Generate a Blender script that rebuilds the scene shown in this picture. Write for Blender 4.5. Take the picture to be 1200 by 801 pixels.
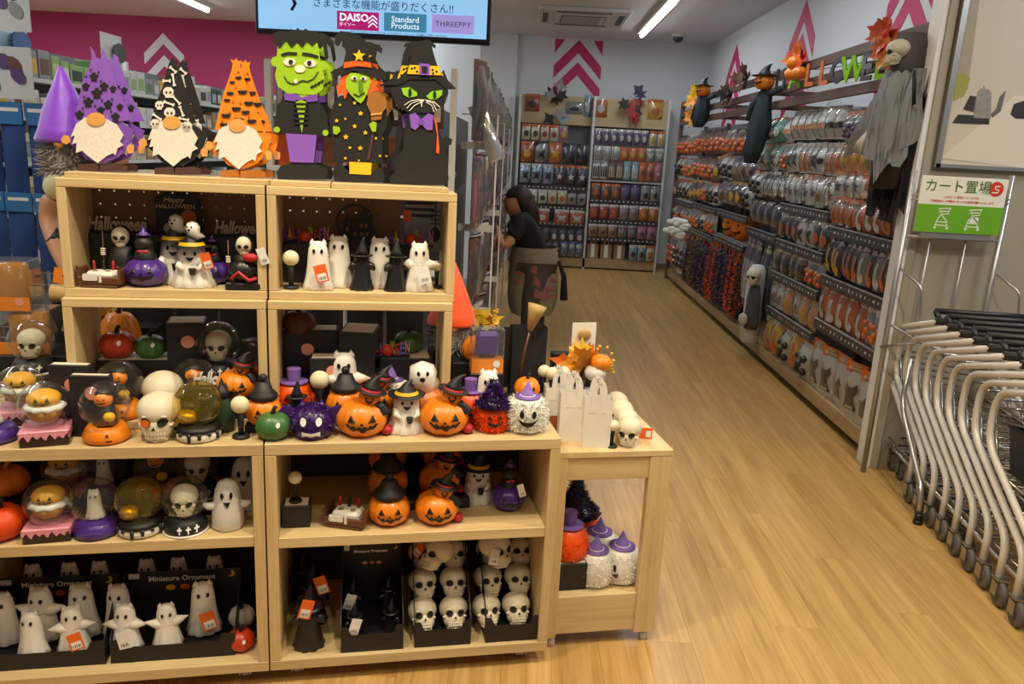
import bpy, bmesh, math, random
from mathutils import Vector, Matrix
from mathutils.geometry import tessellate_polygon
random.seed(7)
PI = math.pi
for o in list(bpy.data.objects): bpy.data.objects.remove(o)
SC = bpy.context.scene
COL = SC.collection

# ------------------------------------------------------------------ camera
FPX, PITCH, ROLL, YAW, CAMH = 906.57, .2411, .0524, -.0086, 1.5
def cam_axes():
    cy, sy, cp, sp, cr, sr = math.cos(YAW), math.sin(YAW), math.cos(PITCH), math.sin(PITCH), math.cos(ROLL), math.sin(ROLL)
    R0 = Vector((cy, -sy, 0)); F0 = Vector((sy, cy, 0)); Z = Vector((0, 0, 1))
    F = cp*F0 - sp*Z; U0 = sp*F0 + cp*Z
    return cr*R0 + sr*U0, cr*U0 - sr*R0, F
CR, CU, CF = cam_axes()
cd = bpy.data.cameras.new('camera'); cam = bpy.data.objects.new('camera', cd); COL.objects.link(cam)
cd.sensor_width = 36; cd.lens = FPX/1200*36; cd.clip_start = .05; cd.clip_end = 100
m = Matrix.Identity(4)
for i in range(3): m[i][0] = CR[i]; m[i][1] = CU[i]; m[i][2] = -CF[i]
m.translation = (0, 0, CAMH); cam.matrix_world = m
SC.camera = cam
def ray(px, py): return CF + CR*((px-600)/FPX) - CU*((py-400.5)/FPX)
def hit(px, py, axis, val):
    d = ray(px, py); o = Vector((0, 0, CAMH)); return o + d*((val-o[axis])/d[axis])

# ------------------------------------------------------------------ view, world
SC.view_settings.view_transform = 'Standard'; SC.view_settings.look = 'None'
SC.view_settings.gamma = 1; SC.view_settings.use_curve_mapping = False
SC.view_settings.exposure = 0.0
w = bpy.data.worlds.new('world'); SC.world = w; w.use_nodes = True
w.node_tree.nodes['Background'].inputs[0].default_value = (.85, .9, 1, 1)
w.node_tree.nodes['Background'].inputs[1].default_value = .18

# ceiling tube rows (Y from, Y to) along X; one tube of the row at X=1.29 is in view
TUBES = [(1.29, 7.82, 10.04), (1.29, 4.6, 6.8), (-1.45, 7.6, 9.8), (-1.45, 4.4, 6.6), (-3.9, 7.6, 9.8), (-3.9, 4.4, 6.6), (3.0, 1.4, 3.4), (-3.2, 1.2, 3.2), (-6.4, 7.6, 9.8), (-6.4, 4.4, 6.6)]
def area(name, loc, sx, sy, e, col, rot=(0, 0, 0), spread=PI):
    l = bpy.data.lights.new(name, 'AREA'); l.shape = 'RECTANGLE'; l.size = sx; l.size_y = sy; l.energy = e; l.color = col; l.spread = spread
    o = bpy.data.objects.new(name, l); COL.objects.link(o); o.location = loc; o.rotation_euler = rot; return o
for i, (x, y0, y1) in enumerate(TUBES):
    area('tube_light', (x, (y0+y1)/2, 2.90), .08, y1-y0, 34 if x < -2 else (17 if 0 < x < 2 else 38 if x > 2 else 21), (.86, .94, 1))
# warm downlights recessed in the ceiling above the front of the shop; last one added to brighten the big reaper
DOWN = [(-1.5, .25), (-.5, .25), (.5, .25), (1.5, .4), (-.9, 1.25), (.2, 1.25), (1.45, 1.9), (1.1, 3.3)]
for i, (x, y) in enumerate(DOWN):
    l = bpy.data.lights.new('downlight', 'SPOT'); l.energy = 29 if y < .5 else (40 if y > 3 else 118); l.color = (1, .86, .64); l.spot_size = 2.3; l.spot_blend = .7; l.shadow_soft_size = .06
    o = bpy.data.objects.new('downlight', l); COL.objects.link(o); o.location = (x, y, 2.96)

# ------------------------------------------------------------------ materials
def lin(c):
    if isinstance(c, str):
        c = c.lstrip('#'); c = [int(c[i:i+2], 16)/255 for i in (0, 2, 4)]
    return tuple((x/12.92 if x <= .04045 else ((x+.055)/1.055)**2.4) for x in c) + (1,)
MATS = {}
def mat(key, col=None, rough=.5, metal=0, var=.12, scale=18, bump=0, coat=0, emit=0, alpha=None, sheen=0, sub=0, stretch=None, spec=.5):
    if key in MATS: return MATS[key]
    if col is None: col = key
    M = bpy.data.materials.new('m_'+key.replace('#', '')); M.use_nodes = True; MATS[key] = M
    nt = M.node_tree; b = nt.nodes['Principled BSDF']
    c = lin(col)
    b.inputs['Roughness'].default_value = rough; b.inputs['Metallic'].default_value = metal
    b.inputs['Specular IOR Level'].default_value = spec
    if coat: b.inputs['Coat Weight'].default_value = coat; b.inputs['Coat Roughness'].default_value = .12
    if sheen: b.inputs['Sheen Weight'].default_value = sheen
    tc = nt.nodes.new('ShaderNodeTexCoord'); mp = nt.nodes.new('ShaderNodeMapping'); nz = nt.nodes.new('ShaderNodeTexNoise')
    nt.links.new(tc.outputs['Object'], mp.inputs[0]); nt.links.new(mp.outputs[0], nz.inputs['Vector'])
    if stretch: mp.inputs['Scale'].default_value = stretch
    nz.inputs['Scale'].default_value = scale; nz.inputs['Detail'].default_value = 4
    mx = nt.nodes.new('ShaderNodeMix'); mx.data_type = 'RGBA'
    mx.inputs[6].default_value = tuple(x*(1-var) for x in c[:3]) + (1,); mx.inputs[7].default_value = tuple(min(1, x*(1+var)) for x in c[:3]) + (1,)
    nt.links.new(nz.outputs[0], mx.inputs[0]); nt.links.new(mx.outputs[2], b.inputs['Base Color'])
    if bump:
        bp = nt.nodes.new('ShaderNodeBump'); bp.inputs['Strength'].default_value = bump; bp.inputs['Distance'].default_value = .004
        nt.links.new(nz.outputs[0], bp.inputs['Height']); nt.links.new(bp.outputs[0], b.inputs['Normal'])
    if emit:
        nt.links.new(mx.outputs[2], b.inputs['Emission Color']); b.inputs['Emission Strength'].default_value = emit
    if alpha is not None: b.inputs['Alpha'].default_value = alpha
    return M
def wood(key, c1, c2, axis, rough=.45, rnd=True, ring=1.0):
    M = bpy.data.materials.new('m_'+key); M.use_nodes = True; MATS[key] = M
    nt = M.node_tree; N = nt.nodes; L = nt.links; b = N['Principled BSDF']; b.inputs['Roughness'].default_value = rough
    tc = N.new('ShaderNodeTexCoord'); oi = N.new('ShaderNodeObjectInfo'); mul = N.new('ShaderNodeVectorMath'); mul.operation = 'MULTIPLY_ADD'
    comb = N.new('ShaderNodeCombineXYZ')
    for k in range(3): L.new(oi.outputs['Random'], comb.inputs[k])
    L.new(comb.outputs[0], mul.inputs[0]); mul.inputs[1].default_value = (13, 7, 5) if rnd else (0, 0, 0); L.new(tc.outputs['Object'], mul.inputs[2])
    mp = N.new('ShaderNodeMapping'); L.new(mul.outputs[0], mp.inputs[0])
    s = [26*ring]*3; s[axis] = 1.3*ring; mp.inputs['Scale'].default_value = s
    n1 = N.new('ShaderNodeTexNoise'); n1.inputs['Scale'].default_value = 1; n1.inputs['Detail'].default_value = 6; n1.inputs['Roughness'].default_value = .62; n1.inputs['Distortion'].default_value = .5
    L.new(mp.outputs[0], n1.inputs['Vector'])
    n2 = N.new('ShaderNodeTexNoise'); n2.inputs['Scale'].default_value = 4.5; n2.inputs['Detail'].default_value = 3; L.new(mp.outputs[0], n2.inputs['Vector'])
    ad = N.new('ShaderNodeMath'); ad.operation = 'MULTIPLY_ADD'; L.new(n2.outputs[0], ad.inputs[0]); ad.inputs[1].default_value = .45; 
    sub = N.new('ShaderNodeMath'); sub.operation = 'SUBTRACT'; L.new(n1.outputs[0], sub.inputs[0]); sub.inputs[1].default_value = .18
    L.new(sub.outputs[0], ad.inputs[2])
    r = N.new('ShaderNodeValToRGB'); r.color_ramp.elements[0].color = lin(c2); r.color_ramp.elements[1].color = lin(c1)
    r.color_ramp.elements[0].position = .3; r.color_ramp.elements[1].position = .72
    L.new(ad.outputs[0], r.inputs[0])
    hs = N.new('ShaderNodeHueSaturation'); L.new(r.outputs[0], hs.inputs['Color'])
    mr = N.new('ShaderNodeMapRange'); L.new(oi.outputs['Random'], mr.inputs[0]); mr.inputs[3].default_value = .93 if rnd else 1; mr.inputs[4].default_value = 1.05 if rnd else 1
    L.new(mr.outputs[0], hs.inputs['Value']); L.new(hs.outputs[0], b.inputs['Base Color'])
    bp = N.new('ShaderNodeBump'); bp.inputs['Strength'].default_value = .08; bp.inputs['Distance'].default_value = .002; L.new(n1.outputs[0], bp.inputs['Height']); L.new(bp.outputs[0], b.inputs['Normal'])
    return M
def glassy(key, tint='#ffffff', rough=.03, f0=.06, dens=.0, dcol='#d9dcdd'):
    M = bpy.data.materials.new('m_'+key); M.use_nodes = True; MATS[key] = M
    nt = M.node_tree; N = nt.nodes; L = nt.links
    for n in list(N):
        if n.type != 'OUTPUT_MATERIAL': N.remove(n)
    out = [n for n in N if n.type == 'OUTPUT_MATERIAL'][0]
    tr = N.new('ShaderNodeBsdfTransparent'); tr.inputs[0].default_value = lin(tint)
    gl = N.new('ShaderNodeBsdfGlossy'); gl.inputs['Roughness'].default_value = rough
    lw = N.new('ShaderNodeLayerWeight'); lw.inputs[0].default_value = .5; fr = N.new('ShaderNodeMath'); fr.operation = 'POWER'; L.new(lw.outputs['Facing'], fr.inputs[0]); fr.inputs[1].default_value = 2.3
    nz = N.new('ShaderNodeTexNoise'); nz.inputs['Scale'].default_value = 9
    ad = N.new('ShaderNodeMath'); ad.operation = 'MULTIPLY_ADD'; L.new(nz.outputs[0], ad.inputs[0]); ad.inputs[1].default_value = f0; sc = N.new('ShaderNodeMath'); sc.operation = 'MULTIPLY'; sc.inputs[1].default_value = .85; L.new(fr.outputs[0], sc.inputs[0]); L.new(sc.outputs[0], ad.inputs[2])
    mx = N.new('ShaderNodeMixShader'); L.new(ad.outputs[0], mx.inputs[0]); L.new(tr.outputs[0], mx.inputs[1]); L.new(gl.outputs[0], mx.inputs[2])
    fin = mx
    if dens:
        df = N.new('ShaderNodeBsdfDiffuse'); df.inputs[0].default_value = lin(dcol); m2 = N.new('ShaderNodeMixShader'); m2.inputs[0].default_value = dens
        L.new(mx.outputs[0], m2.inputs[1]); L.new(df.outputs[0], m2.inputs[2]); fin = m2
    L.new(fin.outputs[0], out.inputs[0]); return M
OAK1, OAK2 = '#d8c08f', '#c2a471'
for k, ax in (('oakx', 0), ('oaky', 1), ('oakz', 2)): wood(k, OAK1, OAK2, ax)
wood('plank', '#c8a162', '#a07a42', 1, rough=.36, ring=.7)
wood('basewood', '#b79c74', '#957a54', 1, rough=.5)
wood('brownrail', '#6b5247', '#523d34', 1, rough=.55)
glassy('globe_glass', '#f8faf8', .02, .05, .015); glassy('gold_glass', '#f4e6a8', .02, .05, .06, '#d8c060'); glassy('plastic_clear', '#f0f2f1', .10, .12, .05); glassy('acrylic', '#e6ecec', .05, .05, .03)
glassy('orange_glass', '#e9a338', .08, .06, .05)

# ------------------------------------------------------------------ mesh builder
class MB:
    def __init__(s): s.v = []; s.f = []; s.m = []; s.s = []
    def add(s, vs, fs, m=0, sm=False):
        o = len(s.v); s.v += [Vector(v) for v in vs]
        for f in fs: s.f.append([i+o for i in f]); s.m.append(m); s.s.append(sm)
        return s
    def xf(s, M, start=0):
        for i in range(start, len(s.v)): s.v[i] = M @ s.v[i]
        return s
    def n(s): return len(s.v)
    def box(s, x0, y0, z0, x1, y1, z1, m=0, c=0):
        if c:   # chamfered box
            X, Y, Z = (x0, x1), (y0, y1), (z0, z1); vs = []; idx = {}
            for i in (0, 1):
                for j in (0, 1):
                    for k in (0, 1):
                        sx, sy, sz = 1-2*i, 1-2*j, 1-2*k
                        for a, d in enumerate(((0, c, c), (c, 0, c), (c, c, 0))):
                            idx[i, j, k, a] = len(vs); vs.append((X[i]+sx*d[0], Y[j]+sy*d[1], Z[k]+sz*d[2]))
            fs = []
            q = lambda a, b: None
            for i in (0, 1):
                f = [idx[i, 0, 0, 0], idx[i, 1, 0, 0], idx[i, 1, 1, 0], idx[i, 0, 1, 0]]; fs.append(f if i else f[::-1])
                f = [idx[0, i, 0, 1], idx[0, i, 1, 1], idx[1, i, 1, 1], idx[1, i, 0, 1]]; fs.append(f if i else f[::-1])
                f = [idx[0, 0, i, 2], idx[1, 0, i, 2], idx[1, 1, i, 2], idx[0, 1, i, 2]]; fs.append(f if i else f[::-1])
            for i in (0, 1):
                for j in (0, 1):
                    fl = (i+j) % 2
                    f = [idx[i, j, 0, 0], idx[i, j, 0, 1], idx[i, j, 1, 1], idx[i, j, 1, 0]]; fs.append(f[::-1] if fl else f)
                    f = [idx[i, 0, j, 0], idx[i, 1, j, 0], idx[i, 1, j, 2], idx[i, 0, j, 2]]; fs.append(f[::-1] if fl else f)
                    f = [idx[0, i, j, 1], idx[0, i, j, 2], idx[1, i, j, 2], idx[1, i, j, 1]]; fs.append(f[::-1] if fl else f)
                    for k in (0, 1):
                        f = [idx[i, j, k, 0], idx[i, j, k, 1], idx[i, j, k, 2]]; fs.append(f if (i+j+k) % 2 else f[::-1])
            return s.add(vs, fs, m)
        vs = [(x, y, z) for x in (x0, x1) for y in (y0, y1) for z in (z0, z1)]
        return s.add(vs, [(0, 1, 3, 2), (4, 6, 7, 5), (0, 4, 5, 1), (2, 3, 7, 6), (0, 2, 6, 4), (1, 5, 7, 3)], m)
    def lathe(s, prof, n=16, c=(0, 0, 0), m=0, mod=None, sm=True, sx=1, sy=1, cap=True):
        vs = []; fs = []; rings = []
        for (r, z) in prof:
            if r <= 1e-6: rings.append([len(vs)]); vs.append((c[0], c[1], c[2]+z))
            else:
                ring = []
                for k in range(n):
                    a = 2*PI*k/n; rr = r*(mod(a, z) if mod else 1); ring.append(len(vs)); vs.append((c[0]+rr*math.cos(a)*sx, c[1]+rr*math.sin(a)*sy, c[2]+z))
                rings.append(ring)
        for A, B in zip(rings, rings[1:]):
            if len(A) == 1 and len(B) == 1: continue
            for k in range(n):
                k2 = (k+1) % n
                if len(A) == 1: fs.append((A[0], B[k2], B[k]))
                elif len(B) == 1: fs.append((A[k], A[k2], B[0]))
                else: fs.append((A[k], A[k2], B[k2], B[k]))
        if cap:
            if len(rings[0]) > 1: fs.append(rings[0][::-1])
            if len(rings[-1]) > 1: fs.append(rings[-1])
        return s.add(vs, fs, m, sm)
    def ball(s, c, r, n=16, k=10, m=0, fn=None, mf=None):
        if not hasattr(r, '__len__'): r = (r, r, r)
        st = len(s.v)
        prof = [(math.sin(PI*i/k), -math.cos(PI*i/k)) for i in range(k+1)]
        s.lathe(prof, n, (0, 0, 0), m)
        for i in range(st, len(s.v)):
            p = s.v[i]
            if fn: p = fn(p)
            s.v[i] = Vector((c[0]+p[0]*r[0], c[1]+p[1]*r[1], c[2]+p[2]*r[2]))
        return s
    def tube(s, pts, r, n=8, m=0, cap=True, sm=True):
        P = [Vector(p) for p in pts]; N = len(P); vs = []; fs = []
        t0 = (P[1]-P[0]).normalized(); up = Vector((0, 0, 1)) if abs(t0.z) < .9 else Vector((1, 0, 0))
        nrm = t0.cross(up).normalized()
        for i in range(N):
            t = (P[min(i+1, N-1)]-P[max(i-1, 0)]).normalized()
            nrm = (nrm - t*nrm.dot(t)).normalized(); bi = t.cross(nrm); rr = r[i] if hasattr(r, '__len__') else r
            for k in range(n):
                a = 2*PI*k/n; vs.append(P[i]+nrm*(rr*math.cos(a))+bi*(rr*math.sin(a)))
        for i in range(N-1):
            for k in range(n): k2 = (k+1) % n; fs.append((i*n+k, i*n+k2, (i+1)*n+k2, (i+1)*n+k))
        if cap: fs.append(tuple(range(n))[::-1]); fs.append(tuple((N-1)*n+k for k in range(n)))
        return s.add(vs, fs, m, sm)
    def prism(s, poly, y0, y1, m=0, m2=None):   # outline in x,z ; front at y0
        n = len(poly); a = sum(poly[i][0]*poly[(i+1) % n][1]-poly[(i+1) % n][0]*poly[i][1] for i in range(n))
        if a < 0: poly = poly[::-1]
        vs = [(x, y0, z) for x, z in poly] + [(x, y1, z) for x, z in poly]
        tri = tessellate_polygon([[Vector((x, z, 0)) for x, z in poly]])
        ff = []; fb = []
        for t in tri:
            a, b, c = t; ar = (poly[b][0]-poly[a][0])*(poly[c][1]-poly[a][1])-(poly[c][0]-poly[a][0])*(poly[b][1]-poly[a][1])
            if ar < 0: t = (a, c, b)
            ff.append(tuple(t)); fb.append(tuple(i+n for i in t[::-1]))
        s.add(vs, ff+fb, m); st = len(s.v)-2*n
        for i in range(n): s.f.append([st+i, st+i+n, st+(i+1) % n+n, st+(i+1) % n]); s.m.append(m if m2 is None else m2); s.s.append(False)
        return s
    def fan(s, poly, surf, eps=.0012, m=0):    # star-shaped flat mark laid on a front surface y=surf(x,z)
        cx = sum(p[0] for p in poly)/len(poly); cz = sum(p[1] for p in poly)/len(poly); n = len(poly)
        a = sum(poly[i][0]*poly[(i+1) % n][1]-poly[(i+1) % n][0]*poly[i][1] for i in range(n))
        if a < 0: poly = poly[::-1]
        mid = [((x+cx)/2, (z+cz)/2) for x, z in poly]
        vs = [(cx, surf(cx, cz)-eps, cz)] + [(x, surf(x, z)-eps, z) for x, z in mid] + [(x, surf(x, z)-eps, z) for x, z in poly]
        fs = [(0, 1+i, 1+(i+1) % n) for i in range(n)] + [(1+i, 1+n+i, 1+n+(i+1) % n, 1+(i+1) % n) for i in range(n)]
        return s.add(vs, fs, m)
    def strip(s, top, bot, surf, eps=.0012, m=0):
        n = len(top); vs = [(x, surf(x, z)-eps, z) for x, z in bot] + [(x, surf(x, (z+zb)/2)-eps, (z+zb)/2) for (x, z), (xb, zb) in zip(top, bot)] + [(x, surf(x, z)-eps, z) for x, z in top]
        return s.add(vs, [(i, i+1, n+i+1, n+i) for i in range(n-1)] + [(n+i, n+i+1, 2*n+i+1, 2*n+i) for i in range(n-1)], m)
    def mesh(s, name, *mats):
        me = bpy.data.meshes.new(name); me.from_pydata(s.v, [], s.f)
        for M in mats: me.materials.append(MATS[M] if isinstance(M, str) and M in MATS else (mat(M) if isinstance(M, str) else M))
        me.polygons.foreach_set('material_index', s.m); me.polygons.foreach_set('use_smooth', s.s); me.update(); return me
def ell(cx, cz, rx, rz, n=14, rot=0):
    c, q = math.cos(rot), math.sin(rot)
    return [(cx+rx*math.cos(2*PI*i/n)*c-rz*math.sin(2*PI*i/n)*q, cz+rx*math.cos(2*PI*i/n)*q+rz*math.sin(2*PI*i/n)*c) for i in range(n)]
def star(cx, cz, r, n=5, k=.45, rot=0): return [(cx+(r if i % 2 == 0 else r*k)*math.sin(PI*i/n+rot), cz+(r if i % 2 == 0 else r*k)*math.cos(PI*i/n+rot)) for i in range(2*n)]
def surfE(c, r): return lambda x, z: c[1]-r[1]*math.sqrt(max(.0, 1-((x-c[0])/r[0])**2-((z-c[2])/r[2])**2))
def surfP(prof, z0=0, sx=1, sy=1, k=1.0, cx=0, cy=0):
    P = sorted([(z+z0, r) for r, z in prof])
    def f(x, z):
        r = P[0][1] if z <= P[0][0] else P[-1][1]
        for (za, ra), (zb, rb) in zip(P, P[1:]):
            if za <= z <= zb and zb > za: r = ra+(rb-ra)*(z-za)/(zb-za); break
        r *= k; q = 1-((x-cx)/(r*sx+1e-6))**2
        return cy-r*sy*math.sqrt(max(0, q))
    return f
flat = lambda y: (lambda x, z: y)
_tx = {}
def text(s, size, ext=.0005, align='CENTER', shear=0, space=1, bold=0):   # flat lettering in x,z facing -y
    k = (s, size, ext, align, shear, space, bold)
    if k in _tx: return _tx[k]
    c = bpy.data.curves.new('t', 'FONT'); c.body = s; c.size = size; c.extrude = ext; c.align_x = align; c.align_y = 'CENTER'; c.shear = shear; c.space_character = space; c.resolution_u = 2; c.offset = bold
    o = bpy.data.objects.new('t', c); me = bpy.data.meshes.new_from_object(o)
    mb = MB(); mb.add([(v.co.x, -v.co.z, v.co.y) for v in me.vertices], [list(p.vertices) for p in me.polygons])
    bpy.data.objects.remove(o); bpy.data.curves.remove(c); bpy.data.meshes.remove(me); _tx[k] = mb; return mb
def put(dst, src, M, m=0):
    dst.add([M @ v for v in src.v], src.f, m); return dst
def T(x=0, y=0, z=0): return Matrix.Translation((x, y, z))
def RX(a): return Matrix.Rotation(a, 4, 'X')
def RY(a): return Matrix.Rotation(a, 4, 'Y')
def RZ(a): return Matrix.Rotation(a, 4, 'Z')

# ------------------------------------------------------------------ scene objects
def link(name, data, parent=None, M=None):
    o = bpy.data.objects.new(name, data); COL.objects.link(o)
    if parent: o.parent = parent
    if M is not None: o.matrix_local = M if parent else M
    return o
def tag(o, label, cat, group=None):
    o['label'] = label; o['category'] = cat
    if group: o['group'] = group
    return o
def struct(name, me, parent=None, label=None, M=None):
    o = link(name, me, parent, M)
    if not parent: o['kind'] = 'structure'
    if label: o['label'] = label
    return o
# a kind of thing = (name, category, parts); part = (name, mesh[, subparts[, label]])
def place(kind, label, loc, rz=0, group=None, s=1, M=None):
    name, cat, parts = kind
    base = M if M is not None else T(*loc) @ RZ(rz) @ Matrix.Scale(s, 4)
    if len(parts) == 1 and (len(parts[0]) < 3 or not parts[0][2]):
        o = link(name, parts[0][1]); o.matrix_world = base; return tag(o, label, cat, group)
    r = bpy.data.objects.new(name, None); COL.objects.link(r); r.empty_display_size = .02; r.matrix_world = base; tag(r, label, cat, group)
    for p in parts:
        o = link(p[0], p[1], r)
        if len(p) > 3 and p[3]: o['label'] = p[3]
        for q in (p[2] if len(p) > 2 and p[2] else []): 
            qq = link(q[0], q[1], o)
            if len(q) > 2 and q[2]: qq['kind'] = q[2]
        if len(p) > 4: o['kind'] = p[4]
    return r

# the display's own axes: u along its front, v into its depth
TH, DX, DY = .2067, -.648, 1.883
DC, DS = math.cos(TH), math.sin(TH)
def D(u, v, z): return (DX+u*DC-v*DS, DY+u*DS+v*DC, z)
DM = T(DX, DY, 0) @ RZ(TH)
def dz(px, py, z):      # point of the display at height z seen at a pixel of the 1200x801 photograph, as u, v
    q = hit(px, py, 2, z)-Vector((DX, DY, 0)); return q.x*DC+q.y*DS, -q.x*DS+q.y*DC
# ================================================================== the room
mat('wallwhite', '#d7dbde', .7, var=.03, scale=3); mat('ceilwhite', '#d9dade', .8, var=.03, scale=2); mat('wallpink', '#ae3266', .6, var=.04, scale=3)
mat('chevpink', '#c2275f', .55, var=.04); mat('chevwhite', '#e4e6ea', .6, var=.03); mat('panelgrey', '#a39a86', .5, var=.05, scale=2, bump=.05)
mat('whitepaint', '#e2e2df', .4, var=.02); mat('greymetal', '#a9a9a6', .35, metal=.7, var=.05); mat('black', '#141414', .45, var=.1); mat('darkgap', '#6a5030', .8)
mat('tubeglow', '#ffffff', emit=9); mat('silver', '#b9b8b4', .28, metal=.85, var=.06); mat('lampglow', '#ffe6b8', emit=8)
BX0, BX1, BY, CZ, RXW = -6.2, 2.35, 10.95, 3.0, 2.35
floor = struct('floor', MB().box(-8.9, -3, -.06, 5.2, 11.05, -.004).mesh('floor', 'darkgap'))
pw, pl = .152, 1.22
pm = MB().box(-pw/2+.0002, -pl/2+.0002, -.02, pw/2-.0002, pl/2-.0002, 0, c=.0004).mesh('plank', 'plank')
big = MB(); n = 0
for i in range(-57, 33):
    x = i*pw+pw/2; off = ((i*37) % 10)/10*pl
    for j in range(-1, 12):
        y = -2.2+j*pl+off
        if y-pl/2 < -3 or y-pl/2 > 10.9: continue
        vis = (-.35 < x < 2.0 and y > 1.3) or (x < 2.3 and x > -.8 and .9 < y < 2.2)
        if x > 1.9 and y > 4: vis = False
        if vis and n < 290: link('plank', pm, floor).location = (x, y, 0); n += 1
        else: big.box(x-pw/2+.0006, y-pl/2+.0006, -.02, x+pw/2-.0006, min(11, y+pl/2-.0006), 0)
o = link('plank_field', big.mesh('plank_field', 'plank'), floor); o['kind'] = 'stuff'
struct('ceiling', MB().box(-8.9, -3, CZ, 5.2, 11.05, CZ+.1).mesh('ceiling', 'ceilwhite'))
wb = struct('wall_back', MB().box(-3.45, BY, 0, 2.45, BY+.1, CZ).mesh('wall_back', 'wallwhite'))
wp = struct('wall_back_pink', MB().box(-8.9, BY-.002, 0, -3.45, BY+.1, CZ).mesh('wall_back_pink', 'wallpink'))
wr = struct('wall_right', MB().box(RXW, 3.9, 0, RXW+.1, 11.05, CZ).mesh('wall_right', 'wallwhite'))
struct('wall_left', MB().box(-8.9, -3, 0, -8.8, 11.05, CZ).mesh('wall_left', 'wallwhite'))
struct('trim_1', MB().box(-.72, BY-.08, 0, -.22, BY-.002, CZ).mesh('trim_1', 'wallwhite'), label='shallow white wall projection beside the back rack')
struct('trim_2', MB().box(-1.15, 8.9, 0, -.585, 9.3, CZ).mesh('trim_2', 'wallwhite'), label='white square column standing in the rack row')
struct('baseboard_back', MB().box(-.2, BY-.012, 0, 2.34, BY, .07, c=.003).mesh('baseboard', 'greymetal'))
# chevrons: a bent bar with a given half width, rise and thickness
def chevron(parent, cx, apex, hw, rise, th, M, key, clip=None):
    poly = [(-hw, -rise), (0, 0), (hw, -rise), (hw, -rise-th), (0, -th), (-hw, -rise-th)]
    if clip == 'left': poly = [(0.02, -.02), (hw, -rise), (hw, -rise-th), (0.02, -th-.02)]
    elif clip: # only the two outer corners under the ceiling line
        pass
    mb = MB().prism(poly, -.004, 0); mb.xf(M @ T(cx, 0, apex)); link('painted_chevron', mb.mesh('chevron', key), parent)
Mb = T(0, BY, 0)
for a in (2.98, 2.70): chevron(wb, .59, a, .318, .33, .165, Mb, 'chevpink')
for sx in (-1, 1):
    link('painted_chevron', MB().prism([(.59+sx*.318, 2.98), (.59+sx*.318, 2.80), (.59+sx*.318-sx*.13, 2.98)], BY-.004, BY).mesh('chev_tip', 'chevpink'), wb)
for a in (2.95, 2.62): chevron(wb, -.87, a, .318, .33, .165, T(0, BY-.002, 0), 'chevpink')
for a in (2.80, 2.52): chevron(wp, -4.98, a, .27, .27, .14, T(0, BY-.002, 0), 'chevwhite')
# right wall: chevrons seen at a grazing angle
Mr = T(RXW, 0, 0) @ RZ(-PI/2)
def yy(px, py): return hit(px, py, 0, RXW)
for pxa, pyc in ((864, 52), (946, 0), (1080, -75)):
    q = yy(pxa, pyc)
    for k in range(3): chevron(wr, -q.y, q.z-.0-.27*k, .33, .34, .165, Mr, 'chevpink')
# ------------------------------------------------------------------ cart alcove wall with strip, poster
PY = 3.80
wf = struct('wall_front', MB().box(1.86, PY, 0, 5.2, 3.9, CZ).mesh('wall_front', 'panelgrey'), label='grey panel wall behind the carts')
struct('trim_3', MB().box(1.835, PY-.004, 0, 1.862, 3.905, CZ, c=.002).mesh('trim_3', 'whitepaint'), label='white end strip of the partition')
struct('trim_4', MB().box(1.862, PY-.012, 0, 1.90, PY-.001, CZ, c=.002).mesh('trim_4', 'panelgrey'), label='grey panel edge batten')
mat('posterbeige', '#cfc3ae', .5, var=.05, scale=2); mat('postershade', '#a89a84', .5, var=.05); mat('kettle', '#77736c', .35, metal=.4); mat('kettledark', '#2c2a28', .5); mat('leafprint', '#9a9a45', .6)
pA = hit(1100, 192, 1, PY-.02); px0, pz0 = pA.x, pA.z
pos = MB().box(px0, PY-.022, pz0, 3.3, PY-.002, 2.62, c=.002)
fr = MB().box(px0-.015, PY-.028, pz0-.015, 3.31, PY-.002, pz0+.002).box(px0-.02, PY-.028, pz0-.015, px0+.006, PY-.002, 2.62)
def pq(pts, key, dy=.0235): return MB().prism([(hit(a, b, 1, PY-dy).x, hit(a, b, 1, PY-dy).z) for a, b in pts], PY-dy, PY-.0215).mesh('print', key)
place(('wall_poster', 'poster', [('sheet', pos.mesh('poster', 'posterbeige'), [
    ('printed_counter', pq([(1103, 185), (1190, 112), (1260, 118), (1260, 200), (1200, 197)], mat('counterprint', '#ddd0bc', .5, var=.03))),
    ('printed_blind', pq([(1131, 0), (1148, 0), (1134, 105), (1117, 100)], 'postershade')),
    ('printed_plant', pq([(1117, 92), (1128, 84), (1137, 92), (1130, 112), (1118, 118)], 'leafprint', .0238)),
    ('printed_cloth', pq([(1116, 144), (1123, 134), (1160, 136), (1159, 146)], 'kettledark', .0238)),
    ('printed_kettle', pq([(1141, 138), (1146, 107), (1149, 104), (1152, 104), (1153, 100), (1155, 104), (1159, 105), (1162, 109), (1161, 139)], mat('steelprint', '#9b968c', .4, metal=.3, var=.3, scale=60), .0242)),
    ('printed_jug', pq([(1129, 128), (1137, 112), (1144, 113), (1141, 131)], 'kettledark', .0240)),
    ('printed_spout', pq([(1161, 134), (1168, 127), (1172, 113), (1179, 106), (1177, 113), (1173, 130), (1163, 138)], 'kettle', .0244)),
    ('printed_server', pq([(1184, 134), (1188, 122), (1200, 118), (1215, 140), (1190, 139)], 'kettledark', .0240))]),
    ('frame', fr.mesh('poster_frame', 'greymetal'))]), 'large beige kitchen photo poster with a steel kettle on the grey wall', (0, 0, 0))
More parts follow.
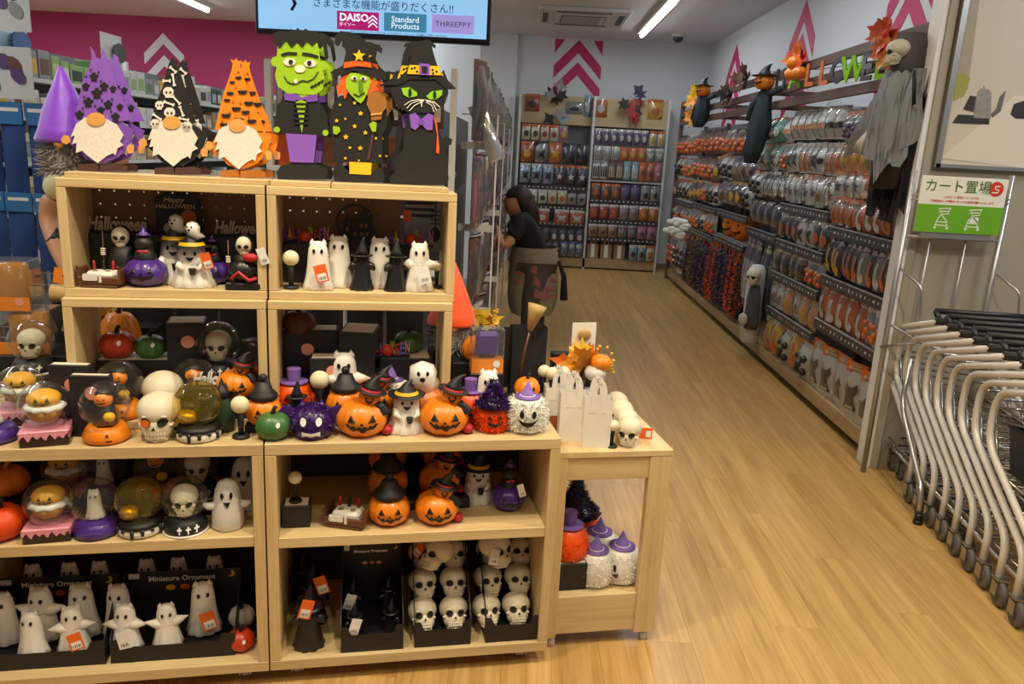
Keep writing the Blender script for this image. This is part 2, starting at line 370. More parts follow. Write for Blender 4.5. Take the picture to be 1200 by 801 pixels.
# ------------------------------------------------------------------ ceiling things
for (x, y0, y1) in TUBES:
    body = MB().box(x-.06, y0, 2.955, x+.06, y1, 3.0, c=.005).mesh('lamp_body', 'whitepaint')
    tub = MB().tube([(x, y0+.02, 2.935), (x, y1-.02, 2.935)], .022, 10).mesh('lamp_tube', 'tubeglow')
    place(('ceiling_lamp', 'ceiling lamp', [('housing', body), ('light_tube', tub)]), {7.82: 'lit fluorescent tube lamp on the ceiling beside the air conditioner', 7.6: 'lit fluorescent tube lamp on the ceiling in front of the pink wall' if x < -2 and x > -5 else 'fluorescent tube lamp at the far left of the shop' if x < -5 else 'lit fluorescent tube lamp on the ceiling above the centre rack'}.get(y0, 'long fluorescent tube lamp over the front of the shop'), (0, 0, 0), group='fluorescent ceiling lamps')
for (x, y) in DOWN:
    ring = MB().lathe([(.05, 0), (.075, 0), (.078, -.006), (.05, -.012)], 20, (x, y, 2.999), cap=False).mesh('ring', 'whitepaint')
    place(('recessed_downlight', 'ceiling lamp', [('trim_ring', ring), ('reflector', MB().lathe([(.05, -.010), (.046, -.001), (.0, -.0005)], 20, (x, y, 2.999)).mesh('refl', 'lampglow'))]), 'unseen round recessed warm downlight in the ceiling', (0, 0, 0), group='recessed downlights')
c = [hit(a, b, 2, 2.97) for a, b in ((632, 9), (742, 14), (727, 31), (640, 27))]
ax0, ax1, ay0, ay1 = .02, 1.0, 8.66, 9.66
mat('acgrey', '#55595e', .6); mat('acwhite', '#cdced0', .5, var=.03)
pan = MB().box(ax0, ay0, 2.955, ax1, ay1, 3.0, c=.012)
pan2 = MB().box(ax0+.2, ay0+.2, 2.945, ax1-.2, ay1-.2, 2.956, c=.006)
gr = MB().box(ax0+.25, ay0+.25, 2.940, ax1-.25, ay1-.25, 2.946)
parts = [('panel', pan.mesh('ac_panel', 'acwhite')), ('inner_panel', pan2.mesh('ac_inner', 'acwhite')), ('grille', gr.mesh('ac_grille', 'acgrey'), [('slat', MB().box(ax0+.26, ay0+.27+k*.05, 2.935, ax1-.26, ay0+.285+k*.05, 2.942).mesh('ac_slat', 'acwhite')) for k in range(10)])]
for (a, b, c2, d2) in ((.2, .06, .78, .12), (.2, .88, .78, .94), (.05, .2, .11, .8), (.87, .2, .93, .8)):
    parts.append(('air_vent', MB().box(ax0+a, ay0+b, 2.950, ax0+c2, ay0+d2, 2.9565).mesh('ac_vent', 'acgrey')))
place(('air_conditioner', 'air conditioner', parts), 'white four-way cassette air conditioner set in the ceiling', (0, 0, 0))
dp = hit(795, 43, 2, 2.97)
mat('domeblue', '#20243a', .15, var=.05, coat=.6)
place(('dome_camera', 'camera', [('base_ring', MB().lathe([(.0, 0), (.085, 0), (.085, -.03), (.07, -.04), (0, -.04)], 20).mesh('dome_ring', 'acwhite')), ('dome', MB().lathe([(.068, -.035), (.06, -.07), (.035, -.095), (0, -.1)], 18).mesh('dome', 'domeblue'))]), 'dark blue dome camera under the ceiling', (dp.x, dp.y, 3.0))
# ------------------------------------------------------------------ hanging screen
SY = 4.0
s0 = hit(300, 39, 1, SY); s1 = hit(574, 52, 1, SY); sw = s1.x-s0.x; sz = (s0.z+s1.z)/2
mat('screenblue', '#8fc4ee', .3, emit=.85, var=.06, scale=1.2); mat('scrmag', '#b01870', .4, emit=.7, var=.02); mat('scrteal', '#3f86a8', .4, emit=.7, var=.02); mat('scrlil', '#a99adf', .4, emit=.7, var=.02)
mat('scrtext', '#12335c', .5, emit=.3, var=.02); mat('scrwhite', '#f2f6ff', .5, emit=.9, var=.02); mat('scrdark', '#101018', .5)
X0, X1, Z0 = s0.x, s1.x, sz
bez = MB().box(X0, SY-.01, Z0, X1, SY+.05, Z0+.70, c=.006)
scr = MB().box(X0+.018, SY-.013, Z0+.022, X1-.018, SY-.009, Z0+.682)
def sp(px, py): q = hit(px, py, 1, SY-.014); return q.x, q.z
def sbox(a, b, c, d, key): 
    x0, z0 = sp(a, d); x1, z1 = sp(c, b); return MB().box(x0, SY-.016, z0, x1, SY-.0125, z1).mesh('scr_box', key)
def stx(s, px, py, h, key, **k): 
    x, z = sp(px, py); mb = MB(); put(mb, text(s, h, .0004, **k), T(x, SY-.0168, z)); return mb.mesh('scr_text', key)
tx = [('logo_box', sbox(395, 15, 444, 34, 'scrmag')), ('logo_box', sbox(450, 17, 500, 36, 'scrteal')), ('logo_box', sbox(506, 19, 556, 38, 'scrlil')),
      ('logo_lettering', stx('DAISO', 415, 21, .048, 'scrwhite', bold=.0012)), ('logo_lettering', stx('ダイソー', 407, 29, .02, 'scrwhite')),
      ('logo_lettering', stx('Standard', 475, 23.4, .038, 'scrwhite')), ('logo_lettering', stx('Products', 475, 31, .038, 'scrwhite')), ('logo_lettering', stx('THREEPPY', 531, 29, .034, 'scrtext', space=1.15)),
      ('headline', stx('さまざまな機能が盛りだくさん!!', 449, 7.5, .047, 'scrtext')),
      ('small_print', stx('本サービスはダイソー・スタンダードプロダクツ・スリーピーの店舗でご利用いただけます', 467, 40, .0115, 'scrtext')),
      ('headline_stroke', MB().prism([sp(a, b) for a, b in ((342, 0), (346, 0), (348, 4), (343, 13), (340, 11), (344, 5))], SY-.0165, SY-.0125).mesh('scr_stroke', 'scrdark'))]
lc = MB()
for k in range(3):
    x, z = sp(437, 17.5+k*4.4); lc.prism([(x-.022, z-.018), (x, z), (x+.022, z-.018), (x+.022, z-.025), (x, z-.007), (x-.022, z-.025)], SY-.0168, SY-.0125)
tx.append(('logo_chevrons', lc.mesh('scr_chev', 'scrwhite')))
arms = [('ceiling_arm', MB().tube([((X0+X1)/2+q, SY+.06, Z0+.5), ((X0+X1)/2+q, SY+.06, 3.0)], .02, 8).mesh('arm', 'black')) for q in (-.25, .25)]
place(('hanging_screen', 'screen', [('bezel', bez.mesh('bezel', 'scrdark')), ('display', scr.mesh('screen', 'screenblue'), tx)]+arms), 'wide advertising screen hanging over the aisle with a light blue picture', (0, 0, 0))
# ================================================================== wooden display
BT = .032
mat('castergrey', '#c9c6bd', .3, var=.05); mat('backdark', '#3a2b20', .7); mat('pegbrown', '#84603f', .65, var=.06)
def boards(*bs):
    return [(nm, MB().box(*b, c=.0018).mesh(nm, key)) for nm, b, key in bs]
def caster(u, v, h=.045):
    fork = MB().box(u-.014, v-.012, h-.012, u+.014, v+.012, h).box(u-.017, v-.014, h-.032, u-.012, v+.014, h-.004).box(u+.012, v-.014, h-.032, u+.017, v+.014, h-.004)
    wh = MB(); wh.lathe([(.006, -.009), (.018, -.009), (.0195, -.006), (.0195, .006), (.018, .009), (.006, .009)], 18); wh.xf(T(u, v+.006, .0197) @ RY(PI/2))
    return ('caster', fork.mesh('caster_fork', 'castergrey'), [('wheel', wh.mesh('caster_wheel', 'castergrey'))])
def low_unit(label, u0, u1, v0, v1, shelf):
    z0, z1 = .045, .726
    p = boards(('top_board', (u0, v0, z1-BT, u1, v1, z1), 'oakx'), ('bottom_board', (u0, v0, z0, u1, v1, z0+BT), 'oakx'),
               ('side_board', (u0, v0+.0005, z0+BT, u0+BT-.003, v1, z1-BT), 'oakz'), ('side_board', (u1-BT+.003, v0+.0005, z0+BT, u1, v1, z1-BT), 'oakz'),
               ('shelf_board', (u0+BT-.003, v0+.004, shelf-.031, u1-BT+.003, v1-.01, shelf), 'oakx'), ('back_panel', (u0+BT-.003, v1-.008, z0+BT, u1-BT+.003, v1-.002, z1-BT), 'backdark'))
    p += [caster(u, v) for u in (u0+.07, u1-.07) for v in (v0+.05, v1-.05)]
    place(('low_shelf_unit', 'shelf', p), label, (0, 0, 0), M=DM)
UW = .801
low_unit('light wood two-tier shelf unit with snow globes on its middle shelf', -UW-.004, -.004, 0, .42, .462)
low_unit('light wood two-tier shelf unit with jack-o-lanterns on its middle shelf', .0, UW, 0, .42, .453)
low_unit('light wood shelf unit standing behind the snow globe shelf', -UW-.004, -.004, .43, .85, .462)
low_unit('light wood shelf unit standing behind the jack-o-lantern shelf', 0, UW, .43, .85, .453)
def cube_box(label, u0, u1, v0, v1, z0, z1, extra=()):
    t = .023
    p = boards(('top_board', (u0, v0, z1-t, u1, v1, z1), 'oakx'), ('bottom_board', (u0, v0, z0, u1, v1, z0+t), 'oakx'),
               ('side_board', (u0, v0+.0004, z0+t, u0+t, v1, z1-t), 'oakz'), ('side_board', (u1-t, v0+.0004, z0+t, u1, v1, z1-t), 'oakz'))
    place(('display_box', 'display box', p+list(extra)), label, (0, 0, 0), M=DM)
def pegboard(u0, u1, z0, z1, v, pitch=.036, r=.0031, key='pegbrown'):
    mb = MB(); nx = int((u1-u0)/pitch); nz = int((z1-z0)/pitch); px = (u1-u0)/nx; pz = (z1-z0)/nz
    for i in range(nx):
        for j in range(nz):
            x0, zz = u0+i*px, z0+j*pz; x1, z2 = x0+px, zz+pz; cx, cz = (x0+x1)/2, (zz+z2)/2
            sq = [(x0, zz), (cx, zz), (x1, zz), (x1, cz), (x1, z2), (cx, z2), (x0, z2), (x0, cz)]
            ci = [(cx+r*math.cos(a), cz+r*math.sin(a)) for a in [(-3+k)*PI/4 for k in range(8)]]
            vs = [(a, v, b) for a, b in sq]+[(a, v, b) for a, b in ci]+[(a, v+.005, b) for a, b in ci]
            mb.add(vs, [(k, (k+1) % 8, 8+(k+1) % 8, 8+k) for k in range(8)]+[(8+k, 8+(k+1) % 8, 16+(k+1) % 8, 16+k) for k in range(8)])
    return ('pegboard', mb.mesh('pegboard', key))
VB, VL = .150, .130
cube_box('light wood display box holding the purple pumpkin and reapers', -.499, -.001, VB, VB+.21, 1.081, 1.381, [pegboard(-.476, -.024, 1.104, 1.358, VB+.195)])
cube_box('light wood display box holding the row of white and black ghosts', .004, .502, VB, VB+.21, 1.081, 1.381, [pegboard(.027, .36, 1.104, 1.358, VB+.195)])
cube_box('light wood display box holding the red and green pumpkins', -.501, -.003, VL, VL+.21, .726, 1.081)
cube_box('light wood display box holding the stacked black boxes', .002, .497, VL, VL+.21, .726, 1.081)
for lab, a, b in (('thin light wood board under the felt gnomes', -.48, .008), ('thin light wood board under the green monster', .012, .165), ('thin light wood board under the felt witch and cat', .168, .478)):
    place(('riser_board', 'board', [('board', MB().box(a, VB+.012, 1.381, b, VB+.2, 1.395, c=.0015).mesh('riser_board', 'oakx'))]), lab, (0, 0, 0), M=DM)
# open-sided end table
c0, c1, cv0, cv1, ct = .806, 1.172, .07, .47, .655
P = boards(('top_board', (c0, cv0, ct-.02, c1, cv1, ct), 'oaky'), ('post', (c0, cv0+.001, .035, c0+.04, cv0+.03, ct-.02), 'oakz'), ('post', (c1-.070, cv0+.001, .035, c1, cv0+.03, ct-.02), 'oakz'),
           ('post', (c0, cv1-.03, .035, c0+.04, cv1, ct-.02), 'oakz'), ('post', (c1-.03, cv0+.031, .035, c1, cv0+.06, ct-.02), 'oakz'),
           ('top_rail', (c0+.04, cv0+.006, ct-.092, c1-.070, cv0+.026, ct-.02), 'oakx'), ('bottom_rail', (c0+.04, cv0+.006, .045, c1-.070, cv0+.026, .175), 'oakx'),
           ('bottom_board', (c0+.005, cv0+.026, .155, c1-.005, cv1-.03, .175), 'oaky'), ('side_panel', (c0+.002, cv0+.03, .175, c0+.014, cv1-.03, ct-.02), 'oakz'))
P += [('glide', MB().lathe([(.014, 0), (.014, .02), (.008, .036)], 12, (u, v, 0)).mesh('glide', 'castergrey')) for u in (c0+.03, c1-.03) for v in (cv0+.02, cv1-.02)]
place(('end_table', 'table', P), 'light wood open-fronted end table carrying the white tote bags', (0, 0, 0), M=DM)
# ================================================================== kinds of goods (front = -y, base at z=0)
mat('ghostwhite', '#e9e5da', .45, var=.04); mat('ghostblack', '#1d1d1d', .35, var=.1); mat('eyeblack', '#0d0c0c', .35); mat('bone', '#d9cfb4', .5, var=.12, scale=25, bump=.15); mat('socket', '#1a120c', .8)
mat('porange', '#e8830f', .4, var=.1, coat=.2); mat('pred', '#c23c14', .4, var=.1, coat=.2); mat('pgreen', '#3d6b33', .45, var=.12, coat=.2); mat('ppurple', '#4a2a86', .35, var=.12, coat=.3); mat('pwhite', '#cfcac2', .5, var=.08)
mat('stem', '#1b1712', .6); mat('lilac', '#7a5aa6', .6, var=.12, bump=.2, scale=60); mat('hatblack', '#191a1a', .5, var=.1); mat('redband', '#b3202a', .5); mat('yellow', '#e8b418', .5)
mat('tag_orange', '#e2641c', .5, var=.05); mat('tag_white', '#e4e2dc', .5, var=.04); mat('sticker', '#e79a86', .5, var=.06); mat('tin_orange', '#f0560c', .35, var=.2); mat('tin_purple', '#38165e', .3, var=.3); mat('tin_white', '#e8e6dc', .4, var=.1); mat('tin_black', '#17131d', .3, var=.3)
mat('pinkicing', '#dd8fa2', .35, var=.05, coat=.3); mat('choc', '#2a1914', .35, coat=.3); mat('gold', '#caa520', .3, metal=.6); mat('boxblack', '#17171a', .5, var=.1); mat('pageedge', '#d8cdb4', .7); mat('brownwood', '#5e3518', .5, var=.15, coat=.2)
mat('glitter_or', '#e2480a', .3, var=.35, scale=400, bump=.4); mat('darkgreen', '#1e3a26', .5); mat('creamball', '#e0d8b2', .5, var=.05); mat('greyhair', '#8f8c88', .9, var=.25, scale=120, bump=.6)
CLOTH = dict(rough=.85, var=.1, scale=140, bump=.25)
def tube_pts(*p): return [Vector(q) for q in p]
def quad_tag(w=.03, h=.045, key='tag_orange', x=0, y=0, z=0, rot=.3, tilt=.2):
    mb = MB().box(-w/2, -.0006, -h, w/2, .0006, 0, 0).box(-w*.36, -.0011, -h*.92, w*.36, -.0005, -h*.5, 1)
    for k in range(5): mb.box(-w*.28+k*w*.13, -.0014, -h*.86, -w*.28+k*w*.13+w*(.04+.03*(k % 2)), -.001, -h*.68, 2)
    mb.xf(T(x, y, z) @ RY(rot) @ RX(tilt)); return ('price_tag', mb.mesh('price_tag', key, 'tag_white', 'eyeblack'), None, 'hanging price tag')
def folds(n=9, amp=.08, top=.5): return lambda a, z: 1+amp*max(0, 1-z/top)*math.sin(n*a)
def ghost_prof(h, w=1): return [(r*h*w, z*h) for r, z in ((0, 0), (.28, 0), (.30, .02), (.27, .12), (.235, .3), (.21, .5), (.195, .68), (.18, .8), (.14, .89), (.07, .935), (0, .945))]
def ghost(h, arms=0, tag=None, key='ghostwhite', lean=0, ears=True):
    P = ghost_prof(h); mb = MB().lathe(P, 28, mod=folds(9, .09, .45*h), sy=.8)
    if ears:
        for s in (-1, 1): mb.lathe([(.062*h, 0), (.045*h, .06*h), (0, .125*h)], 10, (s*.11*h, 0, .865*h), sy=.7)
    if arms:
        for s in (-1, 1):
            mb.tube([(s*.06*h, 0, .52*h), (s*.25*h, -.03*h, (.53 if arms == 1 else .56)*h), (s*.41*h, -.04*h, (.53 if arms == 1 else .62)*h)], [.17*h, .085*h, .012*h], 10)
    sf = surfP(P, sy=.8); e = MB()
    for s in (-1, 1): e.fan(ell(s*.075*h, .76*h, .028*h, .042*h), sf, .003)
    parts = [('body', mb.mesh('ghost_body', key)), ('eyes', e.mesh('ghost_eyes', 'eyeblack'))]
    if tag: parts.append(quad_tag(.24*h, .34*h, tag, .03*h, -.30*h, .52*h, -.25, -.1))
    return ('ghost_ornament', 'ornament', parts)
def witch_hat_mb(r, h, bend=.15, c=(0, 0, 0), n=20):
    mb = MB().lathe([(0, 0), (r*.6, 0), (r, .0), (r*1.02, .012*h+.002), (r*.58, .05*h)], n, c, cap=False)
    pts = [(c[0], c[1], c[2]), (c[0], c[1], c[2]+.3*h), (c[0]+bend*h*.25, c[1], c[2]+.62*h), (c[0]+bend*h*.8, c[1], c[2]+.86*h), (c[0]+bend*h*1.5, c[1], c[2]+h)]
    mb.tube(pts, [r*.6, r*.44, r*.25, r*.12, .002], 14); return mb
def ghost_witch(h):      # small black ghost with a pointed hat
    P = ghost_prof(h*.78); mb = MB().lathe(P, 28, mod=folds(9, .09, .35*h), sy=.8)
    for s in (-1, 1): mb.tube([(s*.08*h, 0, .5*h), (s*.2*h, -.03*h, .46*h), (s*.25*h, -.05*h, .40*h)], [.10*h, .07*h, .025*h], 10)
    sf = surfP(P, sy=.8); e = MB()
    for s in (-1, 1): e.fan(ell(s*.055*h, .585*h, .022*h, .03*h), sf, .003)
    e.fan(ell(0, .535*h, .015*h, .02*h), sf, .003)
    hat = witch_hat_mb(.21*h, .36*h, .08, (0, 0, .67*h))
    return ('black_ghost_ornament', 'ornament', [('body', mb.mesh('bghost', 'ghostblack')), ('hat', hat.mesh('bghost_hat', 'ghostblack')), ('face', e.mesh('bghost_face', mat('faceghost', '#050505', .9)))])
def pump_prof(r, h): return [(0, .06*h), (.35*r, .0), (.62*r, .03*h), (.88*r, .2*h), (1.0*r, .45*h), (.97*r, .62*h), (.82*r, .83*h), (.55*r, .97*h), (.28*r, 1.0*h), (.08*r, .93*h), (0, .92*h)]
def ribs(n=8, d=.09): return lambda a, z: 1-d*(1-abs(math.sin(n*a/2+.4)))**2
def stem_mb(z, h, r, bend=.5): return MB().tube([(0, 0, z-.01), (0, 0, z+.3*h), (bend*h*.3, 0, z+.7*h), (bend*h*.8, 0, z+h)], [r*1.5, r, r*.9, r*1.1], 8)
def pumpkin(r, h, key, sticker=False, name='pumpkin_ornament', stemk='stem'):
    P = pump_prof(r, h); parts = [('body', MB().lathe(P, 48, mod=ribs()).mesh('pumpkin', key)), ('stem', stem_mb(h*.95, h*.3, r*.12).mesh('stem', stemk))]
    if sticker: parts.append(('round_sticker', MB().fan(ell(.35*r, .70*h, .11*r, .10*h), surfP(P), .002).mesh('sticker', 'tag_white')))
    return (name, 'pumpkin', parts)
def jol_face(r, h, sf, mb, sz=1, mouth_y=.36, eye_y=.64, sharp=True):
    e = .16*r*sz
    for s in (-1, 1):
        x = s*.38*r*sz; mb.fan([(x-e, eye_y*h-e*.75), (x+e, eye_y*h-e*.75), (x+.1*e*s, eye_y*h+e)] if sharp else ell(x, eye_y*h, e*.7, e), sf, .003)
    mb.fan([(-.5*e, eye_y*h-1.35*e), (.5*e, eye_y*h-1.35*e), (0, eye_y*h-.6*e)], sf, .003)
    W = .62*r*sz; n = 13; top = []; bot = []
    for i in range(n):
        t = -1+2*i/(n-1); x = t*W; mid = mouth_y*h+.14*h*t*t*sz; a = .11*h*(1-t*t)**.5*sz
        top.append((x, mid+a*(.9 if i % 2 else .25)+.004*h)); bot.append((x, mid-a*(1.0 if (i//2) % 2 else .35)-.004*h))
    mb.strip(top, bot, sf, .003); return mb
def lid_pumpkin(r, h):
    P = pump_prof(r, h); sf = surfP(P)
    lid = MB().lathe([(0, 0), (.62*r, .0), (.78*r, .01), (.74*r, .018), (.5*r, .03), (.36*r, .05), (.1*r, .055), (0, .056)], 24, (0, 0, .90*h)).ball((0, 0, .90*h+.062), .012, 10, 6)
    return ('lidded_jack_o_lantern', 'pumpkin', [('body', MB().lathe(P, 48, mod=ribs()).mesh('pumpkin', 'porange')), ('lid', lid.mesh('lid', 'hatblack')), ('face', jol_face(r, h, sf, MB(), .95).mesh('jol', 'eyeblack'))])
def witch_pumpkin(r, h):
    P = pump_prof(r, h); sf = surfP(P); c = (.28*r, -.18*r, h*1.12); rr = .42*r
    head = MB().ball(c, (rr, rr*.92, rr*.85), 20, 12); hf = surfE(c, (rr, rr*.92, rr*.85))
    fc = MB().fan(ell(c[0]-.13*r, c[2]+.06*r, .035*r, .05*r), hf, .003).fan(ell(c[0]+.13*r, c[2]+.06*r, .035*r, .05*r), hf, .003)
    fc.strip([(c[0]+t*.17*r, c[2]-.04*r+.05*r*abs(t)) for t in (-1, -.5, 0, .5, 1)], [(c[0]+t*.17*r, c[2]-.05*r-.12*r*(1-t*t)+.04*r*abs(t)) for t in (-1, -.5, 0, .5, 1)], hf, .003)
    hat = witch_hat_mb(.62*r, .72*r, .3).xf(T(c[0]+.06*r, c[1]+.04*r, c[2]+.55*rr) @ RY(.22)); band = MB().lathe([(.40*r, 0), (.36*r, .08*r)], 20, cap=False).xf(T(c[0]+.06*r, c[1]+.04*r, c[2]+.55*rr+.03*r) @ RY(.22))
    cape = MB().lathe([(.16*r, .55*r), (.28*r, .35*r), (.40*r, .1*r), (.42*r, 0)], 14, (0, 0, 0), cap=True, sy=.45, mod=folds(5, .1, .5*r)).xf(T(.72*r, -.35*r, h*.62) @ RY(-.35))
    arm = MB().tube([(c[0]-.3*rr, c[1]-.1*r, c[2]-.7*rr), (c[0]-1.0*rr, c[1]-.3*r, c[2]-.95*rr), (c[0]-1.5*rr, c[1]-.1*r, h*.96)], [.14*r, .12*r, .10*r], 8)
    shoe = MB().ball((.95*r, -.18*r, .15*h), (.24*r, .3*r, .15*h), 12, 8)
    return ('witch_jack_o_lantern', 'pumpkin', [('body', MB().lathe(P, 48, mod=ribs()).mesh('pumpkin', 'porange')), ('face', jol_face(r, h, sf, MB(), 1.0).mesh('jol', 'eyeblack')), ('rider_head', head.mesh('rider', 'porange'), [('rider_face', fc.mesh('rider_face', 'eyeblack'))]),
            ('witch_hat', hat.mesh('whats', 'hatblack'), [('hat_band', band.mesh('band', 'redband'))]), ('cape', cape.mesh('cape', 'hatblack')), ('arm', arm.mesh('arm', 'porange')), ('shoe', shoe.mesh('shoe', 'redband'))])
def ghost_big(h, hatted=True, buddy=False, tag=False):
    P = [(r*h, z*h) for r, z in ((0, 0), (.36, 0), (.38, .02), (.34, .12), (.29, .3), (.255, .48), (.245, .62), (.22, .72), (.15, .79), (0, .82))]
    mb = MB().lathe(P, 32, mod=folds(10, .1, .5*h), sy=.85)
    for s in (-1, 1): mb.tube([(s*.18*h, -.1*h, .46*h), (s*.2*h, -.22*h, .40*h), (s*.12*h, -.28*h, .35*h)], [.07*h, .06*h, .03*h], 8)
    sf = surfP(P, sy=.85); e = MB()
    for s in (-1, 1): e.fan(ell(s*.09*h, .63*h, .025*h, .035*h), sf, .004)
    e.strip([(t*.07*h, .56*h+.01*h*abs(t)) for t in (-1, -.5, 0, .5, 1)], [(t*.07*h, .555*h-.055*h*(1-t*t)) for t in (-1, -.5, 0, .5, 1)], sf, .004)
    parts = [('body', mb.mesh('gbody', 'ghostwhite')), ('face', e.mesh('gface', 'eyeblack')), ('bucket', MB().lathe([(0, 0), (.05*h, 0), (.065*h, .1*h), (.07*h, .115*h), (0, .115*h)], 12, (.05*h, -.3*h, .26*h)).mesh('bucket', 'hatblack'))]
    if hatted:
        hat = witch_hat_mb(.36*h, .30*h, .25, (0, 0, .74*h)); parts.append(('witch_hat', hat.mesh('gh', 'hatblack'), [('hat_band', MB().lathe([(.235*h, .765*h), (.2*h, .825*h)], 20, cap=False).mesh('gb', 'yellow'))]))
    if buddy:
        b = MB().tube([(.24*h, 0, .92*h), (.12*h, -.03*h, .93*h), (.06*h, -.05*h, 1.0*h), (.04*h, -.06*h, 1.09*h), (.035*h, -.06*h, 1.17*h), (.035*h, -.06*h, 1.20*h)], [.01*h, .08*h, .12*h, .125*h, .09*h, .01*h], 16)
        f2 = MB(); sfb = surfE((.04*h, -.06*h, 1.08*h), (.125*h, .125*h, .125*h))
        for s in (-1, 1): f2.fan(ell(.01*h+s*.04*h, 1.11*h, .013*h, .02*h), sfb, .006)
        f2.fan(ell(.005*h, 1.055*h, .025*h, .02*h), sfb, .006); parts.append(('small_ghost', b.mesh('buddy', 'ghostwhite'), [('face', f2.mesh('buddy_face', 'eyeblack'))]))
    if tag: parts.append(quad_tag(.18*h, .3*h, 'tag_orange', .26*h, -.3*h, .66*h, -.3, 0))
    return ('hatted_ghost_ornament' if hatted else 'ghost_ornament', 'ornament', parts)
def skull_parts(h, key='bone'):
    c1, r1 = (0, .05*h, .62*h), (.44*h, .47*h, .38*h); c2, r2 = (0, -.12*h, .31*h), (.335*h, .31*h, .31*h)
    mb = MB().ball(c1, r1, 24, 16).ball(c2, r2, 20, 12)
    for s in (-1, 1): mb.ball((s*.285*h, -.19*h, .37*h), (.08*h, .12*h, .055*h), 10, 6).tube([(s*.08*h, -.37*h, .60*h), (s*.2*h, -.36*h, .585*h), (s*.29*h, -.25*h, .55*h)], [.03*h, .035*h, .02*h], 8)
    mb.tube([(-.2*h, .02*h, .10*h), (-.17*h, -.22*h, .05*h), (0, -.33*h, .05*h), (.17*h, -.22*h, .05*h), (.2*h, .02*h, .10*h)], .055*h, 8)
    a, b = surfE(c1, r1), surfE(c2, r2); sf = lambda x, z: min(a(x, z), b(x, z))
    e = MB()
    for s in (-1, 1): e.fan(ell(s*.165*h, .475*h, .105*h, .09*h, 16, s*.3), sf, .010*h/.1*.35)
    e.fan([(-.045*h, .315*h), (.045*h, .315*h), (0, .40*h)], sf, .006)
    t = MB()
    for i in range(7):
        x = (-3+i)*.06*h; y = sf(x, .2*h)-.012*h
        t.box(x-.026*h, y, .175*h, x+.026*h, y+.04*h, .245*h, 0, .006*h).box(x-.026*h, y+.01*h, .10*h, x+.026*h, y+.05*h, .168*h, 0, .006*h)
    return [('cranium', mb.mesh('skull', key)), ('eye_sockets', e.mesh('sockets', 'socket')), ('teeth', t.mesh('teeth', key))]
def skull(h, tag=None):
    p = skull_parts(h)
    if tag: p.append(quad_tag(.3*h, .42*h, tag, -.3*h, -.42*h, .6*h, .35, .1))
    return ('skull_ornament', 'skull', p)
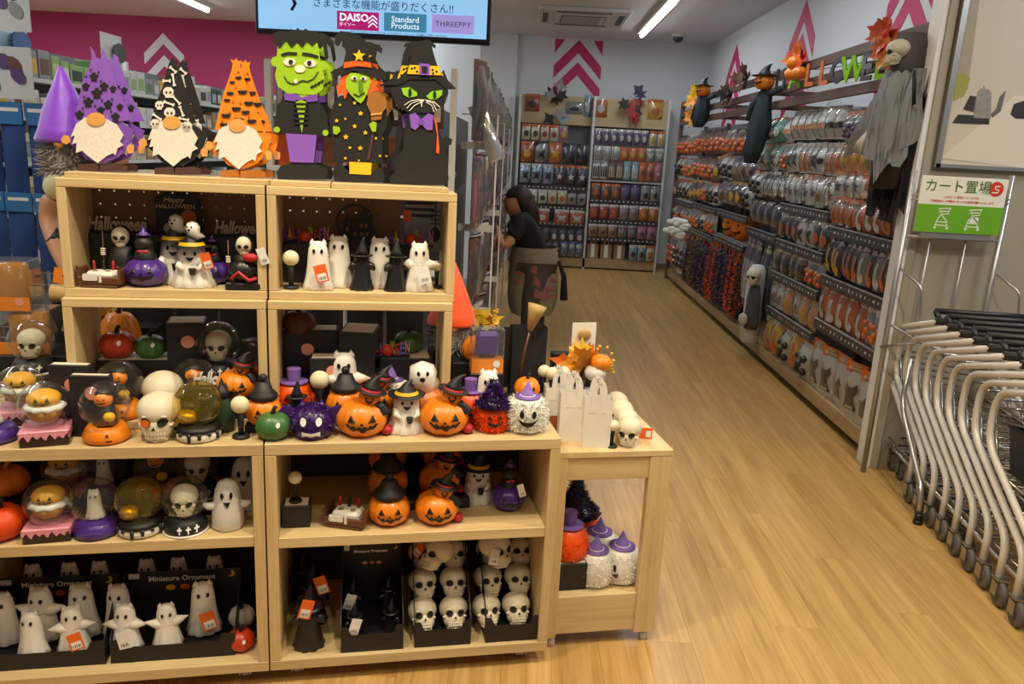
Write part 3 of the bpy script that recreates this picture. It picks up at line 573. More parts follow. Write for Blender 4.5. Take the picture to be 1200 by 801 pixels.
def globe(inner, base, R=.061, glass='globe_glass'):
    zb = .04; cz = zb+R*.88; parts = []
    if base == 'cake':
        b = MB().box(-.055, -.05, 0, .055, .05, .038, 0, .003); ic = MB().box(-.0565, -.0515, .034, .0565, .0515, zb+.001, 0, .003)
        def wave(L):
            pts = [(-L, .038), (L, .038)]; n = 24
            for k in range(n+1): t = L-2*L*k/n; pts.append((t, .024+.006*math.sin(k*1.55)+.003*math.sin(k*.9)))
            return pts
        for ang, L, off in ((0, .0565, .0515), (PI/2, .0515, .0565), (PI, .0565, .0515), (-PI/2, .0515, .0565)):
            st = ic.n(); ic.prism(wave(L), -off, -off+.003); ic.xf(RZ(ang), st)
        parts += [('base', b.mesh('gbase', 'choc')), ('icing', ic.mesh('icing', 'pinkicing'))]
    else:
        col = {'purple': 'ppurple', 'white': 'ghostwhite', 'black': 'hatblack', 'pumpkin': 'porange'}[base]
        pr = [(0, 0), (.048, 0), (.056, .006), (.057, .018), (.05, .032), (.044, .04), (.0, .041)]
        parts.append(('base', MB().lathe(pr, 28).mesh('gbase', col)))
        sf = surfP(pr)
        if base == 'white':
            d = MB().lathe([(.0575, .026), (.0515, .034), (.046, .041), (0, .0425)], 28)
            for k in range(14):
                a = 2*PI*k/14; ln = .008+.006*((k*5) % 3); d.tube([(.0555*math.cos(a), .0555*math.sin(a), .028), (.0585*math.cos(a), .0585*math.sin(a), .026-ln)], [.006, .004], 6)
            parts.append(('drips', d.mesh('drips', 'hatblack')))
        if base == 'black':
            d = MB()
            for x in (-.01, .012, .032):
                d.strip([(x-.002, .031), (x+.002, .031)], [(x-.002, .012), (x+.002, .012)], sf, .002); d.strip([(x-.006, .026), (x+.006, .026)], [(x-.006, .022), (x+.006, .022)], sf, .002)
            parts += [('cross_marks', d.mesh('cross', 'tag_white')), ('white_foot', MB().lathe([(.05, 0), (.059, .0), (.059, .006), (.05, .006)], 28).mesh('foot', 'ghostwhite'))]
        if base == 'pumpkin':
            parts.append(('face', jol_face(.036, .04, lambda x, z: sf(x+.02, z), MB(), .8, .3, .7).xf(RZ(.5)).mesh('gf', 'eyeblack')))
        if base == 'purple':
            d = MB(); put(d, text('HALLOWEEN', .009, .0003), T(0, -.0575, .024)); parts.append(('lettering', d.mesh('gl', 'lilac')))
    z0 = zb+.003; ins = []
    if inner == 'cupcake':
        ins = [('cup', MB().lathe([(0, 0), (.022, 0), (.034, .022), (.0, .022)], 24, (0, 0, z0+.012), mod=lambda a, z: 1+.05*math.sin(16*a)).mesh('cup', mat('cupbrown', '#b98a3e', .5))), ('cream', MB().lathe([(.03, 0), (.038, .006), (.03, .012)], 20, (0, 0, z0+.03), mod=lambda a, z: 1+.07*math.sin(9*a)).mesh('cream', 'tag_white')),
               ('pumpkin', MB().lathe(pump_prof(.03, .032), 32, (0, 0, z0+.036), mod=ribs()).mesh('pk', mat('cupyellow', '#e0a528', .4))), ('face', jol_face(.03, .032, surfP(pump_prof(.03, .032)), MB(), .8).xf(T(0, 0, z0+.036)).mesh('pf', 'eyeblack'))]
    elif inner == 'ghost':
        g = ghost(.062)[2]; ins = [('ghost', g[0][1]), ('eyes', g[1][1])]
    elif inner == 'skull':
        g = skull_parts(.062); ins = [('skull', g[0][1]), ('eye_sockets', g[1][1]), ('teeth', g[2][1])]
    elif inner == 'cat':
        cat = MB().lathe([(0, 0), (.016, 0), (.018, .012), (.010, .032), (.008, .04)], 14, (.014, 0, z0)).ball((.014, -.004, z0+.046), (.012, .011, .010), 12, 8)
        for s in (-1, 1): cat.lathe([(.005, 0), (0, .012)], 6, (.014+s*.007, -.004, z0+.052))
        ins = [('cat', cat.mesh('cat', 'hatblack')), ('pumpkin', MB().lathe(pump_prof(.019, .026), 32, (-.018, -.008, z0), mod=ribs()).mesh('gp', 'gold'))]
    elif inner == 'witch':
        w = MB().lathe([(0, 0), (.022, 0), (.019, .02), (.011, .042), (0, .046)], 16, (0, 0, z0), mod=folds(6, .1, .03)); hd = MB().ball((0, -.004, z0+.050), (.017, .016, .015), 14, 9); f = jol_face(.017, .03, lambda x, z: surfE((0, -.004, .015), (.017, .016, .015))(x, z), MB(), .8).xf(T(0, 0, z0+.035))
        hat = MB().lathe([(.018, 0), (.012, .008), (0, .012)], 12, (0, .004, z0+.06)); pk = MB().lathe(pump_prof(.011, .016), 24, (.013, -.02, z0+.012), mod=ribs())
        ins = [('robe', w.mesh('robe', 'hatblack')), ('head', hd.mesh('hd', 'porange')), ('face', f.mesh('wf', 'eyeblack')), ('hood', hat.mesh('hood', 'hatblack')), ('lantern', pk.mesh('lan', 'yellow'))]
    prof = [(R*math.sin(PI*i/20), -R*math.cos(PI*i/20)) for i in range(21)]; prof = [(r, z) for r, z in prof if z > -R*.8]
    gm = MB().lathe(prof, 32, (0, 0, cz), cap=False).mesh('globe', glass)
    if inner == 'skull':
        for q in ins: pass
    off = link_offset = z0
    if inner in ('ghost', 'skull'):
        ins = [(a, b.copy()) for a, b in ins]
        for a, b in ins: b.transform(T(0, 0, z0+.002))
    SM = T(0, 0, z0) @ Matrix.Scale(1.32, 4) @ T(0, 0, -z0)
    ins = [(a, b.copy()) for a, b in ins]
    for a, b in ins: b.transform(SM)
    parts.append(('glass_globe', gm)); parts += ins
    return ('snow_globe', 'snow globe', parts)
def tinsel(prof, n, ln, w=.0016, z0=0, seed=1, sy=1):
    R = random.Random(seed); mb = MB(); segs = [(a, b) for a, b in zip(prof, prof[1:])]; wt = [max(1e-5, math.hypot(b[0]-a[0], b[1]-a[1])*(a[0]+b[0])) for a, b in segs]
    for _ in range(n):
        (ra, za), (rb, zb) = R.choices(segs, wt)[0]; t = R.random(); r = ra+(rb-ra)*t; z = za+(zb-za)*t+z0; an = R.uniform(0, 2*PI)
        p = Vector((r*math.cos(an), r*math.sin(an)*sy, z)); nr = Vector((math.cos(an)*(zb-za), math.sin(an)*(zb-za), -(rb-ra)))
        if nr.length < 1e-6: nr = Vector((math.cos(an), math.sin(an), 0))
        nr.normalize()
        if nr.z < -.3: continue
        d = (nr+Vector((R.uniform(-.7, .7), R.uniform(-.7, .7), R.uniform(-.8, .4)))).normalized()*ln*R.uniform(.6, 1.2); sd = d.cross(Vector((R.uniform(-1, 1), R.uniform(-1, 1), R.uniform(-1, 1)))).normalized()*w
        mb.add([p-sd, p+sd, p+d], [(0, 1, 2)])
    return mb
def tinsel_thing(key, h, hat='top', face='jol', n=1500):
    r = .40*h; P = [(0, 0), (.3*h, 0), (.37*h, .06*h), (r, .28*h), (.38*h, .48*h), (.30*h, .64*h), (.15*h, .72*h), (0, .74*h)]
    parts = [('body', MB().lathe(P, 24).mesh('tb', key)), ('tinsel', tinsel(P[:6] if hat == 'cone' else P[:5], n, .012, seed=int(h*1e4)).mesh('tn', key), None, None, 'stuff')]
    sf = surfP(P); f = MB()
    if face == 'jol': jol_face(r, .7*h, sf, f, .85)
    elif face == 'smile':
        for s in (-1, 1): f.fan(ell(s*.12*h, .46*h, .045*h, .075*h), sf, .010)
        f.strip([(t*.2*h, .31*h+.06*h*t*t) for t in (-1, -.5, 0, .5, 1)], [(t*.2*h, .30*h-.09*h*(1-t*t)+.06*h*t*t) for t in (-1, -.5, 0, .5, 1)], sf, .010)
    for i in range(len(f.v)): f.v[i].y -= .006
    if f.v: parts.append(('face', f.mesh('tf', 'eyeblack')))
    if hat == 'top':
        parts.append(('top_hat', MB().lathe([(0, 0), (.30*h, 0), (.30*h, .02*h), (.15*h, .03*h), (.13*h, .03*h), (.15*h, .30*h), (0, .30*h)], 22, (0, 0, .70*h), sm=False).mesh('th', 'lilac')))
    elif hat == 'cone':
        parts.append(('cone_hat', MB().lathe([(0, 0), (.26*h, 0), (.26*h, .02*h), (.14*h, .04*h), (.0, .34*h)], 22, (0, 0, .68*h)).mesh('ch', 'lilac')))
    elif hat == 'witch':
        wp = [(.44*h, .62*h), (.34*h, .7*h), (.24*h, .8*h), (.15*h, 1.0*h), (.08*h, 1.2*h), (.03*h, 1.3*h)]
        parts.append(('witch_hat', MB().lathe(wp, 20).mesh('wh', 'tin_black'))); parts.append(('hat_tinsel', tinsel(wp, 1300, .014, seed=9).mesh('wt', 'tin_purple'), None, None, 'stuff'))
    return ('tinsel_ornament', 'ornament', parts)
def reaper(h):
    P = [(0, 0), (.26*h, 0), (.27*h, .1*h), (.22*h, .4*h), (.17*h, .62*h), (0, .68*h)]
    robe = MB().lathe(P, 24, mod=folds(8, .08, .5*h), sy=.75); hood = MB().ball((0, .03*h, .80*h), (.17*h, .16*h, .19*h), 18, 12)
    c, r = (0, -.04*h, .80*h), (.145*h, .14*h, .165*h); sk = MB().ball(c, r, 18, 12).ball((0, -.07*h, .68*h), (.085*h, .09*h, .08*h), 12, 8); sf = surfE(c, r); e = MB()
    for s in (-1, 1): e.fan(ell(s*.058*h, .79*h, .042*h, .036*h, 12, s*.4), sf, .004)
    e.fan([(-.014*h, .715*h), (.014*h, .715*h), (0, .745*h)], sf, .006)
    hand = MB()
    for k in range(4): hand.ball((-.27*h, -.12*h, .50*h+k*.032*h), (.045*h, .04*h, .018*h), 8, 6)
    stf = MB().tube([(-.27*h, -.13*h, 0.02*h), (-.26*h, -.13*h, .9*h)], .012*h, 6)
    return ('reaper_ornament', 'ornament', [('robe', robe.mesh('robe', 'hatblack')), ('hood', hood.mesh('hood', 'hatblack')), ('skull', sk.mesh('sk', 'bone'), [('eye_sockets', e.mesh('es', 'socket'))]), ('hand', hand.mesh('hand', 'bone')), ('staff', stf.mesh('staff', 'brownwood'))])
def sled(w):
    d = w*.6; base = MB().box(-w*.42, -d/2, .0, w*.42, d/2, w*.06, 0, .003).box(-w*.47, -d*.52, w*.06, w*.47, -d*.42, w*.2, 0, .003).box(-w*.47, d*.42, w*.06, w*.47, d*.52, w*.2, 0, .003).box(-w*.5, -d*.5, w*.05, -w*.43, d*.5, w*.34, 0, .004).box(w*.43, -d*.5, w*.05, w*.5, d*.5, w*.34, 0, .004)
    for s in (-1, 1): base.ball((s*w*.46, -d*.47, w*.36), w*.035, 8, 6)
    bed = MB().box(-w*.32, -d*.36, w*.06, w*.32, d*.4, w*.27, 0, .006); pl = MB()
    for s in (-1, 1): pl.lathe([(0, 0), (w*.06, 0), (w*.06, w*.015), (0, w*.018)], 12, (s*w*.14, -d*.1, w*.27))
    drip = MB().box(-w*.33, -d*.54, w*.13, w*.0, -d*.51, w*.25, 0, .002).box(w*.03, -d*.54, w*.10, w*.09, -d*.51, w*.25, 0, .002)
    figs = MB()
    for i, x in enumerate((-.24, -.02, .2)): figs.lathe([(0, 0), (w*.04, 0), (w*.035, w*.12), (w*.02, w*.16), (0, w*.17)], 10, (x*w, d*.22, w*.27), i % 2)
    for q in (base, bed, pl, drip, figs): q.xf(Matrix.Diagonal((1, 1, 1.35, 1)))
    return ('feast_table_ornament', 'ornament', [('table_frame', base.mesh('sledb', 'brownwood')), ('table_cloth', bed.mesh('bed', 'ghostwhite'), [('plates', pl.mesh('pl', mat('platebrown', '#8b7350', .5))), ('drips', drip.mesh('dr', 'tag_white'))]), ('diners', figs.mesh('figs', 'redband', 'hatblack'))])
def black_box(w, d, h, sticker=True, name='black_gift_box'):
    p = [('carton', MB().box(-w/2, -d/2, 0, w/2, d/2, h, 0, .0015).mesh('bb', 'boxblack')), ('top_edge', MB().box(-w/2+.006, -d/2+.006, h-.001, w/2-.006, d/2-.006, h+.0012).mesh('be', 'pageedge'))]
    if sticker: p.append(('round_sticker', MB().fan(ell(.05*w, h*.72, .018, .018), flat(-d/2), .0012).mesh('bs', 'sticker')))
    return (name, 'box', p)
def ball_doll(h):     # plain round-topped figure, no face
    return ('round_head_figure', 'ornament', [('base', MB().lathe([(0, 0), (.2*h, 0), (.2*h, .05*h), (.17*h, .08*h), (0, .08*h)], 18).mesh('bdb', 'hatblack')), ('body', MB().tube([(0, 0, .07*h), (0, 0, .35*h), (0, 0, .62*h)], [.06*h, .07*h, .09*h], 12).mesh('bdp', 'hatblack')), ('head', MB().ball((0, -.02*h, .8*h), (.21*h, .19*h, .2*h), 20, 14).mesh('bdh', 'creamball'))])
def cat_pumpkin(r, h):
    P = pump_prof(r, h); sf = surfP(P); cat = MB().lathe([(0, 0), (.5*r, 0), (.52*r, .2*h), (.36*r, .6*h)], 16, (0, 0, h*.85)).ball((0, -.1*r, h*1.55), (.44*r, .4*r, .36*r), 18, 12)
    for s in (-1, 1): cat.lathe([(.13*r, 0), (0, .3*r)], 8, (s*.26*r, -.08*r, h*1.72))
    hat = MB().lathe([(0, 0), (.34*r, 0), (.34*r, .03*r), (.2*r, .05*r), (.1*r, .3*r), (0, .5*r)], 18, (0, -.05*r, h*1.86)); band = MB().lathe([(.215*r, .05*r), (.185*r, .14*r)], 18, (0, -.05*r, h*1.86), cap=False)
    bow = MB().ball((-.12*r, -.4*r, h*1.28), (.15*r, .06*r, .08*r), 8, 6).ball((.12*r, -.4*r, h*1.28), (.15*r, .06*r, .08*r), 8, 6)
    return ('cat_on_pumpkin_ornament', 'ornament', [('pumpkin', MB().lathe(P, 48, mod=ribs()).mesh('cpp', 'ppurple')), ('face', jol_face(r, h, sf, MB(), .95).mesh('cpf', 'eyeblack')), ('cat', cat.mesh('cpc', 'hatblack')), ('hat', hat.mesh('cph', 'ppurple'), [('hat_band', band.mesh('cpb', 'lilac'))]), ('bow', bow.mesh('cpw', 'redband'))])
def tray(w, d, h, front=.05, wide=.6):   # black display tray with printed back card
    t = .0015; p = []
    base = MB().box(-w/2, -d/2, 0, w/2, d/2, t).box(-w/2+.004, -d/2+.004, t, w/2-.004, d/2-.004, .020); fp = [(-w/2, 0), (w/2, 0), (w/2, front*1.5), (w*wide/2+.012, front*1.5), (w*wide/2, front), (-w*wide/2, front), (-w*wide/2-.012, front*1.5), (-w/2, front*1.5)]
    p.append(('tray_base', base.mesh('trb', 'boxblack'))); p.append(('front_lip', MB().prism(fp, -d/2-t, -d/2).mesh('trf', 'boxblack')))
    for s in (-1, 1):
        sd = MB().prism([(-d/2, 0), (d/2, 0), (d/2, h), (d/2-.012, h), (-d/2, front*1.5)], 0, t); sd.xf(T(s*w/2+(t if s < 0 else 0)-t*(s > 0)*0, 0, 0) @ RZ(PI/2)); p.append(('side_wall', sd.mesh('trs', 'boxblack')))
    card = MB().box(-w/2, d/2-t, 0, w/2, d/2, h)
    pr = MB(); put(pr, text('Miniature Ornament', .0205*w/.3, .0003, bold=.0004), T(-.02*w, d/2-t-.0008, h*.86))
    sub = [('lettering', pr.mesh('trt', 'tag_white'))]
    for k, key in enumerate(('yellow', 'tag_orange', 'greymetal')): sub.append(('printed_pumpkin', MB().fan(ell((-.12+k*.12)*w, h*.70, .042*w, .028*w), flat(d/2-t), .0008).mesh('trp', key)))
    moon = [(.40*w+.035*w*math.cos(a), h*.9+.035*w*math.sin(a)) for a in [(-2.2+i*.4) for i in range(9)]]+[(.385*w+.026*w*math.cos(a), h*.91+.026*w*math.sin(a)) for a in [(1.0-i*.4) for i in range(8)]]
    sub.append(('printed_moon', MB().prism(moon, d/2-t-.0008, d/2-t).mesh('trm', 'yellow'))); sub.append(('logo_patch', MB().box(-w*.47, d/2-t-.0008, h*.88, -w*.38, d/2-t, h*.97).mesh('trl', 'tag_white')))
    p.append(('back_card', card.mesh('trc', 'boxblack'), sub)); return ('display_tray', 'display tray', p)
# ================================================================== goods on the wooden display
def ud(px, py, v):
    d = ray(px, py); o = Vector((0, 0, CAMH)); nn = Vector((-DS, DC, 0)); p = Vector(D(0, v, 0)); q = o+d*((p-o).dot(nn)/d.dot(nn)); r = q-p
    return r.x*DC+r.y*DS, q.z
def V(kind, label, px, v, z, rz=0, group=None, s=1, rx=0):
    u = ud(px, 400, v)[0]
    for _ in range(3):       # the column of the picture at the thing's own height
        p = D(u, v, z+.05); w = Vector(p)-Vector((0, 0, CAMH)); dd = w.dot(CF); u += (px-(600+FPX*w.dot(CR)/dd))*dd/FPX
    if .125 < v < .345 and -.5 < u < .5 and abs(z-.7262) < .06: z += .0232
    if rx: return place(kind, label, None, group=group, M=T(*D(u, v, z)) @ RZ(TH+rz) @ RX(rx) @ Matrix.Scale(s, 4))
    return place(kind, label, D(u, v, z), TH+rz, group, s)
# ---- felt standees on top (outlines in their own plane)
ZT = 1.395
def standee(name, label, zoom, layers, v, dup_label=None, group=None, doff=(.018, .03)):
    ox, oy, sc = zoom
    def cv(p): 
        u, z = ud(ox+p[0]/sc, oy+p[1]/sc, v); return u, z
    allp = [cv(p) for L in layers for p in (L[2] if L[2] and isinstance(L[2][0], tuple) else [])]
    u0 = sum(a for a, b in allp)/len(allp); zmin = min(b for a, b in allp)
    parts = []
    for i, (nm, key, poly, lay, *rest) in enumerate(layers):
        q = [(a-u0, b-zmin) for a, b in (cv(p) for p in poly)]
        d = .0028; y1 = -.0028*lay+(.003 if lay == 0 else 0); parts.append((nm, MB().prism(q, -.0028*lay-d, y1).mesh(nm, key)))
    k = (name, 'decoration', parts)
    place(k, label, D(u0, v, ZT), TH)
    if dup_label: place((name, 'decoration', parts[:max(2, len(parts)//3)] if False else parts), dup_label, D(u0+doff[0], v+doff[1], ZT), TH)
for key, c in (('f_black', '#1c1d1d'), ('f_green', '#9ac61c'), ('f_dgreen', '#5c8a1d'), ('f_purple', '#7d4bb5'), ('f_lil', '#8a5bc4'), ('f_white', '#e6e2d8'), ('f_yellow', '#f0c21e'), ('f_orange', '#e8621c'), ('f_orange2', '#f08a1a'), ('f_cream', '#f2ecd2'), ('f_brown', '#4e3330'), ('f_tan', '#e2a557'), ('f_broom', '#a06a28'), ('f_beard', '#e9e3d8')): mat(key, c, **CLOTH)
def E2(cx, cy, rx, ry, n=16, rot=0): return ell(cx, cy, rx, ry, n, rot)
def bar(x0, y0, x1, y1, w):
    dx, dy = x1-x0, y1-y0; L = math.hypot(dx, dy); nx, ny = -dy/L*w/2, dx/L*w/2; return [(x0+nx, y0+ny), (x1+nx, y1+ny), (x1-nx, y1-ny), (x0-nx, y0-ny)]
def curve_bar(pts, w):
    up = []; dn = []
    for i, (x, y) in enumerate(pts):
        a = pts[max(0, i-1)]; b = pts[min(len(pts)-1, i+1)]; dx, dy = b[0]-a[0], b[1]-a[1]; L = math.hypot(dx, dy); up.append((x-dy/L*w/2, y+dx/L*w/2)); dn.append((x+dy/L*w/2, y-dx/L*w/2))
    return up+dn[::-1]
Z2 = (290, 0, 3.64)
mon = [('body', 'f_black', [(155, 420), (290, 420), (335, 480), (350, 570), (330, 585), (296, 580), (288, 700), (325, 715), (337, 740), (330, 768), (130, 768), (124, 740), (140, 712), (183, 700), (165, 575), (112, 570), (115, 520), (130, 450)], 0),
       ('neck', 'f_green', [(180, 395), (280, 395), (275, 428), (190, 428)], 0.5),
       ('trousers', 'f_lil', [(165, 573), (296, 580), (283, 697), (183, 695)], 1), ('collar', 'f_purple', [(155, 405), (210, 402), (230, 420), (255, 414), (300, 405), (300, 435), (255, 440), (228, 430), (210, 438), (160, 430)], 1),
       ('shirt', 'f_green', [(205, 432), (252, 430), (233, 572)], 1)]
mon += [('shirt_stripe', 'f_black', bar(200, y, 258, y, 9), 1.4) for y in (448, 468, 488, 510, 530)]
mon += [('head', 'f_green', [(135, 190), (160, 178), (210, 190), (255, 180), (300, 190), (312, 262), (335, 268), (342, 285), (335, 300), (322, 305), (330, 340), (322, 385), (290, 410), (170, 402), (130, 372), (118, 325), (125, 290), (107, 285), (100, 268), (107, 250), (125, 245)], 1),
        ('hair', 'f_black', [(112, 190), (110, 150), (140, 136), (180, 142), (185, 128), (205, 138), (215, 124), (232, 138), (250, 128), (262, 136), (300, 140), (335, 170), (347, 250), (335, 266), (322, 200), (300, 176), (278, 202), (255, 180), (235, 208), (213, 184), (190, 208), (165, 178), (140, 210)], 2),
        ('eyebrow', 'f_black', curve_bar([(146, 240), (175, 232), (212, 234)], 11), 2), ('eyebrow', 'f_black', curve_bar([(235, 234), (268, 238), (303, 248)], 11), 2),
        ('eye', 'f_white', E2(181, 270, 26, 17), 2), ('eye', 'f_white', E2(268, 276, 26, 16), 2), ('pupil', 'f_black', E2(186, 270, 9, 10), 3), ('pupil', 'f_black', E2(265, 274, 9, 10), 3),
        ('nose', 'f_cream', E2(225, 299, 23, 16), 2), ('mouth', 'f_black', curve_bar([(158, 330), (170, 352), (190, 362), (212, 358), (235, 348), (258, 352), (280, 342), (294, 325), (302, 310)], 4), 2), ('tooth', 'f_cream', [(198, 345), (214, 342), (216, 358), (202, 361)], 2.4),
        ('stitch', 'f_black', curve_bar([(268, 378), (295, 365), (325, 345)], 4), 2), ('hand', 'f_green', E2(126, 557, 14, 13), 1), ('hand', 'f_green', E2(333, 570, 13, 13), 1)]
for k in range(4): mon.append(('stitch_mark', 'f_black', bar(275+k*14, 366-k*7, 281+k*14, 380-k*7, 3), 2.4))
standee('monster_standee', 'green-faced felt monster standing figure in purple trousers', Z2, mon, .235, 'second green-faced felt monster standing close behind its twin')
wit = [('body', 'f_black', [(395, 410), (430, 398), (520, 398), (585, 425), (600, 500), (590, 550), (575, 575), (578, 698), (365, 690), (370, 600), (350, 570), (352, 480), (375, 425)], 0),
       ('shoes', 'f_black', [(362, 735), (375, 708), (400, 703), (440, 735), (530, 740), (556, 710), (575, 722), (585, 750), (578, 778), (372, 775)], 0), ('legs', 'f_yellow', [(435, 690), (530, 695), (526, 746), (435, 741)], .5),
       ('hair', 'f_orange', [(380, 370), (400, 345), (385, 345), (420, 318), (540, 318), (535, 340), (557, 350), (545, 365), (560, 385), (530, 392), (520, 415), (500, 400), (480, 380), (430, 390), (415, 425), (405, 398), (385, 410)], 1),
       ('face', 'f_green', [(420, 340), (438, 312), (512, 314), (527, 350), (512, 395), (495, 430), (483, 442), (465, 430), (440, 405), (420, 378)], 2),
       ('hat', 'f_black', [(372, 190), (375, 155), (397, 135), (440, 140), (472, 165), (497, 200), (508, 180), (535, 185), (547, 205), (543, 224), (525, 212), (518, 245), (535, 280), (570, 312), (565, 340), (530, 328), (450, 302), (400, 322), (370, 332), (366, 305), (408, 280), (420, 225), (405, 175), (388, 200)], 3),
       ('hat_band', 'f_orange', [(414, 268), (470, 261), (525, 270), (532, 291), (470, 284), (410, 294)], 4), ('hat_star', 'f_yellow', [(a, b) for a, b in star(476, 241, -28)], 5),
       ('eye', 'f_white', E2(455, 335, 14, 9), 3), ('eye', 'f_white', E2(495, 337, 14, 9), 3), ('pupil', 'f_black', E2(457, 336, 6, 6), 4), ('pupil', 'f_black', E2(493, 338, 6, 6), 4),
       ('nose', 'f_dgreen', [(474, 345), (490, 350), (492, 385), (482, 402), (474, 385)], 3), ('mouth', 'f_black', curve_bar([(452, 400), (475, 412), (500, 395)], 4), 3),
       ('broom_handle', 'f_brown', bar(547, 505, 515, 680, 11), 1), ('broom', 'f_broom', [(515, 402), (535, 392), (560, 392), (590, 420), (592, 460), (575, 480), (570, 510), (528, 515), (525, 480), (508, 445)], 2), ('broom_tie', 'f_tan', bar(526, 490, 574, 484, 8), 3),
       ('hand', 'f_green', [(365, 538), (392, 542), (397, 560), (380, 575), (366, 570)], 2), ('hand', 'f_green', [(518, 530), (535, 518), (551, 525), (548, 562), (532, 562)], 3)]
for (x, y, r) in ((395, 448, 7), (457, 440, 9), (483, 484, 12), (380, 515, 10), (418, 507, 7), (457, 539, 11), (503, 566, 11), (420, 584, 13), (437, 630, 8), (481, 632, 12), (418, 675, 8), (475, 684, 6), (548, 590, 8), (565, 665, 7)): wit.append(('star', 'f_yellow', star(x, y, -r, 5, .5), 1))
standee('witch_standee', 'green-faced felt witch standing figure holding a broom', Z2, wit, .235, 'second felt witch figure standing close behind the broom-holding one')
cat = [('body', 'f_black', [(690, 480), (790, 480), (815, 540), (828, 596), (850, 588), (874, 600), (868, 622), (845, 628), (850, 700), (858, 770), (842, 795), (612, 790), (604, 762), (628, 740), (625, 690), (665, 640), (668, 560)], 0),
       ('head', 'f_black', [(612, 400), (618, 345), (636, 303), (662, 340), (690, 325), (815, 330), (836, 303), (852, 345), (856, 405), (840, 450), (790, 487), (690, 487), (640, 460)], 1),
       ('inner_ear', 'f_yellow', [(640, 342), (645, 318), (660, 342)], 1.4), ('inner_ear', 'f_yellow', [(812, 342), (830, 316), (838, 345)], 1.4),
       ('hat', 'f_black', [(597, 368), (640, 345), (685, 300), (698, 235), (712, 200), (700, 210), (705, 190), (740, 180), (775, 178), (802, 200), (800, 214), (785, 205), (800, 260), (820, 320), (850, 345), (890, 385), (850, 388), (800, 345), (690, 345), (640, 370)], 2),
       ('hat_band', 'f_yellow', [(690, 284), (815, 289), (824, 328), (680, 322)], 3), ('hat_buckle', 'f_lil', [(732, 278), (775, 280), (775, 328), (732, 326)], 4), ('buckle_hole', 'f_black', [(742, 290), (765, 291), (765, 316), (742, 315)], 5),
       ('eye', (mat('f_eye', '#8fd11c', **CLOTH)), [(655, 382), (690, 378), (724, 402), (722, 415), (690, 424), (665, 410)], 2), ('eye', 'f_eye', [(762, 415), (785, 395), (830, 390), (828, 412), (800, 432), (772, 428)], 2), ('pupil', 'f_black', E2(692, 402, 7, 20), 3), ('pupil', 'f_black', E2(797, 412, 7, 19), 3),
       ('nose', 'f_white', [(730, 430), (755, 430), (745, 444), (743, 462), (740, 462), (739, 444)], 2), ('bow_tie', 'f_lil', [(690, 495), (715, 486), (740, 515), (770, 488), (792, 498), (788, 560), (765, 560), (740, 535), (715, 560), (697, 550)], 1.5), ('bow_knot', 'f_purple', E2(740, 525, 13, 14), 2.5), ('ribbon', 'f_orange', [(793, 495), (806, 520), (818, 640), (815, 662), (804, 655), (808, 580)], 1)]
for pts in ([(678, 468), (700, 445), (735, 434)], [(690, 478), (712, 455), (738, 442)], [(668, 455), (695, 436), (730, 430)], [(760, 436), (790, 445), (806, 478)], [(762, 442), (785, 455), (795, 482)], [(758, 432), (795, 440), (818, 462)]): cat.append(('whisker', 'f_white', curve_bar(pts, 3.5), 2))
for (x, y) in ((700, 300), (722, 312), (788, 305), (805, 312), (790, 320), (712, 296)): cat.append(('band_dot', 'f_black', E2(x, y, 5, 5, 8), 3.4))
standee('cat_standee', 'black felt cat standing figure wearing a witch hat and purple bow tie', Z2, cat, .235, 'second black felt cat standing close behind the bow-tied cat', doff=(-.02, .03))
Z1 = (0, 0, 3.813)
def gnome(label, label2, dx, dy, sx, hatk, deck, bodyk, footk, decor, tip, v=.225):
    f = lambda pts: [(435+dx+(x-435)*sx, y+dy) for x, y in pts]
    L = [('body', bodyk, f([(345, 560), (520, 545), (600, 590), (575, 660), (530, 710), (450, 738), (385, 715), (345, 670), (300, 640)]), 0),
         ('foot', footk, f([(352, 742), (440, 735), (445, 770), (352, 770)]), .5), ('foot', footk, f([(448, 742), (540, 735), (570, 750), (570, 772), (448, 772)]), .5),
         ('hat', hatk, f(tip), 1), ('beard', 'f_beard', f([(385, 532), (345, 562), (322, 618), (340, 612), (328, 650), (348, 645), (344, 690), (372, 680), (400, 704), (441, 735), (480, 704), (510, 690), (520, 700), (530, 668), (556, 655), (540, 640), (556, 610), (525, 562), (475, 538)]), 2),
         ('nose', 'f_tan', f(E2(435, 540, 42, 30)), 3), ('hand', 'f_tan', f([(276, 628), (290, 610), (312, 614), (318, 640), (300, 652), (282, 645)]), 1), ('hand', 'f_tan', f([(568, 665), (580, 652), (602, 662), (600, 690), (575, 692)]), 1)]
    for nm, k, pts in decor: L.append((nm, k, f(pts), 2))
    standee('gnome_standee', label, Z1, L, v, label2)
def bat(x, y, s): return [(x-26*s, y-8*s), (x-12*s, y-14*s), (x-5*s, y-8*s), (x-3*s, y-14*s), (x, y-10*s), (x+3*s, y-14*s), (x+5*s, y-8*s), (x+12*s, y-14*s), (x+26*s, y-8*s), (x+16*s, y+8*s), (x+9*s, y+2*s), (x, y+10*s), (x-9*s, y+2*s), (x-16*s, y+8*s)]
def spook(x, y, s): return [(x-16*s, y+22*s), (x-14*s, y-6*s), (x-24*s, y), (x-22*s, y-14*s), (x-12*s, y-12*s), (x-7*s, y-24*s), (x+7*s, y-24*s), (x+12*s, y-12*s), (x+22*s, y-14*s), (x+24*s, y), (x+14*s, y-6*s), (x+16*s, y+22*s), (x+6*s, y+16*s), (x, y+24*s), (x-6*s, y+16*s)]
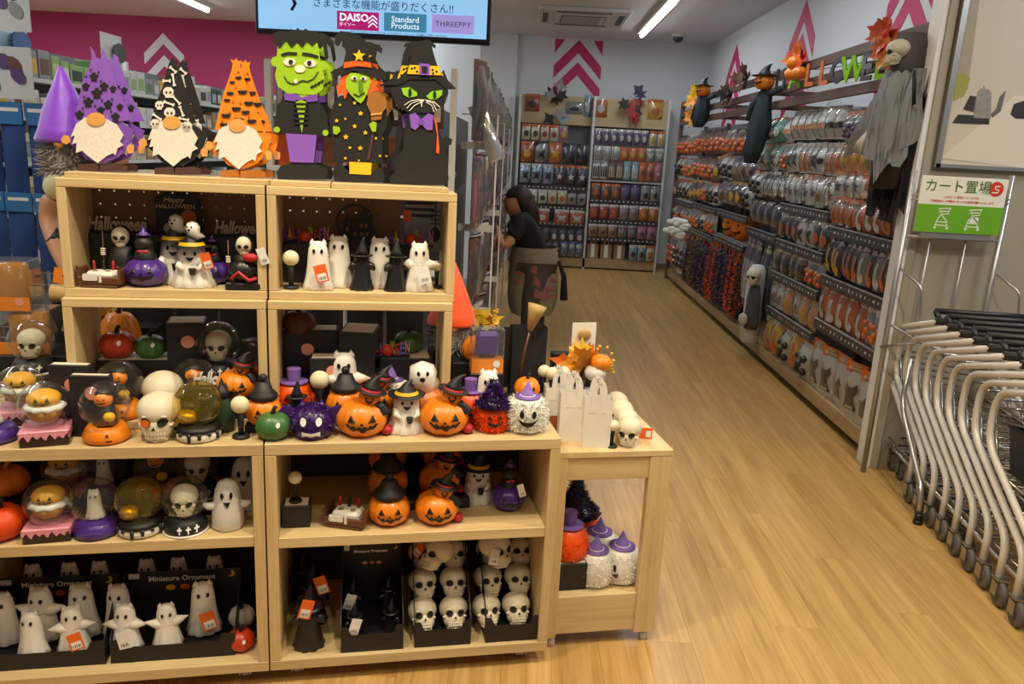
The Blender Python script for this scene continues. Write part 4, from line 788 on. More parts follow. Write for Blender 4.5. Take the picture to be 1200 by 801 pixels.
tipP = [(405, 300), (415, 262), (405, 215), (425, 240), (430, 265), (455, 270), (460, 240), (480, 255), (488, 290), (510, 350), (545, 440), (600, 545), (345, 560), (335, 540), (362, 430), (372, 370)]
gnome('purple felt gnome figure with black ghost print on its hat', 'purple felt gnome figure tucked behind the ghost-print gnome', 0, 0, 1, 'f_lil', None, 'f_purple', 'f_brown',
      [('printed_ghost', 'f_black', spook(*a)) for a in ((425, 352, .8), (388, 395, .7), (470, 395, .8), (438, 425, 1), (400, 465, .9), (488, 475, .8), (510, 405, .6), (360, 520, .8), (520, 530, .8), (455, 500, .7), (540, 485, .6))]+[('printed_dot', 'f_black', E2(x, y, 4, 4, 6)) for x, y in ((410, 320), (445, 330), (390, 350), (455, 370), (380, 440), (460, 455), (430, 480), (505, 450), (375, 490), (500, 505))], tipP)
tipB = [(412, 300), (420, 275), (438, 250), (445, 262), (460, 262), (458, 285), (480, 340), (515, 440), (545, 540), (330, 560), (335, 530), (365, 440), (395, 370)]
def bone(x, y, L, rot): c, s = math.cos(rot), math.sin(rot); return [(x+a*c-b*s, y+a*s+b*c) for a, b in ((-L, -4), (-L-5, -9), (-L-10, -3), (-L-7, 0), (-L-10, 4), (-L-4, 9), (-L, 4), (L, 4), (L+4, 9), (L+10, 4), (L+7, 0), (L+10, -3), (L+5, -9), (L, -4))]
def skp(x, y, s): return [(x-14*s, y+22*s), (x-15*s, y+12*s), (x-24*s, y+4*s), (x-24*s, y-12*s), (x-12*s, y-25*s), (x+12*s, y-25*s), (x+24*s, y-12*s), (x+24*s, y+4*s), (x+15*s, y+12*s), (x+14*s, y+22*s)]
dec = []
for (x, y, s) in ((418, 408, 1), (424, 500, 1.05), (356, 548, .9), (505, 562, 1), (376, 465, .8)):
    dec.append(('printed_skull', 'f_white', skp(x, y, s)))
    for k in (-1, 1): dec.append(('printed_eye', 'f_black', E2(x+k*9*s, y-1*s, 6*s, 7*s, 8)))
for (x, y, L, r) in ((442, 350, 20, 1.4), (440, 305, 12, .7), (455, 440, 18, .8), (420, 455, 18, .3), (480, 490, 16, 1.2), (365, 515, 16, .6), (490, 525, 16, .2), (410, 355, 10, 0)): dec.append(('printed_bone', 'f_white', bone(x, y, L, r)))
gnome('black felt gnome figure with white skulls and bones on its hat', 'black felt gnome figure tucked behind the skull-print gnome', 337, 18, .95, 'f_black', None, 'f_black', 'f_brown', dec, tipB)
tipO = [(405, 300), (412, 265), (400, 245), (420, 252), (428, 240), (438, 255), (455, 250), (448, 272), (455, 300), (480, 370), (510, 440), (560, 545), (560, 565), (325, 560), (345, 480), (370, 390)]
gnome('orange felt gnome figure with black bats on its hat', 'orange felt gnome figure tucked behind the bat-print gnome', 628, 32, .92, 'f_orange2', None, 'f_orange2', mat('f_ofoot', '#b06a24', **CLOTH),
      [('printed_bat', 'f_black', bat(*a)) for a in ((440, 330, .6), (400, 400, .7), (460, 395, .9), (385, 430, .6), (490, 445, .9), (430, 470, .9), (475, 485, .8), (380, 500, .9), (440, 520, 1), (505, 525, .9), (370, 540, .8), (410, 350, .5))]+[('printed_dot', 'f_orange', E2(x, y, 5, 5, 6)) for x, y in ((425, 370), (415, 435), (450, 440), (400, 480), (490, 500), (360, 520), (470, 545), (440, 300))], tipO)
# plush gnome behind on the left
def plush(hatkey, h):
    P = [(0, 0), (.2*h, 0), (.22*h, .1*h), (.2*h, .28*h), (.16*h, .34*h)]
    return ('plush_gnome', 'plush toy', [('body', MB().lathe(P, 20).mesh('plb', 'greyhair')), ('beard', tinsel(P, 900, .03, .002, seed=4).mesh('plt', 'greyhair'), None, None, 'stuff'), ('hat', MB().lathe([(.27*h, .3*h), (.28*h, .33*h), (.25*h, .42*h), (.19*h, .6*h), (.10*h, .82*h), (.02*h, 1.0*h), (0, 1.01*h)], 24, mod=lambda a, z: 1+.03*math.sin(3*a+z*60)).mesh('plh', hatkey)), ('nose', MB().ball((0, -.22*h, .3*h), .05*h, 12, 8).mesh('pln', 'f_tan'))])
mat('satinpurple', '#7a35c8', .45, var=.15, scale=30, bump=.3, sheen=.4); mat('satinorange', '#f0560f', .5, var=.12, scale=30, bump=.3, sheen=.3)
V(plush('satinpurple', .27), 'purple plush gnome with a shaggy grey beard behind the felt gnomes', 80, .315, 1.381, s=1)
# ---- upper left box
ZB = 1.1045
def ledge(u0, u1, v0, v1, z0, z1, label): place(('black_riser', 'riser', [('riser', MB().box(u0, v0, z0, u1, v1, z1, c=.0015).mesh('ledge', 'boxblack'))]), label, (0, 0, 0), M=DM)
ledge(-.475, -.025, .285, .34, 1.1042, 1.230, 'black riser block behind the reapers')
mat('signgrey', '#5b534c', .5); mat('signblack', '#15171a', .6)
def word_sign(s, w, key, shear=.25):
    t = text(s, w/3.9, .003, shear=shear, bold=.0009); z = min(v.z for v in t.v); mb = MB(); put(mb, t, Matrix.Diagonal((1, 1, 1.5, 1)) @ T(0, 0, -z+.003)); xs = [v.x for v in t.v]
    return ('word_sign', 'sign', [('lettering', mb.mesh('ws', key)), ('foot', MB().box(min(xs)-.004, -.012, 0, max(xs)+.004, .012, .005).mesh('wsf', 'signblack'))])
mat('signwood', '#c9bda6', .5, var=.1)
V(word_sign('Halloween', .135, 'signwood'), 'dark Halloween word sign on the black riser beside the pegboard holes', 136, .31, 1.2302)
V(word_sign('Halloween', .125, 'signwood'), 'dark Halloween word sign on the black riser above the hooded reaper with the tail', 281, .31, 1.2302)
ap = [(-.06, 0), (.06, 0), (.064, .05), (.055, .10), (.03, .112), (0, .108), (-.03, .113), (-.06, .098), (-.057, .05)]
hs = MB(); put(hs, text('Happy', .02, .0004, shear=.3), T(-.01, -.0045, .094)); put(hs, text('HALLOWEEN', .017, .0004), T(-.005, -.0045, .076))
V(('plaque', 'sign', [('panel', MB().prism(ap, -.004, .004).mesh('plq', 'signblack')), ('lettering', hs.mesh('plt', 'signwood')), ('moon', MB().fan(ell(.028, .048, .02, .02), flat(-.004), .0008).mesh('plm', mat('moonorange', '#b5651d', .6))),
   ('painted_ghost', MB().fan(ell(-.022, .016, .017, .016), flat(-.004), .0012).mesh('plg', 'signwood')), ('painted_ghost', MB().fan(ell(.025, .014, .013, .016), flat(-.004), .0016).mesh('plg', 'signwood'))]), 'black Happy Halloween plaque with an orange moon and ghosts', 209, .312, 1.2302)
reap = reaper(.155)
V(reap, 'black-robed reaper with a grey skull behind the purple pumpkin', 144, .245, ZB, rz=.1)
V(sled(.11), 'brown feast table ornament with plates in the upper left box', 120, .185, ZB, rz=-.1)
V(cat_pumpkin(.054, .072), 'purple jack-o-lantern with a black cat in a purple witch hat on top', 171, .205, ZB)
gb = ghost_big(.145, True, True, True)
V(ghost_big(.155, True, True), 'white ghost ornament in a witch hat behind its price-tagged twin', 207, .262, ZB)
V(gb, 'white ghost in a witch hat with a small ghost on top and a tag', 226, .205, ZB)
V(cat_pumpkin(.044, .062), 'purple pumpkin with a cat in the dark behind the ghosts', 250, .255, ZB)
rb = reaper(.145); bas = MB().box(-.046, -.04, 0, .046, .04, .02, 0, .003)
tailm = MB().tube([(-.03, -.042, .03), (-.01, -.045, .05), (.015, -.045, .028), (.035, -.042, .034)], .005, 6)
V(('reaper_on_pumpkin_ornament', 'ornament', [('base', bas.mesh('rbb', 'boxblack'))]+[(a[0], a[1].copy())+tuple(a[2:]) for a in rb[2]]+[('black_pumpkin', MB().lathe(pump_prof(.042, .06), 40, (0, -.004, .02), mod=ribs()).mesh('rbp', 'ghostblack')), ('red_tail', tailm.mesh('rbt', 'redband')), ('red_bow', MB().ball((.02, -.035, .088), (.022, .012, .012), 10, 6).mesh('rbw', 'redband')), quad_tag(.022, .045, 'tag_white', .045, -.045, .115, -.35, 0)]), 'hooded reaper with a bare skull sitting on a black pumpkin with red tail', 287, .19, ZB)
# ---- upper right box
ledge(.028, .40, .285, .34, 1.1042, 1.215, 'black riser block behind the row of ghosts')
def letter_sign(s, cols, w):
    p = [('foot', MB().box(-w/2, -.01, 0, w/2, .01, .004).mesh('lsf', 'signblack'))]; n = len(s)
    for i, ch in enumerate(s):
        x = -w/2+w*(i+.5)/n
        if ch == 'O': p.append(('pumpkin_letter', MB().lathe(pump_prof(.02, .032), 24, (x, 0, .004), mod=ribs()).mesh('lsp', cols[i])))
        else: t = MB(); tt = text(ch, .05, .002, bold=.0006); zz = min(v.z for v in tt.v); xs = [v.x for v in tt.v]; put(t, tt, T(x, 0, .004-zz+.004*(i % 3)) @ Matrix.Diagonal((w/n*.85/(max(xs)-min(xs)), 1, 1, 1)) @ T(-(max(xs)+min(xs))/2, 0, 0)); p.append(('letter', t.mesh('lsl', cols[i])))
    return ('letter_sign', 'sign', p)
cols = ['f_purple', 'yellow', 'redband', 'f_lil', 'pred', 'f_eye', 'redband', 'f_lil', 'pinkicing']
LS = letter_sign('HALLOWEEN', cols, .13)
V(LS, 'small colourful Halloween letter sign on the riser left of the castle ornament', 358, .31, 1.2152)
V(LS, 'small colourful Halloween letter sign on the riser right of the castle ornament', 482, .31, 1.2152)
ringp = [(.052*math.cos(a), .062+.052*math.sin(a)) for a in [2*PI*i/28*.78+PI*.05 for i in range(29)]]; cast = MB().prism(curve_bar(ringp, .006), -.004, .004)
cast.prism([(-.055, 0), (.06, 0), (.058, .014), (-.052, .016)], -.006, .006)
for x, w, h2 in ((-.022, .022, .06), (.025, .032, .075), (.0, .02, .045), (.045, .018, .04)): cast.box(x-w/2, -.004, .01, x+w/2, .004, h2).prism([(x-w*.65, h2), (x+w*.65, h2), (x, h2+.03)], -.004, .004)
wn = MB()
for x, z in ((-.022, .045), (.018, .055), (.032, .055), (.02, .03), (.034, .03), (0, .03)): wn.box(x-.004, -.005, z-.005, x+.004, -.0038, z+.006)
V(('castle_ornament', 'ornament', [('silhouette', cast.mesh('cas', 'signblack')), ('windows', wn.mesh('casw', mat('casglow', '#8a5a24', .6)))]), 'dark haunted castle silhouette ornament inside a moon ring', 416, .31, 1.2152)
V(ball_doll(.105), 'small dark figure with a round cream head in the upper right box', 341, .195, ZB)
V(ghost(.14, 0, 'tag_orange'), 'white cat-eared ghost ornament with a big orange price tag', 373, .195, ZB)
V(ghost(.15, 0), 'plain white cat-eared ghost standing behind the orange-tagged ghost', 397, .245, ZB)
gw = ghost_witch(.142)
V(gw, 'black ghost in a witch hat standing between two white ghosts', 424, .195, ZB)
V(ghost(.147, 0), 'plain white cat-eared ghost standing between the two black ghosts', 445, .245, ZB)
V(gw, 'black ghost in a witch hat turned beside the star-armed ghost', 464, .19, ZB, rz=.35)
V(ghost(.142, 1, 'tag_white'), 'white star-armed ghost ornament with a white price tag', 491, .20, ZB)
V(ball_doll(.08), 'small dark round-headed figure behind the star-armed ghost', 512, .25, ZB)
sk = [('card', MB().box(-.055, 0, 0, .055, .002, .16).mesh('skc', mat('greyblue', '#8d9aa0', .6)))]+[('stripe', MB().box(-.055, -.001, .10+k*.018, .03, .0002, .109+k*.018).mesh('sks', 'eyeblack')) for k in range(4)]+[('skeleton_print', MB().prism(ell(.035, .05, .016, .022), -.001, .0002).mesh('skp', 'eyeblack')), ('rib_print', MB().box(.02, -.001, .08, .05, .0002, .084).box(.02, -.001, .092, .05, .0002, .096).box(.02, -.001, .104, .05, .0002, .108).box(.02, -.001, .116, .05, .0002, .12).box(.033, -.0012, .07, .037, .0002, .15).mesh('skr', 'eyeblack')), ('price_tag', MB().box(-.06, -.003, .085, -.036, -.0015, .12).mesh('skt', 'tag_orange'))]
V(('skeleton_card', 'package', sk), 'grey card with black stripes and a skeleton print beside the ghosts', 496, .338, 1.198)
# ---- lower left box
ZL0 = .7492
for lab, px, v, kk in (('red-orange pumpkin with a dark stem in the lower left box', 137, .275, pumpkin(.048, .072, 'pred', True)), ('green pumpkin with a dark stem in the lower left box', 176, .275, pumpkin(.043, .062, 'pgreen', True))):
    V(kk, lab, px, v, .8872)
place(('black_gift_box', 'box', black_box(.19, .09, .138, False)[2]), 'long black box under the red and green pumpkins', D(-.372, .285, ZL0), TH)
V(black_box(.10, .09, .19), 'tall black box in the lower left display box', 222, .29, ZL0+.03, rz=.1)
ledge(-.27, -.03, .235, .335, ZL0, ZL0+.0298, 'flat black carton under the tall black box')
V(globe('skull', 'black'), 'skull snow globe on a black base inside the lower left box', 256, .265, ZL0+.09)
ledge(-.17, -.06, .236, .334, ZL0+.03, ZL0+.0895, 'black block under the inner skull snow globe')
V(word_sign('Halloween', .12, 'tag_white'), 'white Halloween word sign in front of the skull snow globe', 255, .165, ZL0+.085)
ledge(-.20, -.03, .15, .185, ZL0, ZL0+.0845, 'narrow black block under the white Halloween sign')
mat('foil', '#3a332c', .25, metal=.3, var=.4, scale=40)
V(('wrapped_ornament', 'package', [('bag', MB().lathe([(0, 0), (.05, 0), (.058, .03), (.05, .09), (.028, .12), (.035, .14), (0, .14)], 18, mod=lambda a, z: 1+.1*math.sin(5*a+80*z)).mesh('wrb', 'foil')), ('contents', MB().lathe(pump_prof(.034, .05), 32, (0, -.028, .04), mod=ribs()).mesh('wrc', mat('dimorange', '#8a4314', .5)))]), 'dark cellophane wrapped pumpkin beside the skull globe', 300, .255, ZL0+.03)
# ---- lower right box
V(black_box(.19, .07, .20), 'wide black box with a round pink sticker in the lower right box', 358, .29, ZL0)
V(black_box(.115, .06, .135), 'black box with a round pink sticker standing in front of the wider one', 388, .215, ZL0)
place(black_box(.10, .12, .23, False), 'tall narrow dark box beside the multicoloured letter sign', D(.245, .262, ZL0), TH-.15)
place(black_box(.13, .10, .10, False), 'dark box lying under the green pumpkin', D(.385, .26, ZL0), TH)
place(black_box(.15, .10, .05, False), 'flat dark box carrying the green pumpkin and letter sign', D(.375, .258, ZL0+.1022), TH)
V(pumpkin(.045, .06, 'pgreen'), 'green pumpkin on the flat dark box in the lower right box', 479, .285, ZL0+.154)
V(LS, 'bright Halloween letter sign on the dark boxes of the lower right box', 454, .222, ZL0+.154)
V(pumpkin(.05, .07, mat('dimpump', '#5e3420', .5)), 'brown pumpkin on top of the wide black box', 350, .29, ZL0+.2015)
# ---- on the table tops
ZT0 = .7262
def G(kind, label, px, py, z=ZT0, rz=0, group=None, s=1):
    u, v = dz(px, py, z); return place(kind, label, D(u, v, z), TH+rz, group, s)
g_cake, g_wit, g_cat, g_skull, g_ghost = globe('cupcake', 'cake'), globe('witch', 'pumpkin'), globe('cat', 'white', glass='gold_glass'), globe('skull', 'black'), globe('ghost', 'purple')
V(g_cake, 'cupcake snow globe on pink icing base in front on the table top', 54, .062, ZT0, rz=.2)
V(g_cake, 'cupcake snow globe on pink icing base half hidden beside the dark boxes', 26, .215, ZT0, rz=.2)
V(g_ghost, 'ghost snow globe on a purple base at the end of the table top', -9, .07, ZT0)
V(g_wit, 'pumpkin-headed witch snow globe on a jack-o-lantern base next to the skulls', 124, .060, ZT0)
V(g_wit, 'pumpkin-headed witch snow globe standing behind its twin', 142, .175, ZT0)
V(g_cat, 'black cat snow globe with golden glass and dripping base', 232, .062, ZT0)
V(globe('witch', 'white'), 'pumpkin witch snow globe behind the cat globe', 229, .20, ZT0)
k = skull(.122); V((k[0], k[1], k[2]+[('orange_eye', MB().fan(ell(-.0195, .058, .011, .010), lambda x, z: -.0545, .002).mesh('oe', 'tag_orange'))]), 'cream skull ornament with an orange eye in front of two other skulls', 186, .066, ZT0)
V(skull(.122), 'cream skull ornament in the middle of a row of three', 192, .18, ZT0, rz=.2)
V(skull(.122), 'cream skull ornament at the back of a row of three', 190, .285, ZT0)
place(black_box(.10, .03, .185), 'black box with a white edge and pink sticker behind the cupcake globe', D(-.487, .118, ZT0), TH-.1)
place(black_box(.10, .025, .165), 'smaller black box with a pink sticker in front of the larger one', D(-.432, .088, ZT0), TH-.1)
G(('globe_riser', 'riser', [('riser', MB().box(-.06, -.06, 0, .06, .06, .08, c=.002).mesh('gr', 'boxblack'))]), 'black block under the big skull snow globe', 43, 466, ZT0)
u, v = dz(43, 466, ZT0)
place(g_skull, 'skull snow globe with white crosses on its black base on a block', D(u, v, ZT0+.0805), TH)
V(witch_pumpkin(.054, .074), 'small witch-hatted pumpkin group beside the lower left box', 277, .175, ZT0+.075)
ledge(-.145, -.03, .135, .16, ZT0+.0232, ZT0+.0745, 'low black block under the small witch-hatted pumpkins')
V(('bottle_ornament', 'ornament', [('body', MB().lathe([(0, 0), (.03, 0), (.034, .04), (.028, .08), (.02, .10), (0, .11)], 16).mesh('bo', 'darkgreen')), ('hat', MB().lathe([(.03, .1), (.012, .115), (0, .15)], 14).mesh('bh', 'hatblack'))]), 'dark green witch figure behind the cat snow globe', 261, .115, ZT0)
V(lid_pumpkin(.05, .075), 'orange jack-o-lantern with a black lid beside the green pumpkin', 309, .105, ZT0+.02, rz=.2)
ledge(-.06, .05, .085, .125, ZT0, ZT0+.0198, 'flat block under the lidded jack-o-lantern')
V(ball_doll(.115), 'small dark figure with a round cream head and orange tag beside the cat globe', 282, .055, ZT0)
V(pumpkin(.047, .07, 'pgreen', True), 'glossy green pumpkin with a white sticker over the gap between the units', 320, .048, ZT0)
# right table top
V(tinsel_thing('tin_orange', .13, 'top'), 'orange tinsel jack-o-lantern with lilac top hat behind the dark monster', 345, .185, ZT0)
V(ghost_witch(.135), 'black witch-hatted ghost with a white tag behind the purple tinsel monster', 348, .12, ZT0, rz=.2)
V(ball_doll(.13), 'dark figure with a round cream head behind the purple tinsel monster', 375, .16, ZT0)
V(ghost(.155, 1, 'tag_orange'), 'white star-armed ghost with an orange tag behind the lidded pumpkin', 403, .20, ZT0, s=1.18)
Pm = [(0, 0), (.045, 0), (.055, .02), (.056, .045), (.046, .07), (.02, .085), (0, .087)]
wings = []
for sg in (-1, 1): wings.append(('wing', MB().prism([(sg*.045, .075), (sg*.075, .085), (sg*.10, .055), (sg*.085, .05), (sg*.078, .035), (sg*.065, .042), (sg*.05, .03)], -.008, .008).lathe([(.014, 0), (0, .03)], 8, (sg*.025, 0, .075)).mesh('mw', 'tin_purple')))
fm = MB(); sfm = surfP(Pm)
for sg in (-1, 1): fm.fan(ell(sg*.02, .058, .008, .011), sfm, .012)
fm.strip([(t*.024, .028+.004*abs(t)) for t in (-1, -.5, 0, .5, 1)], [(t*.024, .018+.004*(i % 2)) for i, t in enumerate((-1, -.5, 0, .5, 1))], sfm, .012)
V(('tinsel_monster', 'ornament', [('body', MB().lathe(Pm, 24).mesh('mb', 'tin_purple')), ('tinsel', tinsel(Pm, 1500, .010, seed=3).mesh('mt', 'tin_purple'), None, None, 'stuff'), ('face', fm.mesh('mf', 'tag_white'))]+wings), 'dark purple tinsel bat monster with white eyes and mouth', 366, .062, ZT0)
V(lid_pumpkin(.055, .082), 'orange jack-o-lantern with a black lid behind the tinsel monster', 405, .145, ZT0)
wpk = witch_pumpkin(.063, .085)
V(wpk, 'jack-o-lantern with a witch-hatted pumpkin rider beside the tinsel monster', 424, .072, ZT0, s=1.13)
V(witch_pumpkin(.058, .085), 'jack-o-lantern with a witch-hatted rider hidden behind its twin', 440, .165, ZT0)
V(tinsel_thing('tin_white', .135, 'cone', 'smile'), 'white tinsel ghost with a lilac cone hat behind the hatted ghost', 458, .20, ZT0)
V(ghost_big(.13, True), 'white ghost ornament in a black hat between the two ridden jack-o-lanterns', 476, .085, ZT0, s=1.1)
bp = ghost_big(.10, False); 
V(('ghost_on_pumpkin_ornament', 'ornament', [('pumpkin', MB().lathe(pump_prof(.05, .07), 40, mod=ribs()).mesh('gpk', mat('peach', '#e08a52', .45))), ('ghost', MB().tube([(.03, 0, .07), (0, -.01, .075), (-.012, -.015, .1), (-.015, -.015, .125), (-.015, -.015, .137)], [.012, .03, .036, .03, .004], 16).mesh('gpg', 'ghostwhite'), [('face', MB().fan(ell(-.026, .115, .004, .006), surfE((-.015, -.015, .11), (.036, .036, .04)), .004).fan(ell(-.004, .115, .004, .006), surfE((-.015, -.015, .11), (.036, .036, .04)), .004).fan(ell(-.016, .10, .007, .006), surfE((-.015, -.015, .11), (.036, .036, .04)), .004).mesh('gpf', 'eyeblack'))])]), 'small white ghost leaning over a peach pumpkin', 500, .175, ZT0, s=1.15)
V(wpk, 'jack-o-lantern with a witch-hatted pumpkin rider beside the tinsel witch hat', 520, .074, ZT0, rz=-.05, s=1.13)
V(tinsel_thing('tin_orange', .125, 'top'), 'orange tinsel jack-o-lantern with lilac top hat behind the ridden jack-o-lantern', 551, .17, ZT0)
V(tinsel_thing('tin_orange', .105, 'witch'), 'orange tinsel pumpkin under a tall dark purple tinsel witch hat', 577, .085, ZT0, s=1.08)
V(ghost(.16, 0), 'white cat-eared ghost behind the tall tinsel witch hat', 571, .165, ZT0)
V(tinsel_thing('tin_white', .125, 'cone', 'smile', 1900), 'white tinsel ghost with a lilac cone hat at the table corner', 617, .08, ZT0, rz=-.15, s=1.15)
# hanging packs and figures behind, on the rear unit
def stand_pack(w, h, d, topk, botk): return ('boxed_decoration', 'package', [('contents', MB().box(-w*.38, -d*.3, h*.34, w*.38, d*.3, h*.92, 0, .012).mesh('spc', topk)), ('label_card', MB().box(-w/2, -d/2, 0, w/2, d/2, h*.32, 0, .001).mesh('spl', botk)), ('clear_case', MB().box(-w/2-.001, -d/2-.001, h*.32, w/2+.001, d/2+.001, h, 0, .002).mesh('spp', 'plastic_clear')), ('round_sticker', MB().fan(ell(w*.28, h*.22, .011, .011), flat(-d/2), .0014).mesh('sps', 'tag_white'))])
u5 = ud(583, 400, .19)[0]
place(('display_block', 'riser', [('riser', MB().box(-.05, -.025, 0, .05, .025, .13, c=.002).mesh('dbl', 'boxblack'))]), 'black block under the purple boxed decoration', D(.615, .225, ZT0), TH)
place(stand_pack(.095, .135, .045, 'ppurple', mat('packorange', '#e0882c', .5)), 'clear-cased purple decoration with an orange label standing above the tinsel hats', D(.615, .225, ZT0+.1302), TH)
V(pumpkin(.05, .075, 'porange'), 'orange pumpkin hanging back behind the boxed purple decoration', 560, .30, ZT0+.145)
ledge(.52, .68, .27, .40, ZT0, ZT0+.1445, 'dark block under the rear orange pumpkin')
for i, (px, v, z) in enumerate(((618, .20, ZT0+.055), (620, .135, ZT0+.02))):
    k = pumpkin(.040, .062, 'porange'); sf = surfP(pump_prof(.04, .062)); f = MB()
    for s in (-1, 1): f.fan(ell(s*.012, .038, .004, .006), sf, .003)
    f.strip([(t*.014, .026+.003*abs(t)) for t in (-1, -.5, 0, .5, 1)], [(t*.014, .025-.006*(1-t*t)) for t in (-1, -.5, 0, .5, 1)], sf, .003)
    V(('smiling_pumpkin', 'pumpkin', k[2]+[('face', f.mesh('spf', 'eyeblack'))]), ('smooth orange smiling pumpkin on a tall block behind the corner ghost', 'smooth orange smiling pumpkin on a low block behind the corner ghost')[i], px, v, z)
ledge(.665, .79, .115, .165, ZT0, ZT0+.0198, 'low block under the smiling pumpkin'); ledge(.66, .79, .170, .25, ZT0, ZT0+.0548, 'taller block under the rear smiling pumpkin')
V(plush('satinorange', .28), 'orange plush gnome with a grey beard behind the lower right box', 529, .42, ZT0+.15)
ledge(.47, .66, .405, .60, ZT0, ZT0+.1495, 'dark block under the orange plush gnome')
# black shopping bags and broom bundle
def bag(w, d, h, key, handle=True):
    mb = MB().add([(-w/2, -d/2, 0), (w/2, -d/2, 0), (w/2, d/2, 0), (-w/2, d/2, 0), (-w/2*1.02, -d/2, h), (w/2*1.02, -d/2, h), (w/2*1.02, d/2, h), (-w/2*1.02, d/2, h), (-w*.49, 0, h*.5), (w*.49, 0, h*.5)], [(3, 2, 1, 0), (0, 1, 5, 4), (2, 3, 7, 6), (1, 2, 9), (1, 9, 5), (2, 6, 9), (5, 9, 6), (3, 0, 8), (0, 4, 8), (3, 8, 7), (4, 7, 8)])
    p = [('bag_body', mb.mesh('bgb', key))]
    if handle:
        for y in (-d/2, d/2):
            hp = [(-w*.2, y, h*.72), (-w*.2, y, h), (-w*.17, y, h*1.22), (-w*.08, y, h*1.34), (w*.08, y, h*1.34), (w*.17, y, h*1.22), (w*.2, y, h), (w*.2, y, h*.72)]
            hm = MB()
            for a, b in zip(hp, hp[1:]):
                dd = (Vector(b)-Vector(a)).normalized(); sd = Vector((0, -1 if y < 0 else 1, 0)).cross(dd)*w*.09
                hm.add([Vector(a)-sd+Vector((0, -.001, 0)), Vector(a)+sd+Vector((0, -.001, 0)), Vector(b)+sd+Vector((0, -.001, 0)), Vector(b)-sd+Vector((0, -.001, 0)), Vector(a)-sd+Vector((0, .001, 0)), Vector(a)+sd+Vector((0, .001, 0)), Vector(b)+sd+Vector((0, .001, 0)), Vector(b)-sd+Vector((0, .001, 0))], [(0, 1, 2, 3), (7, 6, 5, 4), (0, 4, 5, 1), (2, 6, 7, 3), (1, 5, 6, 2), (0, 3, 7, 4)])
            p.append(('handle', hm.mesh('bgh', key)))
    return ('shopping_bag', 'bag', p)
mat('bagwhite', '#e6e2d8', .7, var=.05, scale=30, bump=.2); mat('bagblack', '#18181a', .8, var=.1)
V(bag(.11, .05, .24, 'bagblack', False), 'tall black paper bag behind the smiling pumpkins', 616, .36, ZT0)
V(bag(.09, .04, .20, 'bagblack', False), 'narrower black bag beside the broom bundle', 590, .50, ZT0)
br = MB().tube([(0, 0, 0), (.02, 0, .16), (.035, 0, .24)], .004, 6); bs = MB().tube([(.035, 0, .24), (.05, 0, .30), (.055, 0, .32)], [.008, .024, .03], 10)
V(('small_broom', 'broom', [('stick', br.mesh('brs', 'brownwood')), ('bristles', bs.mesh('brb', mat('straw', '#b99a5e', .8)))]), 'small straw broom standing behind the smiling pumpkins', 604, .30, ZT0)
# ---- end table
ZC = .6555
for i, (px, v, rz, lab) in enumerate(((652, .245, -.1, 'white tote bag with a small orange label on its side'), (670, .18, -.12, 'white tote bag in the middle of the row'), (698, .125, -.15, 'white tote bag beside the little skull stack'))):
    k = bag(.082, .05, .15, 'bagwhite')
    if i == 0: k = (k[0], k[1], k[2]+[('label_card', MB().box(-.03, -.0275, .01, .01, -.0262, .06).mesh('tl', mat('brownlabel', '#a4562a', .6)))])
    V(k, lab, px, v, ZC, rz=rz)
mat('bonew', '#e3dcc4', .5, var=.08)
for i, (px, v, z, lab) in enumerate(((737, .12, 0, 'small cream skull at the front edge of the end table'), (733, .195, 0.0, 'small cream skull second in the row on the end table'), (728, .275, 0.0, 'small cream skull third in the row on the end table'), (722, .36, 0, 'small cream skull at the far end of the end table row'))):
    V(skull(.088), lab, px, v, ZC+z, rz=-.5)
V(ball_doll(.085), 'small dark figure with a round cream head in front of the tote bags', 718, .105, ZC)
V(('price_card', 'card', [('card', MB().box(-.02, -.001, 0, .02, .001, .035).mesh('pc', 'tag_orange')), ('barcode', MB().box(0, -.0016, .006, .016, -.0009, .026).mesh('pcb', 'tag_white'))]), 'orange price card lying beside the small skulls', 758, .165, ZC, rz=-.2)
u, v = dz(690, 470, ZC); 
place(('felt_block', 'riser', [('riser', MB().box(.81, .27, ZC, 1.0, .42, ZC+.10, c=.004).mesh('fblk', 'bagwhite'))]), 'white felt block on the end table behind the tote bags', (0, 0, 0), M=DM)
for i, (px, v, z, lab) in enumerate(((637, .30, .10, 'round cream head figure beside the leaf bouquet'), (646, .275, .10, 'second round cream head figure beside the leaf bouquet'), (660, .285, .10, 'third round cream head figure beside the leaf bouquet'))): V(ball_doll(.10), lab, px, v, ZC+z)
mat('leafy', '#d9932a', .6, var=.2); mat('leafyel2', '#e6bf3a', .6, var=.2); mat('leafor', '#d2661c', .6, var=.2); mat('berry', '#d8a52e', .5)
def leaf_mb(mb, base, d, L, W, m=0):
    d = Vector(d).normalized(); sd = d.cross(Vector((0, -1, .2))).normalized(); n = sd.cross(d)*L*.06; b = Vector(base)
    pts = [b, b+d*L*.3+sd*W*.5+n, b+d*L*.45+sd*W*.25+n, b+d*L*.65+sd*W*.42+n, b+d*L*.75+sd*W*.15, b+d*L, b+d*L*.75-sd*W*.15, b+d*L*.65-sd*W*.42+n, b+d*L*.45-sd*W*.25+n, b+d*L*.3-sd*W*.5+n]
    c = b+d*L*.5; mb.add([c]+pts, [(0, 1+i, 1+(i+1) % len(pts)) for i in range(len(pts))], m)
